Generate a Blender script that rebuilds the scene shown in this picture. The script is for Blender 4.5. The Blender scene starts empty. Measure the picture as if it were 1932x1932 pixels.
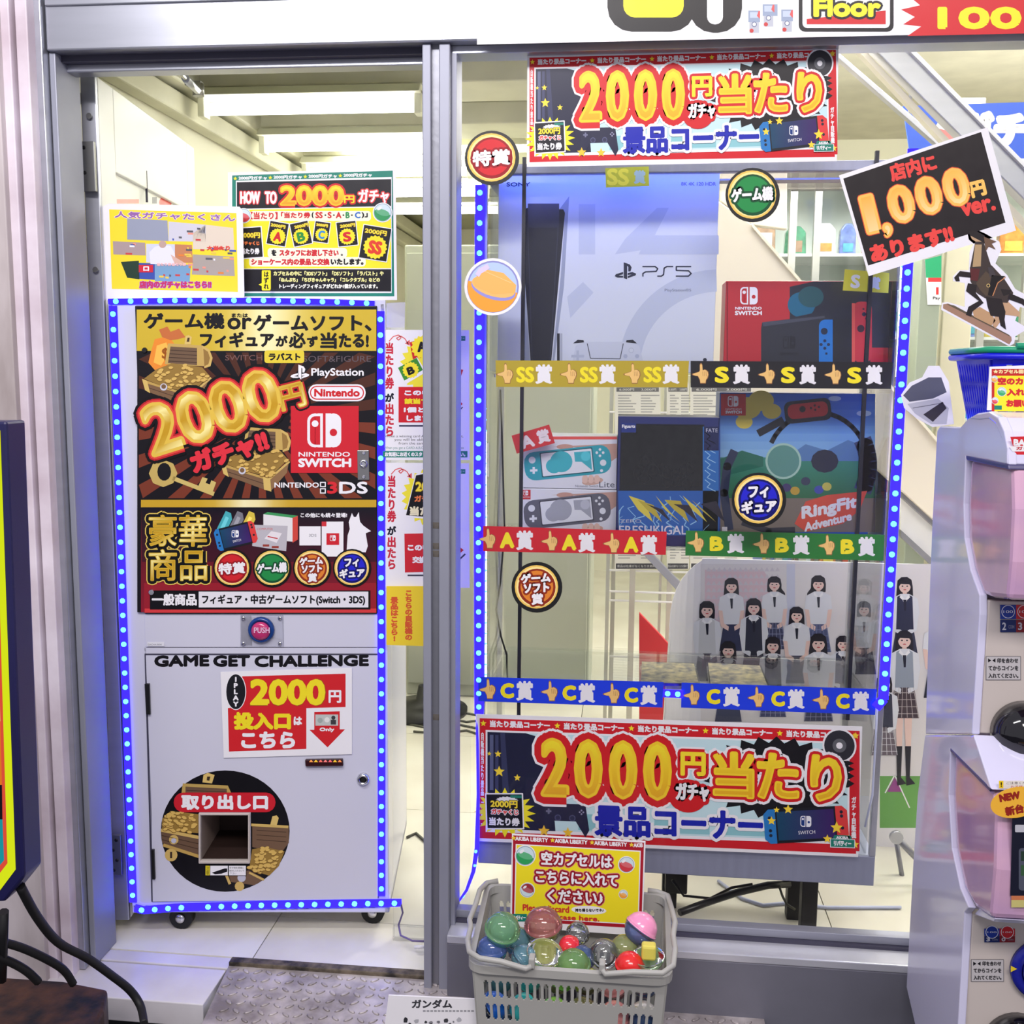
import bpy, bmesh, math, random
from mathutils import Vector, Matrix
random.seed(7)
S = bpy.context.scene
COL = S.collection

# ------------------------------------------------------------------ camera
F = 2000.0                      # focal length in pixels of the 1932 frame
YAW, PITCH, ROLL = math.radians(6.1), math.radians(7.56), math.radians(0.53)
CAM = Vector((0.0, -2.0, 1.24))
_f = Vector((-math.sin(YAW) * math.cos(PITCH), math.cos(YAW) * math.cos(PITCH), -math.sin(PITCH)))
_r = Vector((math.cos(YAW), math.sin(YAW), 0))
_u = _r.cross(_f)
_R = _r * math.cos(ROLL) + _u * math.sin(ROLL)
_U = -_r * math.sin(ROLL) + _u * math.cos(ROLL)
cd = bpy.data.cameras.new('camera'); cam = bpy.data.objects.new('camera', cd); COL.objects.link(cam)
cd.sensor_width = 36; cd.sensor_fit = 'HORIZONTAL'; cd.lens = F / 1932 * 36; cd.clip_start = .02
M3 = Matrix((_R, _U, -_f)).transposed()
cam.matrix_world = Matrix.Translation(CAM) @ M3.to_4x4()
S.camera = cam
S.view_settings.view_transform = 'Standard'; S.view_settings.look = 'None'
S.view_settings.gamma = 1; S.view_settings.use_curve_mapping = False
S.view_settings.exposure = -0.12

# ------------------------------------------------------------------ world and lights
w = bpy.data.worlds.new('world'); S.world = w; w.use_nodes = True
w.node_tree.nodes['Background'].inputs[0].default_value = (.9, .88, 1.0, 1)
w.node_tree.nodes['Background'].inputs[1].default_value = 0.60


def area(name, loc, size, energy, col, rot=(0, 0, 0)):
    l = bpy.data.lights.new(name, 'AREA'); l.shape = 'RECTANGLE'; l.size, l.size_y = size; l.energy = energy; l.color = col
    o = bpy.data.objects.new(name, l); COL.objects.link(o); o.location = loc; o.rotation_euler = rot
    return o


# the street canopy's tube lamp above, the shop's ceiling lights, and added fills
area('canopy_lamp', (-.72, -1.3, 2.34), (1.15, .10), 22, (1, .98, 1), (math.radians(25), 0, 0))
area('street_fill', (.6, -3.6, 3.7), (2.8, .6), 125, (1, .93, .9), (math.radians(48), 0, 0))  # added soft fill behind the camera, brightens the whole facade
area('shop_lamp_front', (.9, .8, 2.55), (2.6, .3), 40, (1, .98, .90))
area('shop_lamp_back', (.9, 1.9, 2.55), (3.4, .5), 75, (1, .98, .90))
area('door_bay_fill', (-.6, 2.1, 2.06), (.9, .5), 22, (1, .98, .80))  # added fill without a fitting, backs up the tubes in the door bay

for k, (x, y) in enumerate(((.7, 1.9), (2.2, 2.3))):  # added point fills out of view, brighten the ceiling and upper wall
    l = bpy.data.lights.new('ceiling_fill', 'POINT'); l.energy = 62; l.color = (1, .97, .90); l.shadow_soft_size = .12
    o = bpy.data.objects.new('ceiling_fill', l); COL.objects.link(o); o.location = (x, y, 2.44)


# ------------------------------------------------------------------ picture-to-place helpers
def ray(px, py):
    return (_f * F + _R * (px - 966) - _U * (py - 966)).normalized()


class Plane:
    def __init__(s, p, n, lift=0.0):
        s.n = Vector(n).normalized()
        if s.n.dot(CAM - Vector(p)) < 0: s.n = -s.n
        s.p = Vector(p) + s.n * lift

    def at(s, px, py, lift=0.0):
        d = ray(px, py)
        return CAM + d * ((s.p - CAM).dot(s.n) / d.dot(s.n)) + s.n * lift


def proj(p):
    v = Vector(p) - CAM
    return (966 + F * v.dot(_R) / v.dot(_f), 966 - F * v.dot(_U) / v.dot(_f))


def YP(y): return Plane((0, y, 0), (0, 1, 0))
def ZP(z): return Plane((0, 0, z), (0, 0, 1))
def XP(x): return Plane((x, 0, 0), (1, 0, 0))
def P(px, py, y): return YP(y).at(px, py)


def lin(c):
    c = c / 255.0
    return c / 12.92 if c <= .04045 else ((c + .055) / 1.055) ** 2.4


def rgb(r, g=None, b=None):
    if g is None: r, g, b = r
    return (lin(r), lin(g), lin(b), 1.0)


# ------------------------------------------------------------------ materials
MATS = {}


def mat(name, col=None, rough=.5, metal=0.0, var=.08, scale=6, bump=0.0, bscale=60, emit=None, estr=0.0, coat=0.0, ramp=None, stretch=None):
    if name in MATS: return MATS[name]
    m = bpy.data.materials.new(name); m.use_nodes = True; nt = m.node_tree; N = nt.nodes; L = nt.links
    b = N['Principled BSDF']; c = rgb(col)
    b.inputs['Roughness'].default_value = rough; b.inputs['Metallic'].default_value = metal
    if coat: b.inputs['Coat Weight'].default_value = coat; b.inputs['Coat Roughness'].default_value = .08
    tc = N.new('ShaderNodeTexCoord'); mp = N.new('ShaderNodeMapping'); L.new(tc.outputs['Object'], mp.inputs[0])
    if stretch: mp.inputs['Scale'].default_value = stretch
    n = N.new('ShaderNodeTexNoise'); n.inputs['Scale'].default_value = scale; n.inputs['Detail'].default_value = 5
    L.new(mp.outputs[0], n.inputs['Vector'])
    r = N.new('ShaderNodeValToRGB'); L.new(n.outputs['Fac'], r.inputs[0])
    r.color_ramp.elements[0].position = .32; r.color_ramp.elements[1].position = .68
    if ramp:
        r.color_ramp.elements[0].color = rgb(ramp[0]); r.color_ramp.elements[1].color = rgb(ramp[1])
    else:
        r.color_ramp.elements[0].color = tuple(x * (1 - var) for x in c[:3]) + (1,)
        r.color_ramp.elements[1].color = tuple(min(1, x * (1 + var)) for x in c[:3]) + (1,)
    L.new(r.outputs[0], b.inputs['Base Color'])
    if bump:
        n2 = N.new('ShaderNodeTexNoise'); n2.inputs['Scale'].default_value = bscale; L.new(mp.outputs[0], n2.inputs['Vector'])
        bp = N.new('ShaderNodeBump'); bp.inputs['Strength'].default_value = bump; bp.inputs['Distance'].default_value = .004
        L.new(n2.outputs['Fac'], bp.inputs['Height']); L.new(bp.outputs[0], b.inputs['Normal'])
    if emit:
        b.inputs['Emission Color'].default_value = rgb(emit); b.inputs['Emission Strength'].default_value = estr
    MATS[name] = m
    return m


def emat(name, c, s):
    if name in MATS: return MATS[name]
    m = bpy.data.materials.new(name); m.use_nodes = True; N = m.node_tree.nodes; N.clear()
    e = N.new('ShaderNodeEmission'); e.inputs[0].default_value = (*c, 1); e.inputs[1].default_value = s
    o = N.new('ShaderNodeOutputMaterial'); m.node_tree.links.new(e.outputs[0], o.inputs[0]); MATS[name] = m
    return m


def glassmat(name, tint=(1, 1, 1), refl=1.0, rough=.0, mixcol=None, opac=0.0, fres=1.45):
    """thin clear sheet: straight-through light plus a Fresnel reflection, optionally some body colour"""
    if name in MATS: return MATS[name]
    m = bpy.data.materials.new(name); m.use_nodes = True; nt = m.node_tree; N = nt.nodes; L = nt.links; N.clear()
    t = N.new('ShaderNodeBsdfTransparent'); t.inputs[0].default_value = (*tint, 1)
    g = N.new('ShaderNodeBsdfGlossy'); g.inputs['Roughness'].default_value = rough
    fr = N.new('ShaderNodeFresnel'); fr.inputs[0].default_value = fres
    mu = N.new('ShaderNodeMath'); mu.operation = 'MULTIPLY'; mu.inputs[1].default_value = refl; L.new(fr.outputs[0], mu.inputs[0])
    base = t.outputs[0]
    if opac:
        d = N.new('ShaderNodeBsdfDiffuse'); d.inputs[0].default_value = rgb(mixcol)
        tl = N.new('ShaderNodeBsdfTranslucent'); tl.inputs[0].default_value = rgb(mixcol)
        m0 = N.new('ShaderNodeMixShader'); m0.inputs[0].default_value = .5; L.new(d.outputs[0], m0.inputs[1]); L.new(tl.outputs[0], m0.inputs[2])
        mx = N.new('ShaderNodeMixShader'); mx.inputs[0].default_value = opac; L.new(t.outputs[0], mx.inputs[1]); L.new(m0.outputs[0], mx.inputs[2]); base = mx.outputs[0]
    mix = N.new('ShaderNodeMixShader'); L.new(mu.outputs[0], mix.inputs[0]); L.new(base, mix.inputs[1]); L.new(g.outputs[0], mix.inputs[2])
    o = N.new('ShaderNodeOutputMaterial'); L.new(mix.outputs[0], o.inputs[0]); MATS[name] = m
    return m


def inkmat():
    """print: the flat ink colours live in the mesh's colour attribute; slight paper grain"""
    m = bpy.data.materials.new('printed_ink'); m.use_nodes = True; nt = m.node_tree; N = nt.nodes; L = nt.links
    b = N['Principled BSDF']; a = N.new('ShaderNodeAttribute'); a.attribute_name = 'Col'
    n = N.new('ShaderNodeTexNoise'); n.inputs['Scale'].default_value = 40; tc = N.new('ShaderNodeTexCoord'); L.new(tc.outputs['Object'], n.inputs['Vector'])
    mr = N.new('ShaderNodeMapRange'); mr.inputs[3].default_value = .28; mr.inputs[4].default_value = .42
    L.new(n.outputs['Fac'], mr.inputs[0]); L.new(mr.outputs[0], b.inputs['Roughness'])
    L.new(a.outputs['Color'], b.inputs['Base Color']); b.inputs['Specular IOR Level'].default_value = .35
    return m


def litmat(s):
    m = bpy.data.materials.new('backlit_print'); m.use_nodes = True; nt = m.node_tree; N = nt.nodes; L = nt.links; N.clear()
    e = N.new('ShaderNodeEmission'); a = N.new('ShaderNodeAttribute'); a.attribute_name = 'Col'; e.inputs[1].default_value = s
    o = N.new('ShaderNodeOutputMaterial'); L.new(a.outputs['Color'], e.inputs[0]); L.new(e.outputs[0], o.inputs[0]); return m


INK = inkmat(); INKLIT = litmat(1.0)
alu = mat('aluminium', (176, 178, 188), .34, .75, .05, 3, stretch=(1, 1, 12))
alu_d = mat('worn_aluminium', (140, 141, 150), .42, .7, .10, 4, bump=.1)
alu_m = mat('matt_aluminium', (150, 152, 166), .5, .35, .07, 5)
steel = mat('steel', (150, 150, 150), .35, .9, .08)
chrome = mat('chrome', (215, 215, 220), .12, 1.0, .02)
blackp = mat('black_plastic', (20, 20, 22), .35, 0, .1)
rubber = mat('black_rubber', (16, 16, 18), .6, 0, .15)
white_p = mat('white_painted_metal', (214, 213, 222), .32, 0, .025, 2)
cream = mat('cream_wall', (222, 220, 200), .6, 0, .04, 1.5)
paper = mat('white_paper', (236, 234, 238), .35, 0, .015, 12)
glass = glassmat('window_glass', refl=.35)
acry = glassmat('clear_acrylic', tint=(.985, .99, 1), refl=.5)


# ------------------------------------------------------------------ mesh helpers
class MB:
    def __init__(s): s.v = []; s.f = []; s.smooth = set()

    def quad(s, a, b, c, d): return s.poly([a, b, c, d])

    def poly(s, pts):
        i = len(s.v); s.v += [Vector(p) for p in pts]; s.f.append(tuple(range(i, i + len(pts)))); return s

    def box(s, x0, x1, y0, y1, z0, z1):
        i = len(s.v)
        for x in (x0, x1):
            for y in (y0, y1):
                for z in (z0, z1): s.v.append(Vector((x, y, z)))
        for q in ((0, 1, 3, 2), (4, 6, 7, 5), (0, 4, 5, 1), (2, 3, 7, 6), (0, 2, 6, 4), (1, 5, 7, 3)): s.f.append(tuple(i + k for k in q))
        return s

    def slab(s, pts, off):
        """polygon pts extruded by the vector off"""
        n = len(pts); i = len(s.v); off = Vector(off); s.v += [Vector(p) for p in pts] + [Vector(p) + off for p in pts]
        s.f.append(tuple(range(i, i + n))); s.f.append(tuple(range(i + 2 * n - 1, i + n - 1, -1)))
        for k in range(n): s.f.append((i + k, i + n + k, i + n + (k + 1) % n, i + (k + 1) % n))
        return s

    def rings(s, rings, close=True, caps=True, smooth=True):
        n = len(rings[0]); i = len(s.v)
        for r in rings: s.v += [Vector(p) for p in r]
        m = len(rings)
        for a in range(m - 1):
            for k in range(n if close else n - 1):
                k2 = (k + 1) % n; s.f.append((i + a * n + k, i + a * n + k2, i + (a + 1) * n + k2, i + (a + 1) * n + k))
                if smooth: s.smooth.add(len(s.f) - 1)
        if caps and close:
            s.f.append(tuple(range(i + n - 1, i - 1, -1))); s.f.append(tuple(range(i + (m - 1) * n, i + m * n)))
        return s

    def tube(s, pts, r, n=8, caps=True):
        pts = [Vector(p) for p in pts]; R = []; up = None
        for k, p in enumerate(pts):
            t = (pts[min(k + 1, len(pts) - 1)] - pts[max(k - 1, 0)]).normalized()
            if up is None:
                up = Vector((0, 0, 1)) if abs(t.z) < .9 else Vector((1, 0, 0))
            a = t.cross(up).normalized(); b = a.cross(t).normalized(); up = b
            rr = r[k] if isinstance(r, (list, tuple)) else r
            R.append([p + a * rr * math.cos(q * 2 * math.pi / n) + b * rr * math.sin(q * 2 * math.pi / n) for q in range(n)])
        return s.rings(R, caps=caps)

    def lathe(s, c, prof, n=24, axis='z', caps=True):
        """prof: list of (radius, height) along axis"""
        c = Vector(c); R = []
        A = {'z': (Vector((1, 0, 0)), Vector((0, 1, 0)), Vector((0, 0, 1))), 'y': (Vector((1, 0, 0)), Vector((0, 0, 1)), Vector((0, -1, 0))),
             'x': (Vector((0, 1, 0)), Vector((0, 0, 1)), Vector((1, 0, 0)))}[axis] if isinstance(axis, str) else axis
        for r, h in prof: R.append([c + A[2] * h + (A[0] * math.cos(2 * math.pi * k / n) + A[1] * math.sin(2 * math.pi * k / n)) * max(r, 1e-5) for k in range(n)])
        return s.rings(R, caps=caps)

    def add(s, o):
        i = len(s.v); j = len(s.f); s.v += o.v; s.f += [tuple(i + k for k in f) for f in o.f]; s.smooth |= {j + k for k in o.smooth}; return s


def thing(name, label, cat, loc, group=None, kind=None):
    o = bpy.data.objects.new(name, None); COL.objects.link(o); o.location = Vector(loc); o.empty_display_size = .05
    if label: o['label'] = label
    if cat: o['category'] = cat
    if group: o['group'] = group
    if kind: o['kind'] = kind
    return o


def wloc(o):
    v = o.location.copy()
    if o.parent: v += wloc(o.parent)
    return v


def mesh(name, mb, m, parent=None, bevel=0, label=None, kind=None, solid=0, cat=None, group=None, origin=None, seg=2):
    me = bpy.data.meshes.new(name)
    if origin is None:
        xs = [p.x for p in mb.v]; ys = [p.y for p in mb.v]; zs = [p.z for p in mb.v]
        origin = Vector(((min(xs) + max(xs)) / 2, (min(ys) + max(ys)) / 2, min(zs)))
    origin = Vector(origin)
    me.from_pydata([tuple(p - origin) for p in mb.v], [], mb.f); me.materials.append(m)
    if mb.smooth:
        for k, p in enumerate(me.polygons): p.use_smooth = k in mb.smooth
    me.update()
    o = bpy.data.objects.new(name, me); COL.objects.link(o)
    if parent: o.parent = parent; o.location = origin - wloc(parent)
    else: o.location = origin
    bm = bmesh.new(); bm.from_mesh(me); bmesh.ops.recalc_face_normals(bm, faces=bm.faces); bm.to_mesh(me); bm.free()
    if bevel:
        b = o.modifiers.new('bevel', 'BEVEL'); b.width = bevel; b.segments = seg; b.limit_method = 'ANGLE'
    if solid:
        b = o.modifiers.new('solid', 'SOLIDIFY'); b.thickness = solid
    if label: o['label'] = label
    if kind: o['kind'] = kind
    if cat: o['category'] = cat
    if group: o['group'] = group
    return o


def struct(name, mb, m, bevel=0, label=None, cat=None, parent=None):
    o = mesh(name, mb, m, parent, bevel, kind=None if parent else 'structure', label=label, cat=cat)
    return o


def tree_copy(root, off, label=None):
    c = root.copy(); COL.objects.link(c); c.location = root.location + Vector(off)
    if label: c['label'] = label
    for ch in root.children:
        d = ch.copy(); COL.objects.link(d); d.parent = c
        for g in ch.children:
            e = g.copy(); COL.objects.link(e); e.parent = d
    return c


# ------------------------------------------------------------------ print helper: flat ink on a real plane
_tc = {}


def glyphs(s, vertical=False, lsp=1.0, font=None):
    k = (s, vertical, lsp)
    if k in _tc: return _tc[k]
    if vertical:
        V = []; Fc = []; B = []
        for i, ch in enumerate(s):
            v, f, b = glyphs(ch); o = len(V)
            if not v: continue
            cx = (min(q[0] for q in v) + max(q[0] for q in v)) / 2 if ch.isascii() else .5
            V += [(q[0] - cx, q[1] - i * 1.0) for q in v]; Fc += [tuple(o + j for j in t) for t in f]; B += [(o + a, o + c) for a, c in b]
        _tc[k] = (V, Fc, B); return _tc[k]
    c = bpy.data.curves.new('t', 'FONT'); c.body = s; c.resolution_u = 3; c.space_character = lsp
    o = bpy.data.objects.new('t', c); COL.objects.link(o); bpy.context.view_layer.update()
    me = bpy.data.meshes.new_from_object(o.evaluated_get(bpy.context.evaluated_depsgraph_get()))
    V = [(v.co.x, v.co.y) for v in me.vertices]; Fc = [tuple(p.vertices) for p in me.polygons]; cnt = {}
    for f in Fc:
        for a in range(len(f)):
            e = (f[a], f[(a + 1) % len(f)]); q = (min(e), max(e)); cnt[q] = cnt.get(q, 0) + 1
    B = [e for e, n in cnt.items() if n == 1]
    bpy.data.objects.remove(o); bpy.data.curves.remove(c); bpy.data.meshes.remove(me)
    _tc[k] = (V, Fc, B); return _tc[k]


class Print:
    """2-D artwork drawn in picture pixels and laid on a world plane; z = ink layer"""
    def __init__(s, plane, step=.00012): s.pl = plane; s.v = []; s.f = []; s.c = []; s.z = 1; s.step = step; s.k = 0; s.tf = None

    def raw(s, pts, faces, col, z=None):
        z = s.z if z is None else z; i = len(s.v)
        for x, y in pts:
            s.v.append((x, y, z)); s.c.append(rgb(col(x, y)) if callable(col) else None)
        if not callable(col):
            cc = rgb(col); s.c[i:] = [cc] * len(pts)
        s.f += [tuple(i + k for k in f) for f in faces]; return s

    def poly(s, pts, col, z=None): return s.raw(pts, [tuple(range(len(pts)))], col, z)
    def rect(s, x0, y0, x1, y1, col, z=None, n=1):
        if n == 1: return s.poly([(x0, y0), (x1, y0), (x1, y1), (x0, y1)], col, z)
        for k in range(n): s.poly([(x0 + (x1 - x0) * k / n, y0), (x0 + (x1 - x0) * (k + 1) / n, y0), (x0 + (x1 - x0) * (k + 1) / n, y1), (x0 + (x1 - x0) * k / n, y1)], col, z)

    def disc(s, cx, cy, r, col, z=None, ry=None, n=28, a0=0, a1=360, rot=0):
        ry = ry or r; t = math.radians(rot); pts = []
        full = a1 - a0 >= 360; m = n if full else n + 1
        for k in range(m):
            a = math.radians(a0 + (a1 - a0) * k / n); x = r * math.cos(a); y = ry * math.sin(a)
            pts.append((cx + x * math.cos(t) - y * math.sin(t), cy + x * math.sin(t) + y * math.cos(t)))
        return s.poly(pts, col, z)

    def rrect(s, x0, y0, x1, y1, r, col, z=None, rot=0):
        pts = []
        for cx, cy, a in ((x1 - r, y0 + r, -90), (x1 - r, y1 - r, 0), (x0 + r, y1 - r, 90), (x0 + r, y0 + r, 180)):
            for k in range(5):
                t = math.radians(a + k * 22.5); pts.append((cx + r * math.cos(t), cy + r * math.sin(t)))
        if rot:
            mx, my, t = (x0 + x1) / 2, (y0 + y1) / 2, math.radians(rot)
            pts = [(mx + (x - mx) * math.cos(t) - (y - my) * math.sin(t), my + (x - mx) * math.sin(t) + (y - my) * math.cos(t)) for x, y in pts]
        return s.poly(pts, col, z)

    def line(s, pts, w, col, z=None):
        z = s.z if z is None else z; h = w / 2
        for (x0, y0), (x1, y1) in zip(pts, pts[1:]):
            dx, dy = x1 - x0, y1 - y0; l = math.hypot(dx, dy) or 1; nx, ny = -dy / l * h, dx / l * h
            s.poly([(x0 + nx, y0 + ny), (x1 + nx, y1 + ny), (x1 - nx, y1 - ny), (x0 - nx, y0 - ny)], col, z)
        if w > 2.5:
            for p in pts[1:-1]: s.disc(p[0], p[1], h, col, z, n=8)

    def star(s, cx, cy, r, col, n=5, q=.45, rot=-90, z=None, ry=None):
        ry = ry or r
        return s.poly([(cx + (r if k % 2 == 0 else r * q) * math.cos(math.radians(rot + k * 180 / n)), cy + (ry if k % 2 == 0 else ry * q) * math.sin(math.radians(rot + k * 180 / n))) for k in range(2 * n)], col, z)

    def text(s, t, cx, cy, w, h, col, strokes=(), rot=0, z=None, vertical=False, bold=0.0, shear=0.0, slope=0.0):
        """t fitted to a w x h box centred at (cx, cy); strokes = outermost first [(radius, colour)]"""
        z0 = s.z if z is None else z
        V, Fc, B = glyphs(t, vertical)
        if not V: return
        x0 = min(p[0] for p in V); x1 = max(p[0] for p in V); y0 = min(p[1] for p in V); y1 = max(p[1] for p in V)
        sx = (w - 2 * bold) / max(x1 - x0, 1e-6); sy = (h - 2 * bold) / max(y1 - y0, 1e-6); a = math.radians(rot); ca, sa = math.cos(a), math.sin(a)
        def tr(p):
            x = (p[0] - (x0 + x1) / 2) * sx; y = -(p[1] - (y0 + y1) / 2) * sy
            x -= y * shear; y += x * slope
            return (cx + x * ca - y * sa, cy + x * sa + y * ca)
        T = [tr(p) for p in V]
        lv = list(strokes) + ([(bold, col)] if bold else [])
        for k, (r, c) in enumerate(lv):
            zz = z0 + min(k, len(strokes)); 
            n = 8 if r > 2.5 else 6
            used = set()
            for i, j in B:
                (xa, ya), (xb, yb) = T[i], T[j]; dx, dy = xb - xa, yb - ya; l = math.hypot(dx, dy)
                if l < 1e-6: continue
                nx, ny = -dy / l * r, dx / l * r
                s.k = (s.k + 1) % 5
                s.poly([(xa + nx, ya + ny), (xb + nx, yb + ny), (xb - nx, yb - ny), (xa - nx, ya - ny)], c, zz + (s.k + 1) / 15); used.add(i)
            if r > .7:
                for i in used:
                    s.k = (s.k + 1) % 7
                    s.poly([(T[i][0] + r * math.cos(q * 2 * math.pi / n), T[i][1] + r * math.sin(q * 2 * math.pi / n)) for q in range(n)], c, zz + (s.k + 6) / 15)
            s.raw(T, Fc, c, zz + .92)
        if not bold: s.raw(T, Fc, col, z0 + len(strokes))
        return s

    def build(s, name, parent, m=None, label=None):
        W = [s.pl.at(*(s.tf(x, y) if s.tf else (x, y)), z * s.step) for x, y, z in s.v]
        xs = [p.x for p in W]; ys = [p.y for p in W]; zs = [p.z for p in W]
        o0 = Vector(((min(xs) + max(xs)) / 2, (min(ys) + max(ys)) / 2, min(zs)))
        me = bpy.data.meshes.new(name); me.from_pydata([tuple(p - o0) for p in W], [], s.f); me.materials.append(m or INK)
        a = me.color_attributes.new('Col', 'FLOAT_COLOR', 'POINT'); a.data.foreach_set('color', [x for c in s.c for x in c])
        # turn every face towards the viewer's side of its plane
        bm = bmesh.new(); bm.from_mesh(me)
        fl = [f for f in bm.faces if f.normal.dot(s.pl.n) < 0]
        bmesh.ops.reverse_faces(bm, faces=fl); bm.to_mesh(me); bm.free()
        o = bpy.data.objects.new(name, me); COL.objects.link(o)
        if parent: o.parent = parent; o.location = o0 - wloc(parent)
        else: o.location = o0
        if label: o['label'] = label
        return o


def grad(y0, y1, c0, c1):
    def g(x, y):
        t = max(0, min(1, (y - y0) / (y1 - y0))); return tuple(a + (b - a) * t for a, b in zip(c0, c1))
    return g


def sheet(name, label, cat, plane, corners, th=.0008, m=None, group=None, part='sheet', bevel=0):
    """a flat board/paper given by its picture corners, th thick behind its plane; returns (thing, Print)"""
    W = [plane.at(x, y) for x, y in corners]
    lo = min(W, key=lambda p: p.z); c = sum(W, Vector()) / len(W)
    t = thing(name, label, cat, (c.x, c.y, lo.z), group)
    mesh(part, MB().slab(W, -plane.n * th), m or paper, t, bevel)
    return t, Print(plane)
# ================================================================== the shell
def X(px, py=1300, y=0): return P(px, py, y).x
def Z(px, py, y=0): return P(px, py, y).z


CEIL = 2.6
marble = mat('marble_floor', (222, 218, 204), .28, 0, .1, 5, ramp=((214, 209, 194), (232, 229, 216)))
sillm = mat('marble_sill', (218, 214, 216), .3, 0, .1, 5, ramp=((196, 190, 194), (226, 223, 229)), bump=.05)
grout = mat('dark_grout', (92, 88, 80), .8, 0, .2)
plaster = mat('dirty_plaster', (196, 184, 184), .7, 0, .1, 8, ramp=((150, 138, 136), (212, 202, 204)), bump=.15, stretch=(1, 1, .3))
pinkw = mat('pinkish_painted_panel', (222, 208, 218), .5, 0, .08, 7, ramp=((196, 180, 190), (232, 222, 232)))
groove = mat('dirty_mortar', (120, 108, 96), .9, 0, .4, 30, ramp=((62, 54, 48), (150, 140, 124)), bump=.6)
asphalt = mat('dark_paving', (52, 54, 60), .75, 0, .3, 30, bump=.4)

# floor: subfloor with real tiles on it
fl = thing('floor', None, None, (0, 2, 0), kind='structure')
mesh('subfloor', MB().box(-1.5, 3.2, .0, 5.2, -.06, -.004), grout, fl)
TS = .625; tile_me = None
for i in range(-2, 5):
    for j in range(0, 5):
        x0 = -.762 + i * TS; y0 = .211 - TS + j * TS; ya = max(y0, .035)
        if i == -2: x0a = -1.5
        else: x0a = x0
        mb = MB().box(x0a + .0012, x0 + TS - .0012, ya + .0012, y0 + TS - .0012, -.004, 0)
        mesh('tile', mb, marble, fl)
mesh('far_floor', MB().box(-1.5, 3.2, .211 + 4 * TS, 5.2, -.004, 0), marble, fl)
# outside sill slabs
sl = thing('trim_1', None, None, (-.6, -.07, -.03), kind='structure')
mesh('sill_slab', MB().box(-1.30, -.802, -.135, -.012, -.05, -.001), sillm, sl, .002)
mesh('sill_slab', MB().box(-1.30, .9, -.006, .034, -.05, -.001), sillm, sl, .002)
mesh('sill_joint', MB().box(-1.3, -.7, -.014, -.004, -.05, -.006), grout, sl)
# street paving
gr = MB().box(-3, 4, -4, .0, -.25, -.10)
g0 = struct('floor', gr, asphalt)
curb = thing('trim_2', None, None, (.8, -.1, -.1), kind='structure')
for k, x in enumerate((.29, .95, 1.6)):
    mesh('kerb_slab', MB().box(x + .003, x + .655, -.5, .0, -.11, -.035 - .004 * (k % 2)), mat('dark_stone', (62, 62, 68), .6, 0, .3, 18, bump=.35, bscale=120), curb, .006)
# back and side walls, ceiling
struct('wall_back', MB().box(-1.5, 3.2, 4.6, 4.7, 0, CEIL), cream)
struct('wall_left', MB().box(-1.42, -1.30, .08, 4.6, 0, CEIL), cream)
struct('wall_right', MB().box(3.1, 3.2, .08, 4.6, 0, CEIL), cream)
struct('ceiling', MB().box(-1.5, 3.2, -.02, 4.7, CEIL, CEIL + .1), mat('ceiling_paint', (214, 210, 196), .7))
# lower ceiling over the door bay: deck, beams, cornice along the wall
dk = mat('greenish_ceiling_deck', (150, 150, 122), .7, 0, .1)
cz = 2.10
bay = thing('ceiling', None, None, (-.8, 2, cz), kind='structure')
mesh('deck', MB().box(-1.30, -.02, .2, 4.6, cz, cz + .05), dk, bay)
for y0, h, dd in ((.30, .13, .30), (1.02, .07, .22), (1.52, .07, .22), (1.98, .07, .22), (2.46, .07, .22), (2.95, .07, .22)):
    mesh('beam', MB().box(-1.30, -.02, y0, y0 + dd, cz - h, cz), mat('beam_paint', (206, 204, 182), .55), bay, .004)
mesh('cornice', MB().box(-1.30, -1.22, .2, 4.6, cz - .09, cz - .03), mat('beam_paint', None), bay, .006)
mesh('cornice', MB().box(-1.30, -1.25, .2, 4.6, cz - .16, cz - .10), mat('beam_paint', None), bay, .006)

# ---------------------------------------------------------------- facade metalwork
zb = Z(900, 89); zt = Z(85, 12, -.03)
XL = X(110); XR = 1.9
hd = thing('trim_3', None, None, (.2, -.03, zb), kind='structure')
mesh('transom_beam', MB().box(X(88, 106, -.04), XR, -.04, .06, zb, zt), alu, hd, .003)
mesh('transom_cap', MB().box(X(88, 106, -.045), XR, -.045, .06, zt - .004, zt + .02), alu, hd, .002)
# fanlight above the transom
mesh('fanlight_pane', MB().box(XL, XR, .0, .006, zt + .02, zt + .7), glass, hd)
mesh('fanlight_board', MB().box(XL, XR, .03, .04, zt + .02, zt + .7), mat('white_board', (235, 235, 238), .4), hd)
for px in (330, 600, 860, 1500):
    mesh('fanlight_bar', MB().box(X(px, 0), X(px, 0) + .03, -.005, .03, zt + .02, zt + .7), alu, hd, .002)
# dark recess strip and door head
XM = X(804); XM2 = X(852)
mesh('door_head', MB().box(X(97), XM, .012, .05, Z(500, 118, .012) - .010, zb + .01), alu, hd, .002)
mesh('recess_strip', MB().box(X(97), XM, -.008, .012, zb - .012, zb), mat('dark_recess', (60, 58, 76), .6), hd)

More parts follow.
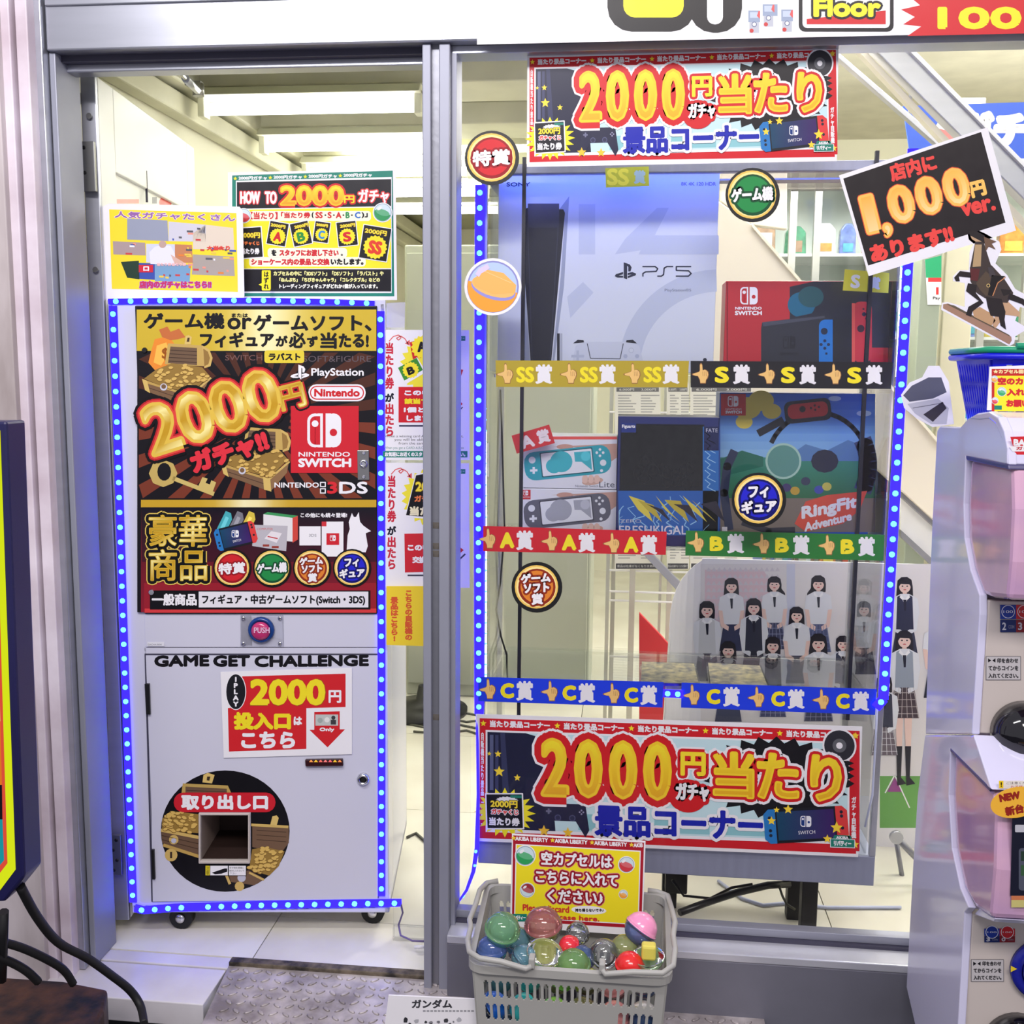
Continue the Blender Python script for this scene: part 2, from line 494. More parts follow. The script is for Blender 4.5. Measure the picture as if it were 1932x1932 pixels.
lw = thing('wall_left', None, None, (-1.3, 0, 0), kind='structure')
def col(name, a, b, y0, y1, m, bev=.002, z1=2.7, z0=-.05):
    return mesh(name, MB().box(X(a, 1300, y0), X(b, 1300, y0), y0, y1, z0, z1), m, lw, bev)
col('plaster_pier', -400, 58, -.10, .1, plaster)
col('pink_strip', 58, 81, -.085, .1, pinkw)
col('mortar_joint', 81, 92, -.055, .1, groove, 0)
col('white_strip', 91, 112, -.075, .1, pinkw)
fr = thing('door_frame', None, None, (XL, 0, 0), kind='structure'); fr.name = 'trim_4'
def fcol(name, a, b, y0, y1, m, z1=zb, z0=0):
    return mesh(name, MB().box(X(a, 1300, y0), X(b, 1300, y0), y0, y1, z0, z1), m, fr, .002)
fcol('outer_jamb', 111, 136, -.05, .08, alu, 2.7)
fcol('jamb_channel', 136, 147, -.012, .06, alu_m, zt)
fcol('inner_jamb', 147, 158, -.03, .06, alu_m)
fcol('door_stop', 158, 167, .0, .05, alu_m, Z(500, 118, .012))
for k in (.42, .95, 1.45): mesh('screw', MB().lathe((X(163), -.001, k), [(.003, 0), (.003, .0015)], 8, 'y'), blackp, fr)

ml = thing('trim_5', None, None, (XM, 0, 0), kind='structure')
mesh('mullion', MB().box(XM, X(819), -.03, .06, 0, zb), alu_m, ml, .002)
mesh('mullion_channel', MB().box(X(819), X(833), -.018, .06, 0, zb), alu_d, ml)
mesh('mullion', MB().box(X(833), XM2, -.03, .06, 0, zb), alu_m, ml, .002)
mesh('glazing_bead', MB().box(XM2, X(861), -.012, .05, 0.06, zb), alu_m, ml, .001)
for z_ in (.94, .90, .885, .56): mesh('tape_residue', MB().box(X(820), X(832), -.0185, -.018, z_, z_ + .012), mat('tape_residue', (96, 90, 84), .8, 0, .4, 80), ml)

# window: bottom rail, sill, glass, upper bead
sy = Z(1500, 1797, -.03)
wn = thing('window_1', None, None, (.6, 0, 0), kind='structure')
mesh('window_sill', MB().box(XM2, XR, -.05, .06, -.02, sy - .016), mat('sill_aluminium', (118, 118, 130), .5, .35, .1, 5, bump=.05), wn, .003)
mesh('sill_lip', MB().box(XM2, XR, -.052, .02, sy - .016, sy), mat('bright_aluminium', (205, 206, 215), .3, .5), wn, .002)
mesh('glazing_gap', MB().box(XM2, XR, .0, .03, sy, sy + .006), mat('dark_recess', None), wn)
mesh('bottom_bead', MB().box(XM2, XR, .01, .035, sy + .006, sy + .022), alu_m, wn, .001)
mesh('top_bead', MB().box(XM2, XR, -.012, .04, zb - .014, zb), alu, wn, .001)
mesh('pane', MB().box(XM2, XR, .012, .018, sy + .02, zb - .01), glass, wn)
# ================================================================== door leaf, ceiling lights, left side
leafm = mat('white_door_paint', (232, 232, 226), .4, 0, .02, 3)
dl = ray(935, 702); dl = Vector((dl.x, dl.y, 0)).normalized()      # direction the open leaf runs
nl = Vector((dl.y, -dl.x, 0))                                      # leaf's right-hand normal
e0 = Vector((X(226, 1300, .1), .10, 0)); LT = Z(178, 141, .1); LL = .70
dr = thing('door_1', None, None, e0, kind='structure')


def leafbox(name, a, b, z0, z1, m, t0=-.030, t1=0.0, bev=.002):
    p = [e0 + dl * a + nl * t1, e0 + dl * b + nl * t1, e0 + dl * b + nl * t0, e0 + dl * a + nl * t0]
    return mesh(name, MB().slab([Vector((q.x, q.y, z0)) for q in p], (0, 0, z1 - z0)), m, dr, bev)


leafbox('edge_stile', 0, .012, .03, LT, alu)
leafbox('near_stile', .013, .10, .03, LT, leafm)
leafbox('far_stile', LL - .07, LL, .03, LT, leafm)
leafbox('top_rail', .10, LL - .07, LT - .17, LT, leafm)
leafbox('bottom_rail', .10, LL - .07, .03, .25, leafm)
leafbox('door_panel', .10, LL - .07, .25, LT - .17, leafm, -.022, -.008, 0)
leafbox('rail_joint', .30, .303, LT - .20, LT - .13, mat('dark_recess', None), -.004, .0006, 0)
leafbox('panel_gap', LL - .085, LL - .072, .3, LT - .24, mat('dark_recess', None), -.006, -.002, 0)
for k in (.93, .55): mesh('screw', MB().lathe((e0.x - .012, .094, LT - .08 if k > .9 else LT - .38), [(.006, 0), (.006, .002)], 10, 'y'), steel, dr)
LP = Plane(e0 - nl * .008, nl)
pr = Print(LP)
pr.rect(312, 333, 326, 378, (235, 225, 60)); pr.z = 2
for yy in (338, 349, 360, 371): pr.line([(314, yy), (325, yy + 3)], 1.2, (60, 60, 50))
pr.line([(319, 334), (321, 378)], 1, (60, 60, 50))
pr.z = 1; pr.rect(200, 376, 262, 384, (240, 150, 140)); pr.rect(287, 372, 296, 384, (110, 110, 120)); pr.disc(312, 382, 12, (214, 60, 50), n=14)
pr.build('sticker', dr)
# hinges on the jamb
for (xa, ya, xb, yb) in ((122, 268, 183, 362), (186, 1572, 232, 1650)):
    h = thing('door_hinge', None, None, P((xa + xb) / 2, yb, .07), kind='structure'); h.name = 'trim_6'
    x0, x1, z1, z0 = P(xa, ya, .085).x, P(xb, yb, .085).x, P(xa, ya, .085).z, P(xb, yb, .085).z
    mesh('hinge_plate', MB().box(x0 + .02, x1, .080, .088, z0, z1), steel, h, .001)
    mesh('hinge_plate', MB().box(x0, x0 + .012, .060, .088, z0, z1), steel, h, .001)
    for k in range(4):
        zz = z0 + (z1 - z0) * k / 4
        mesh('knuckle', MB().lathe((x0 + .016, .078, zz + .001), [(.007, 0), (.007, (z1 - z0) / 4 - .002)], 12), steel, h)
    for k in range(4): mesh('screw', MB().lathe((x0 + .034 + .008 * (k % 2), .0795, z0 + (z1 - z0) * (k + .5) / 4), [(.004, 0), (.003, .001)], 10, 'y'), blackp, h)
# pivot bracket
pv = thing('trim_7', None, None, P(140, 195, .08), kind='structure')
c = P(134, 184, .09)
mesh('pivot_plate', MB().lathe(c, [(.0185, -.01), (.0185, 0)], 20, 'y'), mat('tan_steel', (130, 124, 118), .5, .6), pv)
mesh('pivot_bolt', MB().lathe(c + Vector((0, -.0005, 0)), [(.012, 0), (.012, .004)], 6, 'y'), mat('tan_steel', None), pv)
# closer arm
a, b, c2 = P(333, 130, .08), P(350, 148, .25), P(374, 172, .62)
ca = thing('door_closer', 'grey jointed closer arm hanging under the door head', 'door closer', c2)
mesh('rod', MB().tube([a, b], .0045), steel, ca); mesh('arm', MB().tube([b, c2], .009, 6), alu, ca)
mesh('pivot', MB().lathe(c2 - Vector((0, 0, .012)), [(.014, 0), (.014, .03)], 12), steel, ca)
mesh('bracket', MB().box(c2.x - .03, c2.x + .01, c2.y - .01, c2.y + .01, c2.z + .012, c2.z + .022), steel, ca)
# wall switch, dado
dd = struct('baseboard_left', MB().box(-1.30, -1.282, .1, 4.6, 0, .98), cream, .003)
sw = thing('wall_switch', 'cream wall switch plate with three rockers beside the door jamb', 'switch', (-1.28, 1.2, .7))
XPl = XP(-1.282)
s0, s1 = XPl.at(160, 905), XPl.at(176, 1040)
mesh('plate', MB().box(-1.282, -1.276, s0.y, s1.y, min(s0.z, s1.z), max(s0.z, s1.z)), cream, sw, .002)
for k in range(3):
    zz = min(s0.z, s1.z) + abs(s0.z - s1.z) * (k + .5) / 3; ym = (s0.y + s1.y) / 2
    mesh('rocker', MB().box(-1.276, -1.271, ym - .02, ym + .02, zz - .012, zz + .012), mat('beige_plastic', (190, 180, 150), .5), sw, .001)

# fluorescent fittings
tubem = emat('lit_tube', (1, .985, .88), 14)
fitm = mat('fitting_enamel', (226, 226, 206), .4)
names = ['nearest of the ceiling tube lights', 'second ceiling tube light from the front', 'third ceiling tube light from the front', 'fourth ceiling tube light, above the how-to sign', 'rearmost ceiling tube light, mostly hidden by the how-to sign']
x0 = P(378, 205, 1.0).x; x1 = P(797, 205, 1.0).x; zf = P(378, 207, 1.0).z
for k, y in enumerate((1.0, 1.5, 1.96, 2.42, 2.90)):  # the last two fittings are added to fill the white glow
    t = thing('ceiling_light', names[k], 'light', ((x0 + x1) / 2, y, zf), 'tube lights over the door bay')
    mesh('housing', MB().slab([Vector((x0, y - .05, zf + .028)), Vector((x0, y - .02, zf + .055)), Vector((x0, y + .06, zf + .055)), Vector((x0, y + .09, zf + .028))], (x1 - x0, 0, 0)), fitm, t, .003)
    mesh('tube', MB().lathe((x0 + .022, y, zf), [(.0165, 0), (.0165, x1 - x0 - .044)], 16, 'x'), tubem, t)
    for xx, s_ in ((x0, 1), (x1 - .02, -1)):
        mesh('lamp_holder', MB().box(xx, xx + .02, y - .022, y + .022, zf - .024, zf + .04), fitm, t, .003)
# wiring under the deck
wires = [[(262, 196, 1.9), (290, 203, 1.8), (332, 205, 1.7), (370, 182, 1.5)], [(265, 200, 1.9), (310, 192, 1.8), (340, 190, 1.7), (372, 188, 1.5)], [(292, 222, 1.8), (330, 204, 1.6), (366, 184, 1.4)],
         [(343, 242, 2.4), (362, 262, 2.3), (390, 270, 2.3), (412, 262, 2.2), (480, 250, 2.2)], [(350, 262, 2.5), (400, 258, 2.3), (482, 252, 2.2)], [(445, 303, 2.9), (480, 312, 2.8), (520, 313, 2.7), (576, 308, 2.6)]]
wl = ['dark flex looping to the nearest tube light', 'dark flex running straight to the nearest tube light', 'thin dark flex sagging below the nearest tube light', 'dark flex dipping before the second tube light', 'straight dark flex before the second tube light', 'grey flex running to the third tube light']
for W, l in zip(wires, wl):
    mesh('cable', MB().tube([P(*q) for q in W], .009, 6), mat('grey_flex', (84, 84, 74), .6), None, label=l, cat='cable', group='ceiling wiring')
# pipe on back wall with elbow
pp = mesh('pipe', MB().tube([P(742, 397, 3.6), P(772, 397, 3.6), P(782, 388, 3.6), P(850, 384, 3.6)], .022, 10), cream, None, label='cream pipe with a bend along the back wall', cat='pipe')
struct('trim_8', MB().box(P(740, 378, 4.4).x, 3.1, 4.4, 4.6, P(800, 382, 4.4).z, P(800, 378, 4.4).z + .02), cream)

# ---------------------------------------------------------------- illuminated sign at the left edge
SPl = YP(-.55)
W = [(-90, 795), (12, 795), (46, 1655), (8, 1702), (-120, 1706)]
sg = thing('illuminated_sign', 'dark-framed glowing sign with a yellow border at the left edge', 'sign', SPl.at(-30, 1702))
mesh('frame', MB().slab([SPl.at(*q) for q in W], (0, .05, 0)), mat('navy_frame', (24, 22, 70), .35), sg, .004)
pr = Print(SPl, .0006)
pr.poly([(-80, 812), (1, 812), (30, 1640), (0, 1680), (-100, 1684)], (222, 235, 30)); pr.z = 2
pr.poly([(-80, 830), (-9, 830), (15, 1628), (-10, 1660), (-100, 1664)], (225, 80, 60)); pr.z = 3
pr.poly([(-80, 840), (-14, 840), (2, 1360), (-90, 1360)], (214, 214, 120)); pr.poly([(-80, 1360), (2, 1360), (5, 1480), (-90, 1480)], (226, 120, 40))
pr.poly([(-80, 1480), (5, 1480), (6, 1545), (-90, 1545)], (26, 24, 30)); pr.poly([(-80, 1545), (6, 1545), (9, 1622), (-16, 1652), (-90, 1652)], (30, 150, 160))
pr.build('panel_print', sg, INKLIT)
st = thing('sign_stand', 'rusty dark metal stand box in the bottom left corner', 'stand', (P(100, 1932, -.45).x, -.5, -.10))
ZS = ZP(.10)
rustm = mat('rusty_black_metal', (40, 38, 42), .55, .3, .3, 22, ramp=((24, 26, 34), (96, 62, 46)), bump=.3)
tp = [ZS.at(-60, 1838), ZS.at(120, 1850), ZS.at(203, 1866), ZS.at(196, 1905), ZS.at(150, 1990), ZS.at(-120, 1990)]
mesh('stand_box', MB().slab(tp, (0, 0, -.20)), rustm, st, .006)
mesh('foot_bar', MB().tube([P(7, 1720, -.5), P(5, 1800, -.48), P(3, 1850, -.47)], .008), blackp, sg)
for W, r, l in (([(38, 1672, -.53), (70, 1730, -.48), (110, 1778, -.42), (165, 1808, -.36), (210, 1840, -.3), (245, 1868, -.26), (265, 1898, -.26), (272, 1932, -.30)], .0075, 'longest black cable dropping from the glowing sign across the sill'),
                ([(-20, 1772, -.5), (35, 1786, -.46), (85, 1808, -.42), (120, 1830, -.38), (138, 1856, -.36)], .007, 'upper black cable bending over the rusty stand'),
                ([(-20, 1800, -.5), (20, 1815, -.47), (50, 1832, -.45), (72, 1852, -.43)], .007, 'lower black cable lying on the rusty stand')):
    pts = [P(*q) for q in W]; fine = []
    for i in range(len(pts) - 1):
        p0, p1, p2, p3 = pts[max(i - 1, 0)], pts[i], pts[i + 1], pts[min(i + 2, len(pts) - 1)]
        for k in range(5):
            t = k / 5; fine.append(.5 * ((2 * p1) + (p2 - p0) * t + (2 * p0 - 5 * p1 + 4 * p2 - p3) * t * t + (3 * p1 - p0 - 3 * p2 + p3) * t ** 3))
    mesh('cable', MB().tube(fine + [pts[-1]], r, 8), rubber, None, label=l, cat='cable')

# ---------------------------------------------------------------- tread plate ramp
yb, zb2 = .012, -.004
RA = Vector((-.800, .0, .004)); RB = Vector((.292, .0, .004)); dv = Vector((0, -.42, -.03)); RA2 = RA + dv + Vector((.035, 0, 0)); RB2 = RB + dv
tpm = mat('tread_steel', (170, 162, 162), .4, .25, .2, 18, ramp=((136, 128, 128), (204, 196, 196)), bump=.15)
rp = thing('ramp', 'worn chequered steel ramp plate in front of the doorway', 'ramp', (-.25, -.2, -.10))
nrm = (RB - RA).cross(dv).normalized(); nrm = nrm if nrm.z > 0 else -nrm
mesh('plate', MB().slab([RA, RB, RB2, RA2], -nrm * .005), tpm, rp)
mb = MB(); n = 0
for i in range(44):
    for j in range(18):
        q = RA + Vector((1, 0, 0)) * (.018 + i * .0248 + random.uniform(-.001, .001)) + dv.normalized() * (.018 + j * .0245)
        if q.x < RA.x + .035 * j / 17 + .01 or q.x > RB.x - .01: continue
        a = math.radians(38 if (i + j) % 2 else -38); d = Vector((math.cos(a), 0, 0)) + dv.normalized() * math.sin(a); e = d.cross(nrm).normalized()
        ring = lambda s_, h: [q + d * s_ * .0105 * math.cos(t * math.pi / 4) + e * s_ * .0042 * math.sin(t * math.pi / 4) + nrm * h for t in range(8)]
        mb.rings([ring(1, 0), ring(.62, .0022)])
mesh('chequer_lugs', mb, tpm, rp, kind='stuff')
mesh('edge_lip', MB().box(RA.x, RB.x, -.004, .018, .0, .012), mat('rusty_lip', (70, 62, 54), .7, .2, .3, 40, ramp=((40, 36, 32), (120, 108, 92)), bump=.5), rp, .002)

# flyer at the bottom edge
fp = YP(-.33)
t, pr = sheet('flyer_board', 'white flyer board with black headline standing on the ramp', 'flyer', fp, [(733, 1878), (912, 1886), (905, 2150), (700, 2140)], .003)
pr.text('ガンダム', 815, 1894, 76, 17, (60, 60, 66), bold=.8)
for k in range(14): pr.rect(798 + k * 7, 1906, 803 + k * 7, 1909, (150, 150, 155))
rnd = random.Random(3)
for k in range(60):
    x = rnd.uniform(742, 898); y = rnd.uniform(1922, 1990); r = rnd.uniform(2, 6); g = rnd.randint(50, 190)
    pr.z = 1 + k % 3; pr.poly([(x + r * math.cos(q) * rnd.uniform(.6, 1.2), y + r * math.sin(q) * rnd.uniform(.6, 1.2)) for q in (0, 1, 2.2, 3.3, 4.4, 5.4)], (g, g, g + 6))
pr.build('print', t)
# ================================================================== LED strips
led_tape = emat('blue_led_glow', (.012, .006, 1.0), 6.5)
led_chip = emat('led_chip_light', (.08, .55, 1.0), 5.0)
white_glow = emat('white_glare_glow', (.72, .84, 1.0), 16.0)
_ledme = None


def led_strip(label, plane, path, n, w=15, chip=9.5, lift=.004, mt=None, skip=(), name='led_strip', group='blue LED strips'):
    """tape follows the picture path on the plane; n lamps spread evenly along it"""
    global _ledme
    W = [plane.at(x, y, lift) for x, y in path]
    L = [0]
    for a, b in zip(W, W[1:]): L.append(L[-1] + (b - a).length)
    t = thing(name, label, 'LED strip', min(W, key=lambda p: p.z), group)
    sc = (plane.at(path[0][0] + 1, path[0][1]) - plane.at(*path[0])).length
    mb = MB()
    for a, b in zip(W, W[1:]):
        d = (b - a).normalized(); s_ = d.cross(plane.n).normalized() * (w / 2 * sc); o = -plane.n * .0025
        mb.slab([a - s_ - d * .001, a + s_ - d * .001, b + s_ + d * .001, b - s_ + d * .001], o)
    mesh('tape', mb, mt or led_tape, t)
    h = chip / 2 * sc; base = None
    for k in range(n):
        if k in skip: continue
        q = L[-1] * (k + .5) / n; i = max(j for j in range(len(L) - 1) if L[j] <= q); p = W[i].lerp(W[i + 1], (q - L[i]) / (L[i + 1] - L[i]))
        if base is None:
            d = (W[i + 1] - W[i]).normalized(); s_ = d.cross(plane.n).normalized()
            base = mesh('led', MB().slab([p + d * h * a + s_ * h * b for a, b in ((1, .45), (.45, 1), (-.45, 1), (-1, .45), (-1, -.45), (-.45, -1), (.45, -1), (1, -.45))], plane.n * .0015), led_chip, t, origin=p)
        else:
            c = base.copy(); COL.objects.link(c); c.parent = t; c.location = p - t.location
    return t


# ================================================================== shared artwork
RED = (204, 30, 40); GOLD = (212, 172, 50); YEL = (246, 226, 40); BLK = (18, 16, 22); WHT = (238, 236, 240)


def goldfn(x, y):
    t = (math.sin((x * .9 + y * 1.3) * .055) + 1) / 2; t = t ** 2
    return (196 + 54 * t, 150 + 88 * t, 30 + 130 * t)


def badge(pr, cx, cy, r, base, dark, lines, z, border=True):
    if border: pr.disc(cx, cy, r * 1.04, (16, 14, 16), z)
    pr.disc(cx - r * .02, cy - r * .02, r * .93, (236, 196, 96), z + 1); pr.disc(cx - .02 * r, cy - .02 * r, r * .86, (250, 226, 150), z + 2)
    pr.disc(cx, cy, r * .80, dark, z + 3); pr.disc(cx, cy - r * .02, r * .70, base, z + 4)
    for t, dx, dy, ww, hh in lines:
        pr.text(t, cx + dx * r, cy + dy * r, ww * r, hh * r, WHT, [(r * .115, dark), (r * .03, (230, 220, 220))], z=z + 5, bold=r * .028, slope=-.06)


SPECIAL = [('特賞', -.02, .0, 1.45, .62)]; CONSOLE = [('ゲーム機', -.02, -.02, 1.62, .55)]
SOFT = [('ゲーム', -.05, -.40, 1.28, .42), ('ソフト', -.02, .02, 1.1, .42), ('賞', .02, .50, .5, .48)]; FIG = [('フィ', -.02, -.30, .78, .46), ('ギュア', .0, .26, 1.36, .50)]
BADGES = {'r': ((206, 36, 44), (150, 18, 30), SPECIAL), 'g': ((34, 138, 70), (14, 78, 44), CONSOLE), 'o': ((222, 130, 48), (140, 44, 24), SOFT), 'b': ((36, 36, 200), (12, 12, 100), FIG)}


def coins(pr, pts, n, z, seed, avoid=None):
    """coins heaped inside the polygon pts"""
    rd = random.Random(seed); xs = [p[0] for p in pts]; ys = [p[1] for p in pts]; k = 0; C_ = []
    def inside(x, y):
        c = False
        for (x1, y1), (x2, y2) in zip(pts, pts[1:] + pts[:1]):
            if (y1 > y) != (y2 > y) and x < (x2 - x1) * (y - y1) / (y2 - y1) + x1: c = not c
        return c
    while len(C_) < n and k < n * 30:
        k += 1; x = rd.uniform(min(xs), max(xs)); y = rd.uniform(min(ys), max(ys))
        if inside(x, y) and not (avoid and avoid(x, y)): C_.append((y, x))
    pr.poly(pts, (150, 118, 56), z)
    for i, (y, x) in enumerate(sorted(C_)):
        r = rd.uniform(4.6, 5.8); a = rd.uniform(-25, 25); zz = z + 1 + (i % 9) * .5
        pr.disc(x, y + .8, r, (120, 86, 34), zz, ry=r * .62, n=12, rot=a); pr.disc(x, y, r * .92, (214, 178, 96), zz + .2, ry=r * .52, n=12, rot=a)


def chest(pr, x, y, s, z, seed=1):
    """open treasure chest, about 140*s wide, top-left corner (x, y)"""
    q = lambda a, b: (x + a * s, y + b * s)
    pr.poly([q(52, 8), q(118, 12), q(122, 52), q(46, 48)], (196, 164, 92), z); pr.poly([q(57, 14), q(108, 17), q(108, 50), q(52, 46)], (110, 86, 66), z + 1)
    for k in range(1, 5): pr.line([q(57 - k, 14 + k * 7), q(108, 17 + k * 7)], 1.1 * s + .3, (66, 48, 38), z + 2)
    pr.poly([q(118, 12), q(132, 20), q(138, 36), q(134, 52), q(122, 56)], (206, 174, 100), z + 1); pr.poly([q(120, 18), q(129, 24), q(133, 36), q(130, 48), q(122, 52)], (150, 116, 60), z + 2)
    pr.poly([q(86, -6), q(92, -8), q(98, -4), q(96, 10), q(84, 10)], (216, 186, 110), z + 1); pr.poly([q(90, -3), q(94, -3), q(93, 5), q(88, 5)], (70, 52, 36), z + 2)
    pr.poly([q(2, 76), q(40, 90), q(96, 106), q(98, 116), q(10, 96)], (190, 156, 84), z + 1)
    pr.poly([q(8, 84), q(86, 108), q(86, 128), q(16, 102)], (122, 92, 66), z + 2); pr.line([q(10, 92), q(86, 117)], 1.2, (74, 52, 40), z + 3)
    pr.poly([q(96, 106), q(134, 74), q(130, 96), q(100, 130)], (140, 106, 72), z + 2); pr.line([q(96, 108), q(135, 74)], 4 * s, (206, 174, 100), z + 3)
    pr.poly([q(84, 104), q(98, 108), q(100, 132), q(86, 128)], (212, 182, 104), z + 4); pr.poly([q(2, 76), q(12, 80), q(18, 104), q(8, 98)], (212, 182, 104), z + 4)
    coins(pr, [q(6, 76), q(30, 58), q(60, 46), q(118, 54), q(132, 70), q(98, 104), q(40, 90)], int(46), z + 4, seed)
    pr.disc(*q(44, 92), 7 * s, (200, 200, 214), z + 10, n=14); pr.disc(*q(44, 91), 4.5 * s, (120, 90, 60), z + 11, n=14)


def joy_console(pr, x0, y0, x1, y1, z, rot=-8, grey=None):
    """hand-held console with two coloured grips, drawn in its box"""
    cx, cy, w, h = (x0 + x1) / 2, (y0 + y1) / 2, x1 - x0, y1 - y0; a = math.radians(rot)
    def T(u, v): return (cx + u * w * math.cos(a) - v * h * math.sin(a), cy + u * w * math.sin(a) + v * h * math.cos(a))
    pr.poly([T(-.38, -.5), T(.38, -.5), T(.38, .5), T(-.38, .5)], (24, 26, 34), z + 1)
    pr.poly([T(-.34, -.42), T(.34, -.42), T(.34, .42), T(-.34, .42)], lambda x, y: (18 + 60 * max(0, (x - cx) / w * 2), 26 + 60 * max(0, -(x - cx) / w * 2), 50 + 70 * abs((x - cx) / w) * 2), z + 2)
    pr.poly([T(-.36, -.5), T(-.36, .5), T(-.44, .5), T(-.5, .36), T(-.5, -.36), T(-.44, -.5)], (40, 120, 190), z + 2)
    pr.poly([T(.36, -.5), T(.36, .5), T(.44, .5), T(.5, .36), T(.5, -.36), T(.44, -.5)], (220, 60, 60), z + 2)
    for u, v in ((-.43, -.25), (-.43, .12), (-.43, .26), (.43, .15), (.43, -.2), (.43, -.32)): pr.disc(*T(u, v), h * .05, (30, 34, 50), z + 3, n=10)
    gx, gy = T(0, -.1); k = h * .16
    logo(pr, gx, gy, k * 2, z + 3, (235, 235, 240), (30, 60, 130)); tx, ty = T(0, .22); pr.text('SWITCH', tx, ty, w * .2, h * .1, WHT, z=z + 3, rot=rot)


def logo(pr, cx, cy, h, z, c=WHT, bg=(196, 30, 44)):
    """two-halves mark: left outlined, right solid"""
    w = h
    pr.rrect(cx - w * .5, cy - h * .5, cx - w * .04, cy + h * .5, h * .22, c, z); pr.poly([(cx - w * .2, cy - h * .5), (cx - w * .04, cy - h * .5), (cx - w * .04, cy + h * .5), (cx - w * .2, cy + h * .5)], c, z + .3)
    pr.rrect(cx - w * .42, cy - h * .42, cx - w * .12, cy + h * .42, h * .16, bg, z + 1); pr.poly([(cx - w * .25, cy - h * .42), (cx - w * .12, cy - h * .42), (cx - w * .12, cy + h * .42), (cx - w * .25, cy + h * .42)], bg, z + 1.3)
    pr.disc(cx - w * .27, cy - h * .2, h * .1, c, z + 2, n=14)
    pr.rrect(cx + w * .04, cy - h * .5, cx + w * .5, cy + h * .5, h * .22, c, z); pr.poly([(cx + w * .04, cy - h * .5), (cx + w * .2, cy - h * .5), (cx + w * .2, cy + h * .5), (cx + w * .04, cy + h * .5)], c, z + .3)
    pr.disc(cx + w * .27, cy + h * .06, h * .11, bg, z + 2, n=14)


def ps_logo(pr, cx, cy, h, z, c):
    s = h / 30
    pr.poly([(cx - 3 * s, cy - 15 * s), (cx + 3 * s, cy - 13 * s), (cx + 3 * s, cy + 15 * s), (cx - 3 * s, cy + 13 * s)], c, z)
    pr.poly([(cx + 2 * s, cy - 13.5 * s), (cx + 8 * s, cy - 11 * s), (cx + 11 * s, cy - 6 * s), (cx + 9 * s, cy + 1 * s), (cx + 5 * s, cy + 1 * s), (cx + 5 * s, cy - 7 * s), (cx + 3 * s, cy - 9 * s)], c, z)
    pr.poly([(cx - 4 * s, cy + 2 * s), (cx - 4 * s, cy + 6 * s), (cx - 12 * s, cy + 8.5 * s), (cx - 4 * s, cy + 9 * s), (cx - 4 * s, cy + 12 * s), (cx - 14 * s, cy + 12 * s), (cx - 19 * s, cy + 9.5 * s), (cx - 17 * s, cy + 6 * s)], c, z)
    pr.poly([(cx + 4 * s, cy + 4 * s), (cx + 12 * s, cy + 2 * s), (cx + 19 * s, cy + 5 * s), (cx + 18 * s, cy + 8 * s), (cx + 4 * s, cy + 13 * s), (cx + 4 * s, cy + 9.5 * s), (cx + 11 * s, cy + 6.5 * s), (cx + 4 * s, cy + 7.5 * s)], c, z)


def burst(pr, cx, cy, r, c, z, n=16, q=.78, ry=None): pr.star(cx, cy, r, c, n=n, q=q, z=z, ry=ry)


# ================================================================== the vending machine
MN = Vector((math.sin(math.radians(7)), -math.cos(math.radians(7)), 0)); MU = Vector((MN.y * -1, MN.x, 0))
MP = Plane((-.96, .10, 0), MN)
mc = thing('capsule_vending_machine', 'tall white vending machine on casters with black and gold poster door', 'vending machine', MP.at(480, 1748))
mw = mat('machine_enamel', (206, 206, 222), .3, 0, .02, 2, coat=.2)
mg = mat('machine_gap', (60, 58, 76), .6)


def mslab(name, pts, l0, l1, m, bevel=0, parent=mc, **k):
    """picture polygon on the machine's front plane, from lift l0 (back) to l1 (front)"""
    return mesh(name, MB().slab([MP.at(x, y, l1) for x, y in pts], MN * (l0 - l1)), m, parent, bevel, **k)


TL, TR, BR, BL = MP.at(208, 566), MP.at(727, 568), MP.at(727, 1714), MP.at(250, 1722)
zt_, zb_ = TL.z, BL.z; xl = (TL - TR).dot(MU); O = TR.copy(); O.z = 0      # local frame: a along MU from right edge, depth along -MN
D_ = .46; TL0 = O + MU * (BL - O).dot(MU); W_ = (TL0 - O).dot(MU)


def body(a0, a1, d0, d1, z0, z1, name='side_panel', m=mw, bev=.003):
    p = [O + MU * a0 - MN * d0, O + MU * a1 - MN * d0, O + MU * a1 - MN * d1, O + MU * a0 - MN * d1]
    return mesh(name, MB().slab([Vector((q.x, q.y, z0)) for q in p], (0, 0, z1 - z0)), m, mc, bev)


body(W_, W_ + .012, 0, D_, zb_, zt_); body(-.012, 0, .0, D_, zb_, zt_); body(W_, 0, D_ - .012, D_, zb_, zt_, 'back_panel'); body(W_, 0, 0, D_, zt_ - .012, zt_, 'top_panel'); body(W_, 0, 0, D_, zb_, zb_ + .02, 'base_panel')
# front stiles
mslab('front_stile', [(208, 566), (258, 566), (290, 1722), (250, 1722)], -.012, 0, mw, .001)
mslab('front_stile', [(708, 566), (727, 566), (727, 1714), (714, 1714)], -.012, 0, mw, .001)
mslab('front_rail', [(258, 566), (708, 566), (708, 577), (258, 577)], -.012, 0, mw, .001)
mslab('front_rail', [(288, 1700), (714, 1694), (714, 1714), (290, 1722)], -.012, 0, mw, .001)
mslab('front_rail', [(272, 1222), (714, 1222), (714, 1236), (274, 1236)], -.012, 0, mw)
mslab('inner_liner', [(262, 580), (708, 580), (714, 1230), (276, 1230)], -.03, -.014, mg)
# upper door with the poster
ud = mslab('poster_door', [(256, 577), (712, 577), (713, 1157), (275, 1157)], -.012, .006, blackp, .002)
mslab('button_panel', [(272, 1158), (713, 1158), (713, 1221), (274, 1221)], -.010, .001, mw, .001)
HX0, HX1, HY0, HY1 = 379, 470, 1535, 1624
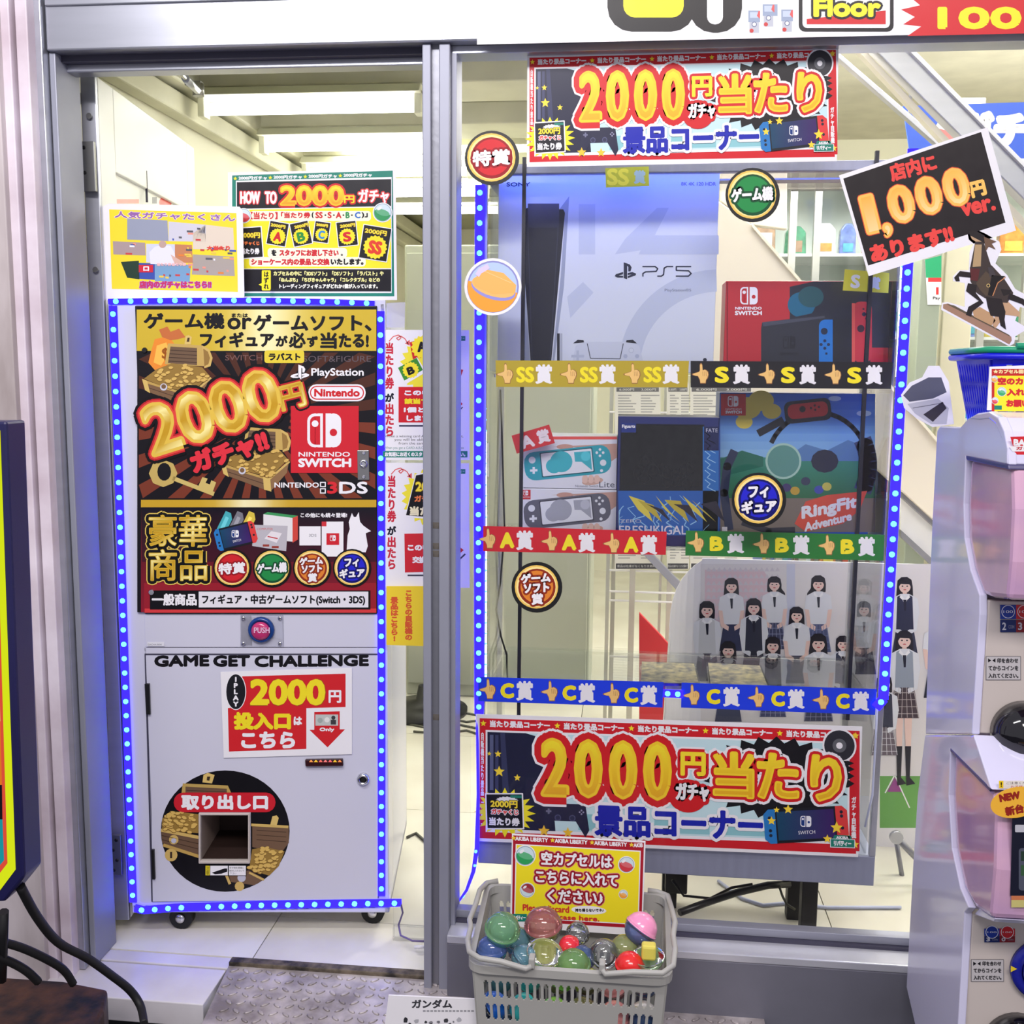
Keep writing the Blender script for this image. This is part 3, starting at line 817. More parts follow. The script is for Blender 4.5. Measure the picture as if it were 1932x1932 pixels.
# lower door around the hatch
for k, pts in enumerate(([(276, 1236), (713, 1236), (713, HY0), (287, HY0)], [(287, HY0), (HX0, HY0), (HX0, HY1), (288, HY1)], [(HX1, HY0), (713, HY0), (713, HY1), (HX1, HY1)], [(288, HY1), (713, HY1), (713, 1695), (289, 1700)])):
    if k == 0: ld = MB()
    ld.slab([MP.at(x, y, .003) for x, y in pts], MN * -.012)
ldo = mesh('lower_door', ld, mw, mc)
for pts in ([(273, 1233), (714, 1233), (714, 1236), (273, 1236)], [(273, 1236), (276, 1236), (289, 1701), (286, 1701)], [(712.5, 1236), (715, 1236), (714.5, 1694), (712, 1694)], [(288, 1699), (713, 1693.5), (713, 1696), (288, 1701.5)]): mslab('door_gap', pts, -.002, .0012, mg)
for pts in ([(275, 1288), (284, 1288), (286, 1346), (278, 1346)], [(287, 1600), (293, 1600), (295, 1656), (289, 1656)]): mslab('door_hinge', pts, .003, .009, blackp, .001)
# dispensing hatch: rim and dark tunnel
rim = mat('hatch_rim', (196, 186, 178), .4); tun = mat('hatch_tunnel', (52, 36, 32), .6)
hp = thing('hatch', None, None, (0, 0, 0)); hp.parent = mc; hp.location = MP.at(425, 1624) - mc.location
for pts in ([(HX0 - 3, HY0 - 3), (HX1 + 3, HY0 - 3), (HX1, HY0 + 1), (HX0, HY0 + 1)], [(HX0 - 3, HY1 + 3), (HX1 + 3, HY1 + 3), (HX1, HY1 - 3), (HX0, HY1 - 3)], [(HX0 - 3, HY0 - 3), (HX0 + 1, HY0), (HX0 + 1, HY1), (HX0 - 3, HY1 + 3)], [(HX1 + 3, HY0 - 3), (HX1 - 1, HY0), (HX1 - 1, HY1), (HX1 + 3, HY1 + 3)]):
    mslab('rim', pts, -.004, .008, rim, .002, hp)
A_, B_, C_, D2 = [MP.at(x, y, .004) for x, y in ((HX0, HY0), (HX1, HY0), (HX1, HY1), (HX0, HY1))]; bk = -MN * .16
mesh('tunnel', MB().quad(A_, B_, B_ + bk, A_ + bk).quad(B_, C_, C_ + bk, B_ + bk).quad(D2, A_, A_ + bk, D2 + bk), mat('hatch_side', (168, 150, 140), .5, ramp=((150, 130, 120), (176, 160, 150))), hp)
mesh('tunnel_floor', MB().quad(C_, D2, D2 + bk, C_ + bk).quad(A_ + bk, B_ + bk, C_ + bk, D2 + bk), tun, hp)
# lock, bill slot, button
def mcyl(name, px, py, prof, m, parent=mc, n=24):
    c = MP.at(px, py); return mesh(name, MB().lathe(c, prof, n, (MU, Vector((0, 0, 1)), MN)), m, parent)
lk = mcyl('lock', 686, 1468, [(.0135, .002), (.0135, .008), (.011, .012), (.008, .0125), (.0075, .009), (.001, .009)], chrome)
mcyl('key_slot', 686, 1468, [(.005, .008), (.005, .0105)], blackp, lk)
bs = mslab('bill_slot', [(577, 1430), (648, 1429), (649, 1442), (578, 1443)], .003, .012, mat('dark_red_plastic', (50, 12, 20), .25), .002)
pr = Print(Plane(MP.p, MN, .0122))
for k, c in enumerate(((255, 160, 90), (255, 200, 60), (255, 120, 110), (255, 130, 130), (255, 110, 120), (255, 200, 60), (255, 150, 90))): pr.poly([(583 + k * 9, 1438), (586 + k * 9, 1434), (588 + k * 9, 1434), (591 + k * 9, 1438)], c)
pr.build('slot_light', bs, INKLIT)
bp = mslab('button_plate', [(454, 1160), (535, 1160), (536, 1219), (454, 1219)], .001, .004, acry, .001)
for x, y in ((460, 1165), (529, 1165), (460, 1213), (529, 1213)): mcyl('screw', x, y, [(.0045, .004), (.004, .006), (.001, .0065)], chrome, bp, 10)
pb = mcyl('push_button', 494, 1187, [(.028, .004), (.0275, .009), (.024, .013), (.021, .012), (.020, .010), (.001, .010)], mat('blue_button_ring', (18, 60, 130), .2))
mcyl('button_cap', 494, 1188, [(.020, .010), (.0195, .014), (.014, .0175), (.006, .019), (.0005, .0192)], mat('magenta_button_cap', (190, 50, 110), .15, coat=.4), pb)
pr = Print(Plane(MP.p, MN, .0198)); pr.text('PUSH', 494, 1189, 30, 11, (226, 180, 210), bold=.4); pr.build('lettering', pb)

# ---- poster artwork
pr = Print(Plane(MP.p, MN, .0062), .00008)
pr.rect(259, 579, 710, 1155, (16, 12, 20), 1)
rcx, rcy = 492, 790
for k in range(30):
    a0 = math.radians(k * 12 + 2); a1 = math.radians(k * 12 + 7.5); r0 = 55
    def clip(a):
        dx, dy = math.cos(a), math.sin(a); t = 1e9
        if dx > 0: t = min(t, (708 - rcx) / dx)
        if dx < 0: t = min(t, (262 - rcx) / dx)
        if dy > 0: t = min(t, (940 - rcy) / dy)
        if dy < 0: t = min(t, (665 - rcy) / dy)
        return rcx + dx * t, rcy + dy * t
    c_ = (120, 54, 36) if -100 < (k * 12 + 90) % 360 - 180 < 100 else (76, 40, 28)
    pr.poly([(rcx + r0 * math.cos(a0), rcy + r0 * math.sin(a0)), clip(a0), clip(a1), (rcx + r0 * math.cos(a1), rcy + r0 * math.sin(a1))], c_, 2)
def gband(x, y):
    t = math.exp(-((x - 505) / 60) ** 2); return (205 + 40 * t, 176 + 62 * t, 52 + 130 * t)
pr.z = 3; pr.rect(258, 584, 710, 662, gband, n=16)
for t, x0_, x1_, y0_, y1_, b_ in (('ゲーム機', 271, 424, 590, 621, 1.5), ('or', 429, 475, 599, 622, 1.2), ('ゲームソフト、', 478, 701, 593, 625, 1.5), ('または', 437, 468, 591, 599, .5), ('フィギュア', 377, 517, 626, 656, 1.5), ('が', 520, 543, 633, 654, 1.2), ('必', 545, 577, 626, 657, 1.3), ('ず', 579, 600, 634, 655, 1.2), ('当', 604, 636, 627, 658, 1.3), ('たる!', 639, 696, 629, 656, 1.4)):
    pr.text(t, (x0_ + x1_) / 2, (y0_ + y1_) / 2, x1_ - x0_, y1_ - y0_, BLK, z=4, bold=b_)
pr.text('SWITCH', 460, 675, 70, 10, (120, 84, 80), z=4); pr.text('SOFT&FIGURE', 636, 677, 128, 11, (96, 84, 90), z=4)
pr.rrect(499, 661, 574, 685, 5, (226, 204, 60), 5); pr.text('ラバスト', 537, 673, 60, 14, BLK, z=6, bold=.8)
# money bag
pr.poly([(292, 640), (318, 634), (330, 650), (336, 676), (322, 696), (292, 698), (280, 684), (286, 660)], (232, 140, 50), 4); pr.poly([(296, 652), (314, 646), (320, 664), (304, 690), (290, 684)], (246, 186, 80), 5)
pr.poly([(300, 622), (316, 616), (322, 626), (338, 620), (350, 636), (336, 640), (322, 642), (306, 636)], (196, 110, 60), 5); pr.text('$', 312, 668, 13, 24, (150, 80, 20), z=6, bold=.8)
chest(pr, 266, 640, .98, 7, 3); chest(pr, 414, 798, .98, 7, 5)
# key
pr.disc(308, 893, 27, (196, 170, 96), 8, ry=26, n=8); pr.disc(310, 890, 13, BLK, 9, ry=17, n=14); pr.line([(326, 902), (404, 932)], 8, (206, 182, 108), 8)
pr.poly([(374, 918), (382, 900), (392, 903), (388, 911), (396, 914), (399, 906), (408, 910), (400, 932)], (206, 182, 108), 9)
# 2000 yen gacha
pr.text('2000', 400, 777, 254, 90, goldfn, [(18, (10, 8, 12)), (12.5, (186, 30, 40)), (9.5, (222, 70, 60)), (6, (226, 190, 74))], rot=-17.5, z=20, bold=0)
pr.text('円', 551, 748, 46, 44, goldfn, [(9, (10, 8, 12)), (5.5, (186, 30, 40)), (2.4, (214, 176, 60))], rot=-14, z=20)
pr.text('ガチャ!!', 433, 852, 152, 44, (222, 50, 64), [(9, (10, 8, 12))], rot=-18, z=26, bold=3.2)
ps_logo(pr, 566, 702, 28, 20, WHT); pr.text('PlayStation', 637, 704, 99, 19, WHT, z=20, bold=.5)
pr.rrect(582, 725, 690, 757, 15, WHT, 20); pr.rrect(585, 728, 687, 754, 12.5, RED, 21); pr.rrect(587, 730, 685, 752, 11, WHT, 22); pr.text('Nintendo', 636, 741, 86, 15, RED, z=23, bold=.9)
pr.rect(549, 766, 677, 892, (206, 34, 48), 18); logo(pr, 612, 812, 64, 19, WHT, (206, 34, 48)); pr.text('NINTENDO', 612, 857, 97, 9, WHT, z=19, bold=.3); pr.text('SWITCH', 613, 873, 100, 17, WHT, z=19, bold=1.2)
pr.text('NINTENDO', 560, 915, 84, 10, WHT, z=20, bold=.4)
for yy in (909, 921): pr.rect(604, yy, 615, yy + 10, WHT, 20); pr.rect(606, yy + 2, 613, yy + 8, BLK, 21)
pr.text('3', 627, 920, 19, 23, (216, 40, 50), z=20, bold=1.2); pr.text('DS', 667, 920, 54, 23, WHT, z=20, bold=1)
def gbar(x, y):
    t = math.exp(-((x - 470) / 45) ** 2); return (200 + 45 * t, 160 + 78 * t, 40 + 150 * t)
pr.z = 4; pr.rect(266, 943, 710, 957, gbar, n=16)
pr.rect(266, 957, 710, 1155, grad(965, 1130, (16, 12, 22), (140, 24, 44)), 3); pr.rect(268, 957, 710, 1060, grad(957, 1060, (14, 12, 26), (66, 16, 34)), 4)
pr.rect(272, 1100, 710, 1156, (150, 28, 44), 4); pr.rect(273, 1148, 710, 1156, (214, 60, 64), 5)
for t, cy_ in (('豪華', 1001), ('商品', 1066)):
    pr.text(t, 336, cy_, 108, 58, goldfn, [(9, (226, 196, 90)), (7, (12, 10, 14)), (.6, (240, 215, 100))], z=6, bold=1.4 if 0 else 0)
    pr.text(t, 336, cy_, 108, 58, goldfn, [(1.3, (214, 176, 50))], z=9)
for k, c in enumerate(((70, 170, 180), (120, 120, 130), (214, 190, 70))):
    x = 408 + k * 22; pr.poly([(x, 1000), (x + 18, 964), (x + 28, 968), (x + 30, 980), (x + 14, 1012)], c, 7 + k); pr.poly([(x + 7, 998), (x + 18, 974), (x + 24, 977), (x + 13, 1002)], tuple(min(255, q + 40) for q in c), 7.5 + k)
joy_console(pr, 406, 990, 484, 1032, 11, -14)
pr.poly([(497, 970), (552, 976), (552, 1022), (497, 1016)], (226, 224, 226), 7); pr.poly([(497, 970), (505, 966), (562, 973), (552, 977)], (60, 150, 90), 8); pr.poly([(552, 977), (562, 973), (562, 1018), (552, 1024)], (206, 70, 60), 8)
pr.poly([(477, 990), (543, 992), (540, 1040), (476, 1030)], (186, 182, 190), 9); pr.poly([(499, 1016), (512, 1002), (532, 1006), (522, 1024)], (228, 222, 226), 10); pr.line([(505, 1012), (524, 1016)], 2, (190, 50, 60), 11); pr.rect(496, 1027, 508, 1031, (150, 60, 50), 11); pr.rect(513, 1030, 526, 1034, (150, 60, 50), 11); pr.text('COMPUTER', 500, 998, 30, 4, (200, 80, 80), z=10)
pr.rect(565, 993, 605, 1029, WHT, 7); pr.text('3DS', 590, 1010, 14, 5, (120, 120, 130), z=8); pr.rect(607, 984, 648, 1050, WHT, 7); pr.rect(607, 984, 616, 993, (206, 50, 60), 8); pr.rect(616, 1006, 640, 1028, (206, 34, 48), 8); logo(pr, 628, 1015, 11, 9, WHT, (206, 34, 48))
pr.poly([(658, 985), (664, 968), (668, 976), (672, 975), (677, 966), (679, 984), (686, 992), (700, 1002), (690, 1006), (694, 1030), (690, 1042), (654, 1040), (656, 1010), (660, 998)], WHT, 7); pr.disc(669, 986, 11, WHT, 8, n=14)
pr.text('この他にも続々登場!', 611, 972, 88, 9, WHT, z=7, bold=.4)
for k, q in enumerate('rgob'): b_ = BADGES[q]; badge(pr, 438.5 + k * 75.3, 1072, 35, b_[0], b_[1], b_[2], 14)
pr.rect(283, 1114, 699, 1150, (14, 12, 18), 6); pr.rect(375, 1116, 695, 1146, (228, 226, 232), 7)
pr.text('一般商品', 329, 1131, 85, 23, WHT, z=8, bold=1); pr.text('フィギュア・中古ゲームソフト(Switch・3DS)', 535, 1132, 308, 21, BLK, z=8, bold=.7)
pr.build('poster_print', ud)
pl = mslab('lock_plate', [(675, 849), (697, 849), (698, 905), (676, 905)], .006, .010, steel, .001)
mcyl('keyhole', 687, 874, [(.009, .010), (.008, .014), (.004, .0145), (.004, .011)], chrome, pl, 16)
for y in (854, 899): mcyl('screw', 687, y, [(.004, .010), (.003, .012)], chrome, pl, 8)
mcyl('stud', 275, 661, [(.006, .006), (.005, .010)], blackp, ud, 10); mcyl('stud', 288, 1116, [(.007, .006), (.005, .011)], chrome, ud, 10)

# ---- lower door print
pr = Print(Plane(MP.p, MN, .0031))
for t, a, b in (('GAME', 291, 395), ('GET', 402, 472), ('CHALLENGE', 480, 696)):
    pr.text(t, (a + b) / 2, 1247, b - a, 22, BLK, bold=1.7, z=1, slope=-.008)
cx, cy, rx, ry = 425, 1568, 121.5, 114.5
sq = [(HX1 + 3, (HY0 + HY1) / 2), (HX1 + 3, HY1 + 3), ((HX0 + HX1) / 2, HY1 + 3), (HX0 - 3, HY1 + 3), (HX0 - 3, (HY0 + HY1) / 2), (HX0 - 3, HY0 - 3), ((HX0 + HX1) / 2, HY0 - 3), (HX1 + 3, HY0 - 3)]
for k in range(8):
    a0, a1 = k * 45, (k + 1) * 45; arc = [(cx + rx * math.cos(math.radians(a0 + (a1 - a0) * j / 6)), cy + ry * math.sin(math.radians(a0 + (a1 - a0) * j / 6))) for j in range(7)]
    pr.poly([sq[k]] + arc + [sq[(k + 1) % 8]], (14, 12, 18), 1)
inel = lambda x, y: ((x - cx) / (rx - 6)) ** 2 + ((y - cy) / (ry - 6)) ** 2 < 1
av = lambda x, y: (not inel(x, y)) or (HX0 - 10 < x < HX1 + 10 and HY0 - 10 < y < HY1 + 8)
pr.poly([(345, 1478), (430, 1482), (438, 1500), (342, 1500)], (186, 156, 86), 2); pr.poly([(350, 1484), (428, 1488), (428, 1500), (350, 1500)], (104, 80, 62), 3); pr.line([(352, 1491), (428, 1494)], 1, (66, 48, 38), 4)
pr.poly([(384, 1462), (392, 1458), (405, 1462), (400, 1478), (382, 1476)], (216, 186, 110), 3); pr.poly([(391, 1465), (397, 1465), (395, 1473), (390, 1472)], (60, 44, 30), 4)
coins(pr, [(306, 1545), (322, 1530), (376, 1536), (376, 1572), (306, 1566)], 44, 4, 11, av)
pr.poly([(304, 1566), (376, 1580), (376, 1614), (306, 1590)], (104, 80, 62), 3); pr.line([(304, 1566), (376, 1580)], 6, (206, 174, 100), 4); pr.line([(308, 1594), (376, 1616)], 6, (190, 156, 84), 4); pr.line([(305, 1576), (376, 1592)], 1, (60, 44, 34), 5); pr.line([(306, 1584), (376, 1602)], 1, (60, 44, 34), 5)
pr.disc(328, 1584, 9, (206, 174, 100), 5, n=14); pr.disc(328, 1586, 5, (190, 190, 206), 6, n=12); pr.disc(323, 1613, 12, (206, 174, 100), 5, n=14); pr.rect(321, 1607, 325, 1619, (60, 44, 34), 6)
pr.poly([(476, 1554), (545, 1558), (545, 1590), (530, 1610), (476, 1598)], (112, 86, 66), 3); pr.line([(474, 1556), (544, 1560)], 5, (206, 174, 100), 4)
for k in range(3): pr.line([(484, 1566 + k * 9), (540, 1570 + k * 9)], 1, (66, 48, 38), 4)
pr.poly([(510, 1556), (514, 1540), (522, 1538), (526, 1543), (522, 1558)], (216, 186, 110), 4)
coins(pr, [(476, 1602), (500, 1598), (537, 1606), (526, 1634), (508, 1652), (470, 1640)], 46, 4, 12, av)
pr.poly([(430, 1646), (470, 1642), (500, 1658), (480, 1670), (436, 1664)], (112, 86, 66), 3); pr.line([(426, 1648), (434, 1668)], 5, (206, 174, 100), 5); pr.line([(470, 1646), (498, 1660)], 4, (206, 174, 100), 5); pr.disc(456, 1656, 8, (190, 190, 206), 5, n=12); pr.disc(452, 1672, 9, (206, 174, 100), 4, n=12)
pr.rrect(328, 1495, 520, 1532, 18, (200, 32, 46), 8); pr.text('取り出し口', 424, 1513, 164, 29, WHT, z=9, bold=1.8)
pr.rect(387, 1632, 465, 1652, BLK, 8); pr.rect(388, 1633, 396, 1651, (226, 206, 40), 9); pr.rect(397, 1633, 430, 1651, WHT, 9); pr.rect(432, 1633, 464, 1651, WHT, 9)
pr.text('注意', 392, 1642, 6, 16, BLK, z=10, vertical=True); pr.poly([(400, 1646), (412, 1642), (424, 1638), (429, 1638), (429, 1644), (418, 1648), (406, 1649)], BLK, 10)
for k, t in enumerate(('手や物を隙間に', '絶対に入れないで', '下さい')): pr.text(t, 447 if k < 2 else 440, 1637 + k * 5.2, 28 if k < 2 else 12, 3.8, (40, 40, 44), z=10)
pr.rect(278, 1211, 310, 1219, (222, 222, 230), 1); pr.text('GACHA-0000', 292, 1216, 26, 3, (90, 90, 100), z=2)
pr.build('print', ldo)
# paper price notice
t, q = sheet('price_notice', 'white and red paper notice with yellow 2000 lettering taped to the white machine door', 'notice', Plane(MP.p, MN, .0055), [(416, 1268), (664, 1260), (664, 1423), (422, 1430)], .001)
q.poly([(457, 1276), (652, 1271), (652, 1334), (578, 1336), (578, 1413), (432, 1418), (430, 1336), (446, 1334)], (206, 36, 44), 1)
q.disc(445, 1305, 19.5, WHT, 2, ry=34.5); q.disc(445, 1305, 18, (28, 28, 34), 3, ry=33); q.text('1PLAY', 445, 1305, 11, 56, WHT, z=4, vertical=True, bold=.8)
q.text('2000', 543, 1306, 142, 50, grad(1280, 1332, (244, 226, 40), (226, 190, 40)), [(1, (150, 90, 30))], z=4); q.text('2000', 543, 1306, 142, 50, (240, 220, 40), z=5, bold=3)
q.text('円', 632, 1314, 24, 24, WHT, z=4, bold=1); q.text('投入口', 495, 1360, 108, 34, (240, 220, 40), z=4, bold=2.4); q.text('は', 562, 1360, 16, 16, WHT, z=4, bold=1); q.text('こちら', 506, 1396, 102, 32, WHT, z=4, bold=2)
q.poly([(593, 1343), (641, 1342), (641, 1376), (651, 1376), (618, 1410), (584, 1377), (593, 1377)], (206, 36, 44), 1); q.rect(595, 1348, 638, 1369, (190, 194, 190), 2); q.disc(617, 1358, 5, (226, 226, 222), 3, n=14); q.disc(629, 1354, 4, (60, 60, 64), 3, n=10); q.rect(624, 1358, 634, 1367, (60, 60, 64), 3); q.disc(604, 1359, 5, (160, 170, 166), 3, n=12)
q.text('Only', 617, 1377, 28, 9, WHT, z=3, bold=.6); q.build('print', t)
# casters
for px, py in ((345, 1748), (705, 1738)):
    g = ZP(0).at(px, py); c = thing('caster', None, None, (0, 0, 0)); c.parent = mc; c.location = g - mc.location
    mesh('wheel', MB().lathe(g + Vector((0, .011, .026)), [(.026, 0), (.026, .022)], 20, 'y'), rubber, c); mesh('hub', MB().lathe(g + Vector((0, -.012, .026)), [(.012, -.002), (.010, .004), (.003, .006)], 14, 'y'), chrome, c)
    mesh('fork', MB().box(g.x - .018, g.x + .018, g.y - .016, g.y + .02, .040, zb_), blackp, c, .003)
    d = c.copy(); COL.objects.link(d); d.parent = mc; d.location = c.location - MN * .36
    for ch in list(c.children): e = ch.copy(); COL.objects.link(e); e.parent = d
# LED strips of the machine
led_strip('blue LED strip down the left edge of the white vending machine', MP, [(214, 578), (222, 800), (236, 1250), (252, 1700)], 41)
led_strip('blue LED strip down the right edge of the white vending machine', MP, [(718, 588), (720, 1250), (720, 1688)], 40)
led_strip('blue LED strip along the top edge of the white vending machine', MP, [(206, 569), (330, 567), (500, 567), (640, 570), (706, 573)], 18, w=10)
led_strip('blue LED strip under the white vending machine door', MP, [(256, 1712), (272, 1716), (330, 1711), (500, 1706), (757, 1702)], 20, skip=(4,))
g = [MP.at(757, 1704, .005), MP.at(760, 1722, 0), MP.at(752, 1745, 0), P(756, 1765, .1), P(778, 1775, .08), P(800, 1776, .08)]
mesh('cable', MB().tube(g, .0022, 6), mat('violet_wire', (110, 96, 140), .5), None, label='thin wire trailing from the lower LED strip to the floor', cat='cable')
mesh('wire_plug', MB().tube([P(782, 1787, .08), P(800, 1786, .08)], .0035, 8), paper, None, label='small white wire plug lying on the floor beside the mullion', cat='plug')
# ================================================================== signs on the machine, posters beside it, locker
zt_m = TL.z
SP1 = Plane(MP.p, MN, -.06); SP2 = Plane(MP.p, MN, -.028)
t, q = sheet('instruction_sign', 'green-bordered instruction sign with coloured lettered tickets, standing on the vending machine', 'sign', SP1, [(430, 325), (746, 320), (749, 566), (432, 566)], .003)
TEAL = (30, 128, 110)
q.poly([(438, 331), (741, 322), (744, 559), (438, 559)], TEAL, 1); q.poly([(445, 341), (739, 334), (739, 553), (446, 553)], WHT, 2)
for k in range(4): q.star(444 + k * 66, 337 - k * 1.8, 4, YEL, z=3); q.text('2000円ガチャ', 477 + k * 66, 336 - k * 1.8, 54, 7.5, WHT, z=3, bold=.5)
q.poly([(447, 344), (738, 338), (738, 389), (447, 394)], (22, 20, 28), 3)
q.text('HOW', 472, 373, 38, 24, WHT, [(3, RED)], z=4, bold=1.2); q.text('TO', 511, 373, 23, 24, WHT, [(3, RED)], z=4, bold=1.2)
q.text('2000', 589, 369, 116, 34, grad(350, 388, (248, 230, 50), (240, 150, 30)), [(6.5, RED), (3, (240, 190, 40))], z=4); q.text('円', 659, 376, 20, 15, (248, 214, 40), [(3.5, RED)], z=4, bold=.7)
q.text('ガチャ', 705, 370, 58, 26, WHT, [(3.2, (220, 60, 60))], z=4, bold=1)
q.poly([(447, 396), (738, 391), (738, 506), (447, 507)], (240, 228, 40), 3)
for x0, y0, x1, y1 in ((472, 398, 700, 417), (505, 468, 655, 486), (470, 485, 690, 503)): q.rrect(x0, y0, x1, y1, 6, (244, 240, 214), 4)
q.text('【当たり】', 498, 407, 52, 14, (204, 40, 50), z=5, bold=.6)
for tx, c, x, w_ in (('「当たり券', (204, 40, 50), 558, 56), ('(', BLK, 590, 4), ('SS', RED, 602, 14), ('・', BLK, 614, 4), ('S', RED, 622, 8), ('・', BLK, 630, 4), ('A', RED, 639, 11), ('・', BLK, 648, 4), ('B', (40, 140, 80), 656, 8), ('・', BLK, 664, 4), ('C', (50, 110, 190), 675, 11), (')」', BLK, 688, 12)): q.text(tx, x, 406, w_, 12 if tx != '・' else 3, c, z=5, bold=.7)
def capsule_icon(pr, cx, cy, r, c, z, tilt=18):
    pr.disc(cx, cy, r * 1.1, WHT, z); pr.disc(cx, cy, r, (150, 170, 180), z + 1); pr.disc(cx, cy, r * .92, (206, 224, 232), z + 2)
    pr.disc(cx, cy, r * .92, c, z + 3, a0=tilt, a1=tilt + 180); pr.disc(cx, cy, r * .8, tuple(min(255, int(v * .75 + 60)) for v in c), z + 4, ry=r * .34, rot=tilt); pr.disc(cx - r * .35, cy - r * .45, r * .3, WHT, z + 5, ry=r * .16, rot=-35, n=12)
capsule_icon(q, 722, 401, 17, (50, 150, 90), 6); capsule_icon(q, 460, 407, 13, (204, 50, 60), 6)
def ticket(pr, cx, cy, w_, h_, rot, letter, lc, z):
    pr.rrect(cx - w_ / 2 - 1.5, cy - h_ / 2 - 1.5, cx + w_ / 2 + 1.5, cy + h_ / 2 + 1.5, 1, WHT, z, rot); pr.rrect(cx - w_ / 2, cy - h_ / 2, cx + w_ / 2, cy + h_ / 2, 1, BLK, z + 1, rot)
    pr.star(cx, cy + h_ * .12, w_ * .44, (246, 222, 40), n=18, q=.88, z=z + 2); pr.text('2000円', cx + h_ * .02, cy - h_ * .34, w_ * .8, h_ * .16, (246, 222, 60), [(1.2, (110, 70, 10))], rot=rot, z=z + 2, bold=.5)
    pr.text(letter, cx, cy + h_ * .13, w_ * (.44 if len(letter) == 1 else .5), h_ * .42, lc, rot=rot, z=z + 3, bold=w_ * .035)
ticket(q, 524, 441, 35, 43, 10, 'A', RED, 6); ticket(q, 568, 441, 34, 43, -12, 'B', (40, 140, 60), 7); ticket(q, 607, 438, 28, 38, 8, 'C', (50, 140, 200), 8); ticket(q, 655, 441, 36, 45, -6, 'S', RED, 6); ticket(q, 708, 459, 52, 62, 9, 'SS', (220, 60, 40), 8)
q.rrect(448, 428, 496, 488, 1, WHT, 6, -4); q.rrect(450, 430, 494, 486, 1, BLK, 7, -4); q.text('2000円', 472, 444, 38, 11, (246, 222, 60), [(1.4, (110, 70, 10))], z=8, bold=.6); q.text('ガチャくじ', 472, 459, 36, 8, (236, 120, 60), z=8, bold=.6); q.text('当たり券', 472, 474, 36, 12, WHT, z=8, bold=.7)
q.text('を', 517, 477, 10, 12, BLK, z=5, bold=.8); q.text('スタッフにお渡し下さい', 583, 477, 112, 13, (204, 40, 50), z=5, bold=.8); q.text('。', 645, 481, 4, 4, BLK, z=5, bold=.4)
q.text('ショーケース内の景品と交換', 548, 494, 148, 13, (204, 40, 50), z=5, bold=.8); q.text('いたします。', 655, 494, 62, 12, BLK, z=5, bold=.8)
q.rect(447, 508, 738, 550, (20, 18, 26), 4); q.rrect(494, 510, 511, 548, 2, (240, 226, 40), 5); q.poly([(494, 534), (488, 537), (494, 540)], (240, 226, 40), 5); q.text('はずれ', 502.5, 529, 10, 33, BLK, z=6, vertical=True, bold=.4)
q.text('カプセルの中に「3DSソフト」「DSソフト」「ラバスト」や', 620, 516, 208, 9.5, (236, 232, 150), z=5, bold=.5); q.text('「ねんぷち」「ちびきゃんキャラ」「コレクタブル」などの', 622, 528, 190, 9, (236, 232, 150), z=5, bold=.5); q.text('トレーディングフィギュアがどれか1個が入っています。', 620, 540, 186, 9, (236, 236, 220), z=5, bold=.5)
q.build('print', t)
ah = mesh('sign_holder', MB().slab([SP2.at(510, 545), SP2.at(616, 545), SP2.at(616, 566), SP2.at(510, 566)], MN * .002).slab([SP2.at(510, 545), SP2.at(512, 545), SP2.at(512, 566), SP2.at(510, 566)], -MN * .03), acry, None, label='small clear acrylic sign holder clipped on top of the vending machine', cat='sign holder')

t, q = sheet('photo_sheet', 'laminated yellow sheet with a collage of shop photos, leaning on the vending machine', 'notice', SP2, [(193, 390), (205, 384), (452, 390), (458, 398), (461, 558), (458, 566), (200, 566)], .001)
q.poly([(206, 395), (446, 402), (449, 551), (211, 545)], (240, 218, 50), 1)
q.text('人気ガチャたくさん', 330, 408, 228, 13, (150, 100, 170), [(1.4, (240, 226, 230))], z=2, bold=.6, slope=.03)
for pts, c in (([(240, 412), (316, 416), (318, 455), (240, 452)], (150, 156, 176)), ([(318, 418), (388, 424), (388, 456), (318, 455)], (206, 204, 216)), ([(213, 455), (274, 458), (275, 482), (214, 480)], (170, 150, 150)), ([(276, 460), (330, 461), (330, 497), (276, 495)], (206, 210, 226)), ([(330, 461), (362, 462), (364, 496), (330, 496)], (196, 130, 90)),
                ([(388, 424), (440, 430), (442, 472), (364, 470), (364, 440)], (222, 208, 190)), ([(364, 480), (441, 484), (443, 521), (362, 518)], (170, 160, 150)), ([(228, 494), (262, 492), (263, 527), (240, 524)], (36, 60, 44)), ([(262, 496), (292, 497), (292, 528), (262, 526)], (60, 80, 160)), ([(292, 498), (360, 500), (358, 532), (292, 530)], (120, 160, 190))): q.poly(pts, c, 2)
rd = random.Random(5)
for k in range(120):
    x, y = rd.uniform(216, 438), rd.uniform(420, 524)
    if any(a <= x <= b and c_ <= y <= d for a, b, c_, d in ((216, 268, 458, 478), (322, 384, 428, 452), (334, 438, 466, 515), (300, 352, 502, 526))):
        c = rd.choice(((226, 130, 60), (232, 200, 80), (200, 70, 70), (70, 90, 170), (230, 230, 236), (90, 90, 100), (236, 150, 130))); w_ = rd.uniform(3, 13); q.poly([(x, y), (x + w_, y + .4), (x + w_, y + 4), (x, y + 3.6)], c, 3 + k % 3)
q.poly([(282, 476), (292, 466), (306, 462), (322, 464), (330, 478), (332, 500), (284, 498)], (226, 226, 240), 6); q.disc(307, 461, 7, (190, 160, 150), 7, n=14); q.poly([(322, 480), (342, 492), (352, 498), (350, 502), (330, 498)], (214, 176, 160), 7)
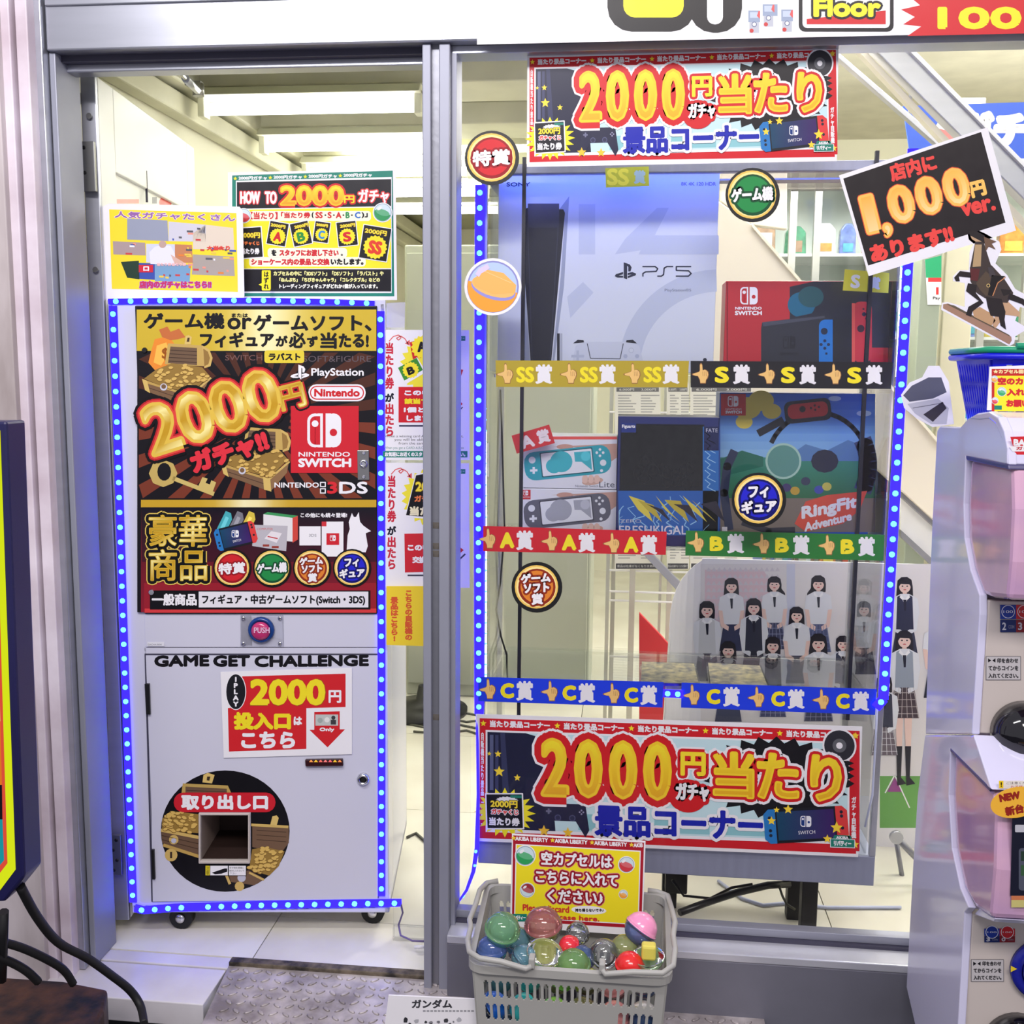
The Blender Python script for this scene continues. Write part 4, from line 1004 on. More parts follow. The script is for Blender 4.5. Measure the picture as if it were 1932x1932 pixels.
q.rect(262, 500, 289, 514, (206, 40, 60), 6); q.text('ロ', 276, 507, 11, 9, WHT, z=7, bold=.6); q.text('大当たり', 412, 468, 44, 9, (220, 70, 60), z=7, bold=.7); q.text('当たり券当たり券', 324, 499, 56, 6, (240, 190, 190), z=8, bold=.4)
q.text('店内のガチャはこちら!!', 331, 537, 136, 14, (200, 50, 90), [(1.6, (150, 110, 200))], z=2, bold=.8); q.build('print', t)

# clear acrylic screen with the winner posters, between machine and mullion
AP = YP(.148)
scr = thing('acrylic_screen', 'clear acrylic screen standing between the vending machine and the mullion', 'screen', AP.at(800, 1730))
a_, b_ = AP.at(735, 585), AP.at(888, 1300)
mesh('panel', MB().box(a_.x, b_.x, .1482, .1522, .03, a_.z), acry, scr); mesh('foot', MB().box(a_.x, b_.x, .14, .16, 0, .03), acry, scr, .002)
tp_ = mesh('tape_patch', MB().slab([AP.at(*p_, .003) for p_ in ((730, 572), (765, 570), (764, 618), (730, 618))], (0, .001, 0)), glassmat('tape_film', (1, 1, 1), .5, .2, (220, 220, 240), .5), scr)
for top, bot, dx, lab in ((622, 868, 0, 'upper white winner notice with red lettered tickets beside the vending machine'), (873, 1109, 4, 'lower white winner notice with a black ticket beside the vending machine')):
    t, q = sheet('winner_notice', lab, 'notice', AP, [(728, top), (885, top + 1), (886, bot), (728, bot)], .0008, group='winner notices')
    q.pl = Plane(AP.p, AP.n, .0)
    vy = top + (112 if top < 700 else 112)
    q.text('当たり券', 735 + dx, vy - 44, 17, 88, (200, 40, 64), z=1, vertical=True, bold=.9); q.text('が', 735 + dx, vy + 16, 17, 17, (20, 20, 40), z=1, bold=.9); q.text('出たら', 735 + dx, vy + 58, 16, 62, (200, 40, 64), z=1, vertical=True, bold=.9)
    q.line([(734 + dx, top + 22), (742 + dx, top + 13), (752 + dx, top + 10), (757 + dx, top + 15), (752 + dx, top + 20), (748 + dx, top + 16), (756 + dx, top + 12), (764 + dx, top + 17), (770 + dx, top + 27)], 1.8, (220, 90, 90), 1); q.poly([(764 + dx, top + 26), (773 + dx, top + 19), (773 + dx, top + 30)], (220, 90, 90), 1)
    q.rect(861, top + 12, 878, top + 21, TEAL, 1); q.text('ティー', 870, top + 16.5, 13, 6, WHT, z=2)
    if top < 700:
        q.star(810, 690, 56, (240, 226, 60), n=22, q=.84, z=1)
        q.poly([(773, 646), (820, 632), (830, 668), (779, 678)], RED, 2); q.star(798, 655, 23, (246, 226, 50), n=16, q=.85, z=3); q.text('A', 796, 654, 19, 19, BLK, z=4, bold=1.4, rot=-8)
        q.poly([(750, 696), (787, 674), (804, 702), (767, 724)], WHT, 3); q.poly([(751, 694), (786, 675), (798, 698), (763, 718)], (60, 140, 50), 4); q.star(775, 698, 16, (246, 226, 50), n=16, q=.85, z=5); q.text('B', 775, 699, 14, 15, BLK, z=6, bold=1.2, rot=-20)
        q.poly([(860, 694), (874, 698), (862, 732), (852, 728)], RED, 2)
        q.poly([(752, 730), (858, 730), (858, 748), (873, 762), (858, 776), (858, 797), (752, 797)], (206, 30, 44), 2); q.rect(753, 802, 858, 805, (60, 60, 90), 2); q.line([(873, 768), (860, 781)], 2, (60, 60, 90), 2)
        for k, (tx, c) in enumerate((('この中から、', WHT), ('該当する賞の', YEL), ('1個と交換', WHT), ('します♪', WHT))): q.text(tx, 757 + (52 if k < 2 else 44) - (8 if k == 3 else 0), 741 + k * 16, 92 if k < 2 else (78 if k == 2 else 52), 11, c, z=3, bold=.9)
        q.text('When a winning card A,B,C or S,SS comes out,', 800, 823.5, 148, 6, (60, 60, 64), z=1); q.text('you will be able to exchange it', 800, 830, 112, 6, (60, 60, 64), z=1); q.text('from the same A,B,C prize', 800, 837, 96, 6, (60, 60, 64), z=1); q.text('When you get a CARD A,B,C,D or S, show us for your prize', 800, 845.5, 150, 6, (90, 140, 130), z=1)
        q.rect(722, 851, 882, 863, TEAL, 1); q.text('お気軽にお近くのスタッフまでお声がけ下さい。', 802, 857, 152, 9, WHT, z=2, bold=.5)
    else:
        q.star(812, 938, 55, (240, 226, 60), n=22, q=.84, z=1); q.poly([(784, 895), (850, 880), (862, 985), (764, 975)], WHT, 2); q.poly([(785, 897), (848, 884), (858, 980), (766, 972)], BLK, 3)
        q.text('2000円', 818, 918, 68, 22, (246, 222, 60), [(2, (110, 80, 10))], z=4, bold=1); q.text('ガチャくじ', 816, 941, 68, 13, (230, 120, 70), z=4, bold=.8); q.text('当たり券', 812, 964, 78, 18, (236, 226, 190), z=4, bold=1.2)
        q.poly([(763, 1007), (858, 1005), (858, 1024), (875, 1038), (858, 1052), (858, 1078), (764, 1080)], (206, 40, 52), 2); q.rect(769, 1084, 858, 1087, (60, 60, 80), 2); q.line([(878, 1045), (862, 1060)], 3, (60, 60, 80), 2); q.text('この中から、', 808, 1033, 78, 13, WHT, z=3, bold=.9); q.text('交換します', 810, 1056, 64, 13, WHT, z=3, bold=.9)
    q.build('print', t)
t, q = sheet('direction_notice', 'yellow notice with two columns of red writing, hung beside the vending machine', 'notice', YP(.135), [(729, 1106), (800, 1106), (800, 1219), (729, 1217)], .002, mat('yellow_card', (238, 208, 50), .4, 0, .02))
q.text('こちらの自販機の', 771, 1161, 15, 94, (216, 90, 50), z=1, vertical=True, bold=.8); q.text('景品はこちら!', 744, 1168, 15, 84, (216, 90, 50), z=1, vertical=True, bold=.8); q.build('print', t)
for y0 in (1136, 1193): mesh('hanger', MB().slab([P(x, y, .136) for x, y in ((799, y0), (806, y0), (806, y0 + 22), (799, y0 + 4))], (0, .02, 0)), blackp, t)

# grey locker deeper in the room
lk_m = mat('locker_enamel', (176, 180, 166), .4, .1, .03, 2)
a_, b_ = P(763, 462, 1.9), P(1126, 470, 1.9)
lo = thing('locker', 'tall grey-green steel locker behind the glass', 'locker', ((a_.x + b_.x) / 2, 2.1, 0))
mesh('body', MB().box(a_.x, b_.x, 1.9, 2.35, 0, a_.z), lk_m, lo, .006)
mesh('door', MB().box(a_.x + .01, (a_.x + b_.x) / 2 - .002, 1.885, 1.899, .05, a_.z - .03), lk_m, lo, .003); mesh('door', MB().box((a_.x + b_.x) / 2 + .002, b_.x - .01, 1.885, 1.899, .05, a_.z - .03), lk_m, lo, .003)
mesh('handle', MB().box((a_.x + b_.x) / 2 - .05, (a_.x + b_.x) / 2 - .03, 1.875, 1.885, .85, .98), chrome, lo, .002)
# odds and ends on the floor behind the machine
mesh('fan_base', MB().lathe(P(800, 1330, 1.7) * 1.0 - Vector((0, 0, P(800, 1330, 1.7).z)), [(.16, 0), (.16, .015), (.10, .035), (.03, .05), (.02, .10)], 24), blackp, None, label='round black stand foot on the floor behind the mullion', cat='stand')
cl = [[(776, 1352), (800, 1358), (830, 1352), (880, 1362), (930, 1356)], [(772, 1366), (800, 1372), (850, 1364), (900, 1374)], [(780, 1380), (830, 1384), (880, 1378), (905, 1386)], [(768, 1580), (785, 1572), (803, 1588)], [(800, 1345), (860, 1342), (905, 1350)]]
cn = ['upper grey flex lying on the floor behind the mullion', 'middle grey flex lying on the floor behind the mullion', 'lower grey flex lying on the floor behind the mullion', 'short brown flex on the floor beside the vending machine', 'thin grey flex on the floor furthest back behind the mullion']
for C__, l in zip(cl, cn):
    mesh('cable', MB().tube([ZP(.004).at(*p_) for p_ in C__], .004, 6), mat('grey_flex', None), None, label=l, cat='cable', group='floor wiring')
# ================================================================== the glass display case
CY, CB = .10, .42
cxl, cxr = P(903, 1400, CY).x, P(1664, 1400, CY).x
zbr0, zbr1 = P(1662, 1673, CY).z, P(1662, 1617, CY).z; ztr0, ztr1 = P(1600, 322, CY).z, P(1600, 302, CY).z
dc = thing('display_case', 'tall glass prize display case with three shelves and aluminium rails', 'display case', ((cxl + cxr) / 2, .26, 0))
bandm = mat('brushed_rail', (150, 154, 176), .45, .4, .05, 6, stretch=(12, 1, 1))
mesh('base_rail', MB().box(cxl, cxr, CY, CB, zbr0, zbr1), bandm, dc, .002)
mesh('top_rail', MB().box(cxl, cxr + .05, CY, CY + .02, ztr0, ztr1), bandm, dc, .002)
for a_, b_ in ((cxl, cxl + .02), (cxr + .03, cxr + .05)): mesh('top_side_rail', MB().box(a_, b_, CY + .021, CB, ztr0, ztr1), bandm, dc, .002)
mesh('top_pane', MB().box(cxl + .02, cxr + .03, CY + .02, CB, ztr1 - .004, ztr1), acry, dc)
mesh('light_tray', MB().box(cxl + .02, cxr + .03, .172, .212, ztr0 - .003, ztr0), alu_m, dc)
gedge = glassmat('shelf_glass', (.975, .99, .99), .45)
for a, b in ((cxl, cxl + .012), (cxr - .012, cxr)):
    for y in (CY, CB - .012): mesh('corner_post', MB().box(a, b, y, y + .012, zbr1, ztr0), alu, dc, .001)
for x in (cxl + .016, cxr - .019): mesh('side_pane', MB().box(x, x + .004, CY + .014, CB - .014, zbr1, ztr0), gedge, dc)
mesh('front_pane', MB().box(cxl + .014, cxr - .014, CY + .003, CY + .006, zbr1, ztr0), acry, dc)
for px, top, nm in ((985, 298, 'door_seal'), (1634, 286, 'door_seal')):
    x = P(px, 700, CY - .008).x; mesh(nm, MB().box(x - .0035, x + .0035, CY - .008, CY + .001, P(px, 1358, CY).z, P(px, top, CY).z), mat('dark_seal', (24, 24, 40), .4), dc)
zA, zC, zS = P(1280, 1031, .13).z, P(1250, 1303, CY).z, 1.240
for z, m in ((zS, gedge), (zA, gedge), (zC, gedge)):
    mesh('shelf', MB().box(cxl + .022, cxr - .022, CY + .012, CB - .016, z - .006, z), m, dc, .001)
    for x in (cxl + .022, cxr - .03):
        for y in (CY + .04, CB - .05): mesh('shelf_clip', MB().box(x, x + .008, y, y + .012, z - .012, z - .0061), chrome, dc)
for px, y in ((1527, .24), (1499, .34), (1262, .36), (1000, .24), (980, .36)):
    x = P(px, 1720, y).x; mesh('leg', MB().box(x - .017, x + .017, y, y + .034, 0, zbr0), mat('black_leg', (24, 22, 28), .5, 0, .2, 30, bump=.2), dc, .002)
mesh('power_box', MB().box(P(1254, 1700, .33).x, P(1296, 1700, .33).x, .33, .40, zbr0 - .16, zbr0), blackp, dc, .003)
# LED strips on the case
CFP = YP(CY - .0085)
led_strip('blue LED strip down the left front edge of the glass display case', CFP, [(906, 350), (903, 900), (904, 1345)], 37, w=18)
led_strip('blue LED strip down the right front edge of the glass display case', CFP, [(1722, 282), (1712, 500), (1690, 900), (1666, 1318), (1652, 1334)], 36, w=20, chip=11)
led_strip('blue LED strip along the top rail inside the glass display case', Plane((0, .131, ztr0 + .006), (0, 0, 1)), [proj((cxl + .03, .131, ztr0 + .006)), proj((cxr - .01, .131, ztr0 + .006))], 30, w=9, chip=5, lift=0.0, mt=emat('blue_led_flood', (.05, .13, 1.0), 30))
led_strip('short blue LED strip between the two blue prize bands', YP(CY - .0075), [(1250, 1307), (1288, 1309)], 2)
for a, b in ((916, 917), (1652, 1650)):  # glowing strips put in for the pale glare beside the blue strips
    pts = [(a, 400), (b, 900), (b - (6 if a > 1000 else 0), 1320)]
    if a > 1000: pts = [(1708, 330), (1682, 900), (1657, 1318)]
    t = led_strip(('white' if a < 1000 else 'pale') + ' LED strip just inside the ' + ('left' if a < 1000 else 'right') + ' blue strip of the display case', YP(CY + .008), pts, 45, w=3, chip=4, mt=white_glow, group='pale LED strips')
t_ = [P(900, 1345, .09), P(902, 1500, .08), P(900, 1600, .07), P(893, 1645, .06), P(880, 1680, .05), P(866, 1700, .06)]
lt = thing('led_strip', 'loose blue LED strip trailing down from the left corner of the display case', 'LED strip', t_[-1], 'blue LED strips')
mesh('tape', MB().tube(t_, [.0025, .003, .005, .004, .003, .002], 8), led_tape, lt)
for px, py in ((898, 1606), (896, 1632), (888, 1655), (874, 1690)): mesh('led', MB().lathe(P(px, py, .062), [(.003, 0), (.0025, .004), (.0005, .005)], 8, 'y'), led_chip, lt)
lc = [P(1655, 1330, .09), P(1652, 1400, .09), P(1646, 1500, .09), P(1632, 1560, .09)]
mesh('cable', MB().tube(lc, .0022, 6), mat('pale_flex', (190, 196, 226), .3), None, label='pale wire curving down at the right of the lower banner', cat='cable')
lc = [P(944, 735, .30), P(947, 820, .30), P(952, 1000, .30), P(944, 1100, .3), P(936, 1150, .3), P(945, 1200, .3), P(956, 1235, .3), P(958, 1300, .3)]
mesh('cable', MB().tube(lc, .0022, 6), rubber, None, label='thin dark cable hanging inside the left side of the display case', cat='cable')

# ================================================================== prizes in the case
def carton(name, label, corners, y, depth, zbase, m, cat='box'):
    """box whose front face fills the picture corners (x0, ytop, x1) on plane y"""
    x0, yt, x1 = corners; a = P(x0, yt, y); b = P(x1, yt, y); z1 = P((x0 + x1) / 2, yt, y).z
    t = thing(name, label, cat, ((a.x + b.x) / 2, y + depth / 2, zbase))
    mesh('carton', MB().box(a.x, b.x, y, y + depth, zbase, z1), m, t, .0012)
    return t, Print(YP(y), .00008)


t, q = carton('console_box', 'large white game console box with a black tower printed on it', (941, 328, 1358), .165, .17, zS, mat('console_carton', (206, 212, 226), .35, 0, .01))
wm = (186, 194, 214)
q.poly([(1092, 385), (1123, 385), (1123, 480), (1092, 480)], wm, 1); q.poly([(1240, 392), (1262, 392), (1222, 470), (1160, 480), (1180, 450)], wm, 1.3); q.poly([(1222, 444), (1356, 444), (1356, 480), (1205, 480)], wm, 1.6)
ring = [(1358 + 190 * math.cos(math.radians(a)), 690 + 182 * math.sin(math.radians(a))) for a in range(184, 269, 6)]; ring2 = [(1358 + 150 * math.cos(math.radians(a)), 690 + 140 * math.sin(math.radians(a))) for a in range(184, 269, 6)]
for k in range(len(ring) - 1): q.poly([ring[k], ring[k + 1], ring2[k + 1], ring2[k]], wm, 1)
q.poly([(1100, 532), (1120, 552), (1076, 600), (1070, 560)], wm, 1)
q.poly([(1074, 370), (1056, 394), (1066, 402), (1058, 520), (1042, 680), (1046, 680), (1064, 540)], (150, 158, 180), 2)
q.poly([(986, 396), (996, 392), (1063, 395), (1066, 402), (1055, 520), (1040, 683), (1001, 683), (990, 520)], (26, 28, 42), 3); q.rect(996, 384, 1055, 430, grad(384, 430, (70, 72, 96), (40, 42, 60)), 4); q.line([(996, 430), (1004, 680)], .8, (60, 62, 84), 4); q.line([(1053, 430), (1038, 680)], .8, (60, 62, 84), 4)
q.poly([(985, 470), (990, 520), (1000, 683), (985, 683)], (150, 158, 178), 4); q.rect(1051, 629, 1056, 683, (30, 32, 44), 4); q.rect(1057, 629, 1061, 683, (170, 176, 192), 4)
ps_logo(q, 1180, 511, 32, 4, (30, 36, 60))
LW = 2.6; cN = (34, 42, 70)
q.line([(1212, 503), (1236, 503), (1241, 507), (1238, 512), (1218, 513), (1213, 516), (1213, 522)], LW, cN, 4); q.line([(1270, 503), (1258, 503), (1253, 506), (1252, 518), (1248, 521), (1240, 521)], LW, cN, 4); q.line([(1304, 503), (1276, 503), (1276, 510), (1299, 511), (1304, 516), (1299, 521), (1275, 521)], LW, cN, 4)
q.text('PlayStation®5', 1279, 548, 50, 7, (110, 116, 140), z=4); q.text('SONY', 978, 348, 45, 8, (40, 46, 80), z=6, bold=.3)
q.text('8K 4K 120 HDR', 1318, 347, 66, 7, (130, 124, 150), z=4, bold=.3)
q.poly([(1080, 683), (1086, 652), (1106, 645), (1188, 645), (1206, 652), (1214, 683)], (196, 202, 218), 3); q.line([(1108, 648), (1114, 676), (1170, 677), (1176, 648)], 1.4, (40, 44, 60), 4); q.poly([(1081, 648), (1090, 641), (1101, 642), (1102, 646)], (34, 36, 48), 4); q.poly([(1202, 648), (1194, 641), (1182, 642), (1181, 646)], (34, 36, 48), 4)
q.disc(1191, 661, 5, (170, 178, 200), 4, n=14); q.disc(1191, 661, 4, (200, 206, 220), 5, n=14); q.disc(1180, 672, 4, (170, 178, 200), 4, n=14); q.disc(1202, 672, 4, (170, 178, 200), 4, n=14); q.line([(1078, 672), (1102, 672)], 5, (176, 184, 204), 4); q.line([(1090, 661), (1090, 680)], 5, (176, 184, 204), 4.3)
q.disc(1330, 679, 4, (40, 44, 60), 4, n=6); q.build('print', t)

t, q = carton('console_box', 'red game console box with blue and red grips printed on it', (1370, 530, 1684), .185, .09, zS, mat('red_carton', (186, 32, 44), .35, 0, .02))
q.poly([(1490, 541), (1536, 531), (1683, 531), (1676, 683), (1490, 683)], (36, 38, 52), 1); q.disc(1512, 575, 26, (24, 100, 130), 2, ry=24); q.disc(1530, 560, 24, (36, 84, 90), 2.4, ry=20); q.poly([(1490, 600), (1680, 560), (1675, 683), (1490, 683)], (38, 40, 54), 3)
q.poly([(1438, 608), (1558, 594), (1560, 602), (1560, 683), (1436, 683), (1436, 620)], (44, 46, 56), 4); q.poly([(1438, 608), (1556, 596), (1556, 600), (1440, 616)], (70, 74, 88), 5); logo(q, 1489, 646, 24, 5, (28, 30, 38), (44, 46, 56)); q.text('SWITCH', 1489, 668, 36, 6, (28, 30, 38), z=5, bold=.5)
q.rrect(1545, 603, 1585, 700, 12, (32, 120, 200), 6); q.rect(1571, 601, 1610, 684, (34, 36, 46), 7); q.rect(1540, 684, 1600, 702, (34, 36, 46), 8); q.disc(1555, 625, 6.5, (30, 44, 70), 9, n=14)
for dx, dy in ((0, -7), (-7, 0), (7, 0), (0, 7)): q.disc(1556 + dx, 650 + dy, 3, (24, 44, 80), 9, n=10)
q.rect(1557, 665, 1561, 669, (24, 44, 80), 9); q.rrect(1609, 569, 1645, 684, 14, (206, 52, 62), 8); q.rect(1607, 572, 1613, 684, (226, 90, 80), 9); q.disc(1630, 593, 4, (40, 40, 70), 9, n=12); q.disc(1624, 620, 7, (60, 30, 44), 9, n=14); q.disc(1629, 583, 2, (60, 30, 40), 9, n=8); q.disc(1634, 601, 2, (60, 30, 40), 9, n=8)
q.rect(1642, 656, 1675, 684, (200, 40, 52), 7); q.line([(1372, 532), (1372, 683)], 2, (120, 16, 28), 2)
logo(q, 1413, 558, 33, 2, WHT, (196, 32, 44)); q.text('NINTENDO', 1412, 581.5, 50, 5.5, WHT, z=2, bold=.3); q.text('SWITCH', 1412, 590.5, 51, 8.5, WHT, z=2, bold=.6); q.build('print', t)


def lite(name, label, corners, zb_, cx, cy, c, dark, hi):
    t, q = carton(name, label, corners, .16, .12, zb_, mat('pale_carton', (222, 222, 232), .35, 0, .01))
    q.poly([(1040, cy - 30), (1164, cy - 36), (1164, cy - 10), (1150, cy), (1130, cy - 28)], (196, 154, 140), 1); q.disc(1118, cy + 35, 20, (206, 166, 150), 1, ry=7, rot=-8); q.disc(1066, cy - 30, 16, (196, 150, 136), 1.5, ry=5)
    for k in range(3): q.disc(1104 + k * 11, cy + 31, 6, (226, 190, 176), 2, ry=8, n=14)
    q.rrect(cx - 82, cy - 27, cx + 82, cy + 27, 20, c, 3, -6); q.rrect(cx - 51, cy - 24, cx + 49, cy + 23, 2, dark, 4, -6); q.rrect(cx - 49, cy - 22, cx + 47, cy + 21, 2, (226, 228, 236), 5, -6)
    q.disc(cx - 12, cy - 2, 21, hi, 6, ry=20); q.disc(cx - 26, cy + 6, 15, hi, 5.5, ry=14); q.poly([(cx + 12, cy - 20), (cx + 43, cy - 22), (cx + 46, cy + 14), (cx + 26, cy - 2), (cx + 14, cy - 2)], hi, 6); q.disc(cx + 34, cy - 12, 9, tuple(min(255, v + 24) for v in hi), 6.5)
    q.disc(cx - 67, cy - 5, 6.5, (222, 224, 232), 5, n=16); q.line([(cx - 71, cy + 15), (cx - 57, cy + 14)], 4.4, (226, 228, 236), 5); q.line([(cx - 64, cy + 8), (cx - 64, cy + 21)], 4.4, (226, 228, 236), 5.4)
    for dx, dy in ((0, -6), (-6, 0), (6, 0), (0, 6)): q.disc(cx + 61 + dx, cy - 19 + dy, 2.6, (222, 224, 232), 5, n=10)
    q.disc(cx + 67, cy, 6, (222, 224, 232), 5, n=16); q.disc(cx + 64, cy + 15, 3, (226, 228, 236), 5, n=10)
    return t, q


zl2 = P(1075, 922, .16).z
t, q = lite('handheld_box', 'lower pale handheld console box showing a grey console', (982, 923, 1165), zA, 1070, 964, (96, 96, 110), (60, 60, 74), (164, 166, 180))
q.rect(983, 924, 1001, 942, RED, 3); logo(q, 992, 930, 9, 4, WHT, RED); q.text('SWITCH', 992, 938, 15, 3, WHT, z=4); q.build('print', t)
t, q = lite('handheld_box', 'upper pale handheld console box showing a turquoise console', (982, 823, 1165), zl2, 1071, 873, (44, 160, 176), (20, 90, 104), (60, 176, 190))
q.rect(983, 823.5, 1164, 829, (226, 90, 84), 3); q.text('Nintendo Switch', 1107, 917, 43, 4.5, (110, 114, 130), z=7); q.text('Lite', 1145, 914, 29, 11, (90, 94, 110), z=7); q.build('print', t)

# window box for a figure (character artwork left as plain blue lightning pattern)
y_ = .130; a = P(1166, 800, y_); b = P(1357, 800, y_); zt1 = P(1260, 787, y_).z
t = thing('figure_box', 'blue window box with a clear front for a boxed figure', 'box', ((a.x + b.x) / 2, y_ + .06, zA))
bm_ = mat('navy_carton', (34, 44, 110), .3, 0, .03); xw0, xw1 = P(1172, 860, y_).x, P(1325, 860, y_).x; zw0, zw1 = P(1250, 925, y_).z, P(1250, 803, y_).z
mb = MB().box(a.x, b.x, y_, y_ + .001, zA, zw0).box(a.x, xw0, y_, y_ + .001, zw0, zt1).box(xw1, b.x, y_, y_ + .001, zw0, zt1).box(xw0, xw1, y_, y_ + .001, zw1, zt1).box(a.x, a.x + .001, y_, y_ + .11, zA, zt1).box(b.x - .001, b.x, y_, y_ + .11, zA, zt1).box(a.x, b.x, y_ + .109, y_ + .11, zA, zt1)
mesh('carton', mb, bm_, t); mesh('top_flap', MB().box(a.x, b.x, y_, y_ + .11, zt1, zt1 + .001), mat('grey_flap', (140, 140, 146), .4), t)
mesh('window', MB().box(xw0 - .002, xw1 + .002, y_ - .0012, y_ - .0004, zw0 - .003, zw1 + .003), glassmat('box_window', (.92, .92, .95), 1.5, .08), t)
mb = MB(); rd = random.Random(2)
for k in range(16):
    c = Vector((rd.uniform(xw0 + .03, xw1 - .02), rd.uniform(y_ + .03, y_ + .07), rd.uniform(zw0 + .0, zw0 + .07))); mb.lathe(c, [(.002, -.014), (rd.uniform(.008, .015), -.004), (rd.uniform(.005, .012), .006), (.002, .014)], 6)
mesh('contents', mb, mat('dark_figure_parts', (52, 44, 46), .4, 0, .5, 60, ramp=((26, 24, 30), (120, 96, 70))), t); mesh('backing', MB().box(xw0 - .005, xw1 + .005, y_ + .09, y_ + .092, zw0, zw1), mat('grey_backing', (92, 92, 94), .4, 0, .3, 30), t)
q = Print(YP(y_ - .0013), .00008)
q.poly([(1166, 870), (1176, 868), (1196, 880), (1208, 905), (1240, 925), (1300, 915), (1326, 925), (1326, 790), (1357, 790), (1357, 1026), (1166, 1026)][:0] or [(1326, 805), (1356, 805), (1356, 1004), (1326, 1004)], (44, 112, 190), 1)
q.poly([(1166, 926), (1356, 926), (1354, 1010), (1168, 1010)], (40, 96, 180), 1); q.poly([(1168, 1010), (1354, 1010), (1354, 1030), (1168, 1030)], (40, 30, 96), 1)
for k in range(16):
    x = rd.uniform(1170, 1350); y = rd.uniform(930, 990); P_ = [(x, y)]
    for j in range(5): P_.append((min(1354, max(1168, P_[-1][0] + rd.uniform(-14, 14))), min(1008, P_[-1][1] + rd.uniform(3, 12))))
    q.line(P_, rd.uniform(.7, 2), (150, 200, 236), 2 + k * .1)
for k in range(9):
    x = 1186 + k * 17; q.poly([(x, 935 + (k % 3) * 8), (x + 30, 945 + (k % 4) * 8), (x + 46, 985), (x + 18, 962)], ((226, 208, 80), (196, 176, 60), (40, 34, 50))[k % 3], 4 + k * .1)
for yy in range(815, 920, 18): q.line([(1330, yy), (1340, yy + 8), (1334, yy + 14), (1350, yy + 22)], 1.4, (160, 206, 240), 2)
q.rect(1172, 798, 1200, 816, (30, 50, 130), 3); q.text('Figuarts', 1186, 805, 25, 8, WHT, z=4, bold=.3); q.rect(1328, 805, 1356, 850, (26, 34, 84), 2); q.text('FATE', 1343, 812, 22, 7, (206, 206, 226), z=4)
q.text('ERESHKIGAL', 1232, 1000, 128, 17, (226, 220, 236), z=6, bold=.3); q.text('ZERO', 1190, 983, 40, 6, (200, 200, 210), z=6); q.build('print', t)

t, q = carton('ring_game_box', 'large blue and green game box with a ring controller picture', (1358, 742, 1652), .20, .09, zA, mat('blue_carton', (50, 90, 180), .3, 0, .02))
q.z = 1
for k in range(8): q.rect(1359, 743 + k * 15, 1651, 758 + k * 15, (int(56 + k * 12), int(110 + k * 11), int(206 + k * 3)), 1)
q.rect(1359, 863, 1651, 940, grad(863, 940, (60, 140, 120), (50, 110, 70)), 1); q.rect(1359, 940, 1651, 1004, (128, 116, 104), 1)
q.poly([(1480, 866), (1520, 838), (1560, 850), (1600, 830), (1651, 850), (1651, 870), (1480, 870)], (90, 130, 180), 2); q.poly([(1359, 866), (1400, 850), (1440, 862), (1440, 880), (1359, 900)], (40, 110, 90), 2)
for cx_, cy_, r in ((1410, 770, 26), (1436, 756, 24), (1456, 776, 18), (1404, 796, 16)): q.disc(cx_, cy_, r, (226, 206, 90), 2 + r * .01, ry=r * .8)
for cx_, cy_, r in ((1630, 780, 14), (1640, 850, 10), (1575, 752, 12)): q.disc(cx_, cy_, r, (190, 214, 240), 2, ry=r * .4)
# ring controller: big loop, grips, red unit
arc = [(1545 + 92 * math.cos(math.radians(a)), 880 + 98 * math.sin(math.radians(a))) for a in range(-158, 62, 10)]
q.line([(1542 + 96 * math.cos(math.radians(a)), 878 + 100 * math.sin(math.radians(a))) for a in range(-155, -20, 9)], 9, (34, 36, 46), 4); q.line([(1542 + 96 * math.cos(math.radians(a)), 878 + 104 * math.sin(math.radians(a))) for a in range(-28, 34, 8)], 34, (64, 76, 116), 5); q.line([(1430, 818), (1478, 792)], 14, (34, 36, 46), 5)
q.rrect(1486, 760, 1562, 788, 11, (206, 50, 52), 7, -6); q.rrect(1480, 754, 1568, 796, 12, (36, 38, 48), 6, -6); q.disc(1514, 772, 6, (50, 34, 40), 8, n=14); q.disc(1530, 770, 2.4, (80, 30, 40), 8, n=8); q.disc(1537, 765, 2.4, (80, 30, 40), 8, n=8); q.disc(1538, 773, 2.4, (80, 30, 40), 8, n=8); q.disc(1545, 768, 2.4, (80, 30, 40), 8, n=8)
q.line([(1376, 1000), (1366, 930), (1372, 880), (1386, 850)], 16, (46, 54, 84), 4); q.line([(1400, 985), (1450, 1002), (1500, 1000)], 12, (50, 50, 60), 4)
q.disc(1478, 870, 34, (170, 206, 190), 3, ry=34); q.disc(1478, 870, 30, (96, 150, 140), 3.4, ry=30)
for k, (x, y, c) in enumerate(((1556, 870, (44, 46, 66)), (1520, 908, (60, 66, 90)), (1484, 920, (70, 60, 110)), (1500, 926, (196, 160, 60)), (1545, 924, (70, 80, 170)), (1560, 918, (200, 190, 90)))): q.disc(x, y, 9 if k else 26, c, 3 + k * .1, ry=8 if k else 22, n=12)
q.poly([(1499, 988), (1520, 946), (1560, 934), (1636, 926), (1622, 962), (1590, 988), (1520, 1003)], (222, 84, 62), 9); q.text('RingFit', 1565, 960, 108, 30, WHT, z=10, rot=-12, shear=.2, bold=1.6); q.text('Adventure', 1562, 984, 92, 17, WHT, z=10, rot=-14, shear=.2, bold=1)
q.rect(1360, 743, 1407, 784, RED, 9); logo(q, 1383, 757, 20, 10, WHT, RED); q.text('NINTENDO', 1384, 772, 30, 3.4, WHT, z=10); q.text('SWITCH', 1384, 777.5, 31, 6, WHT, z=10, bold=.5); q.rect(1362, 994, 1372, 1002, WHT, 9); q.build('print', t)

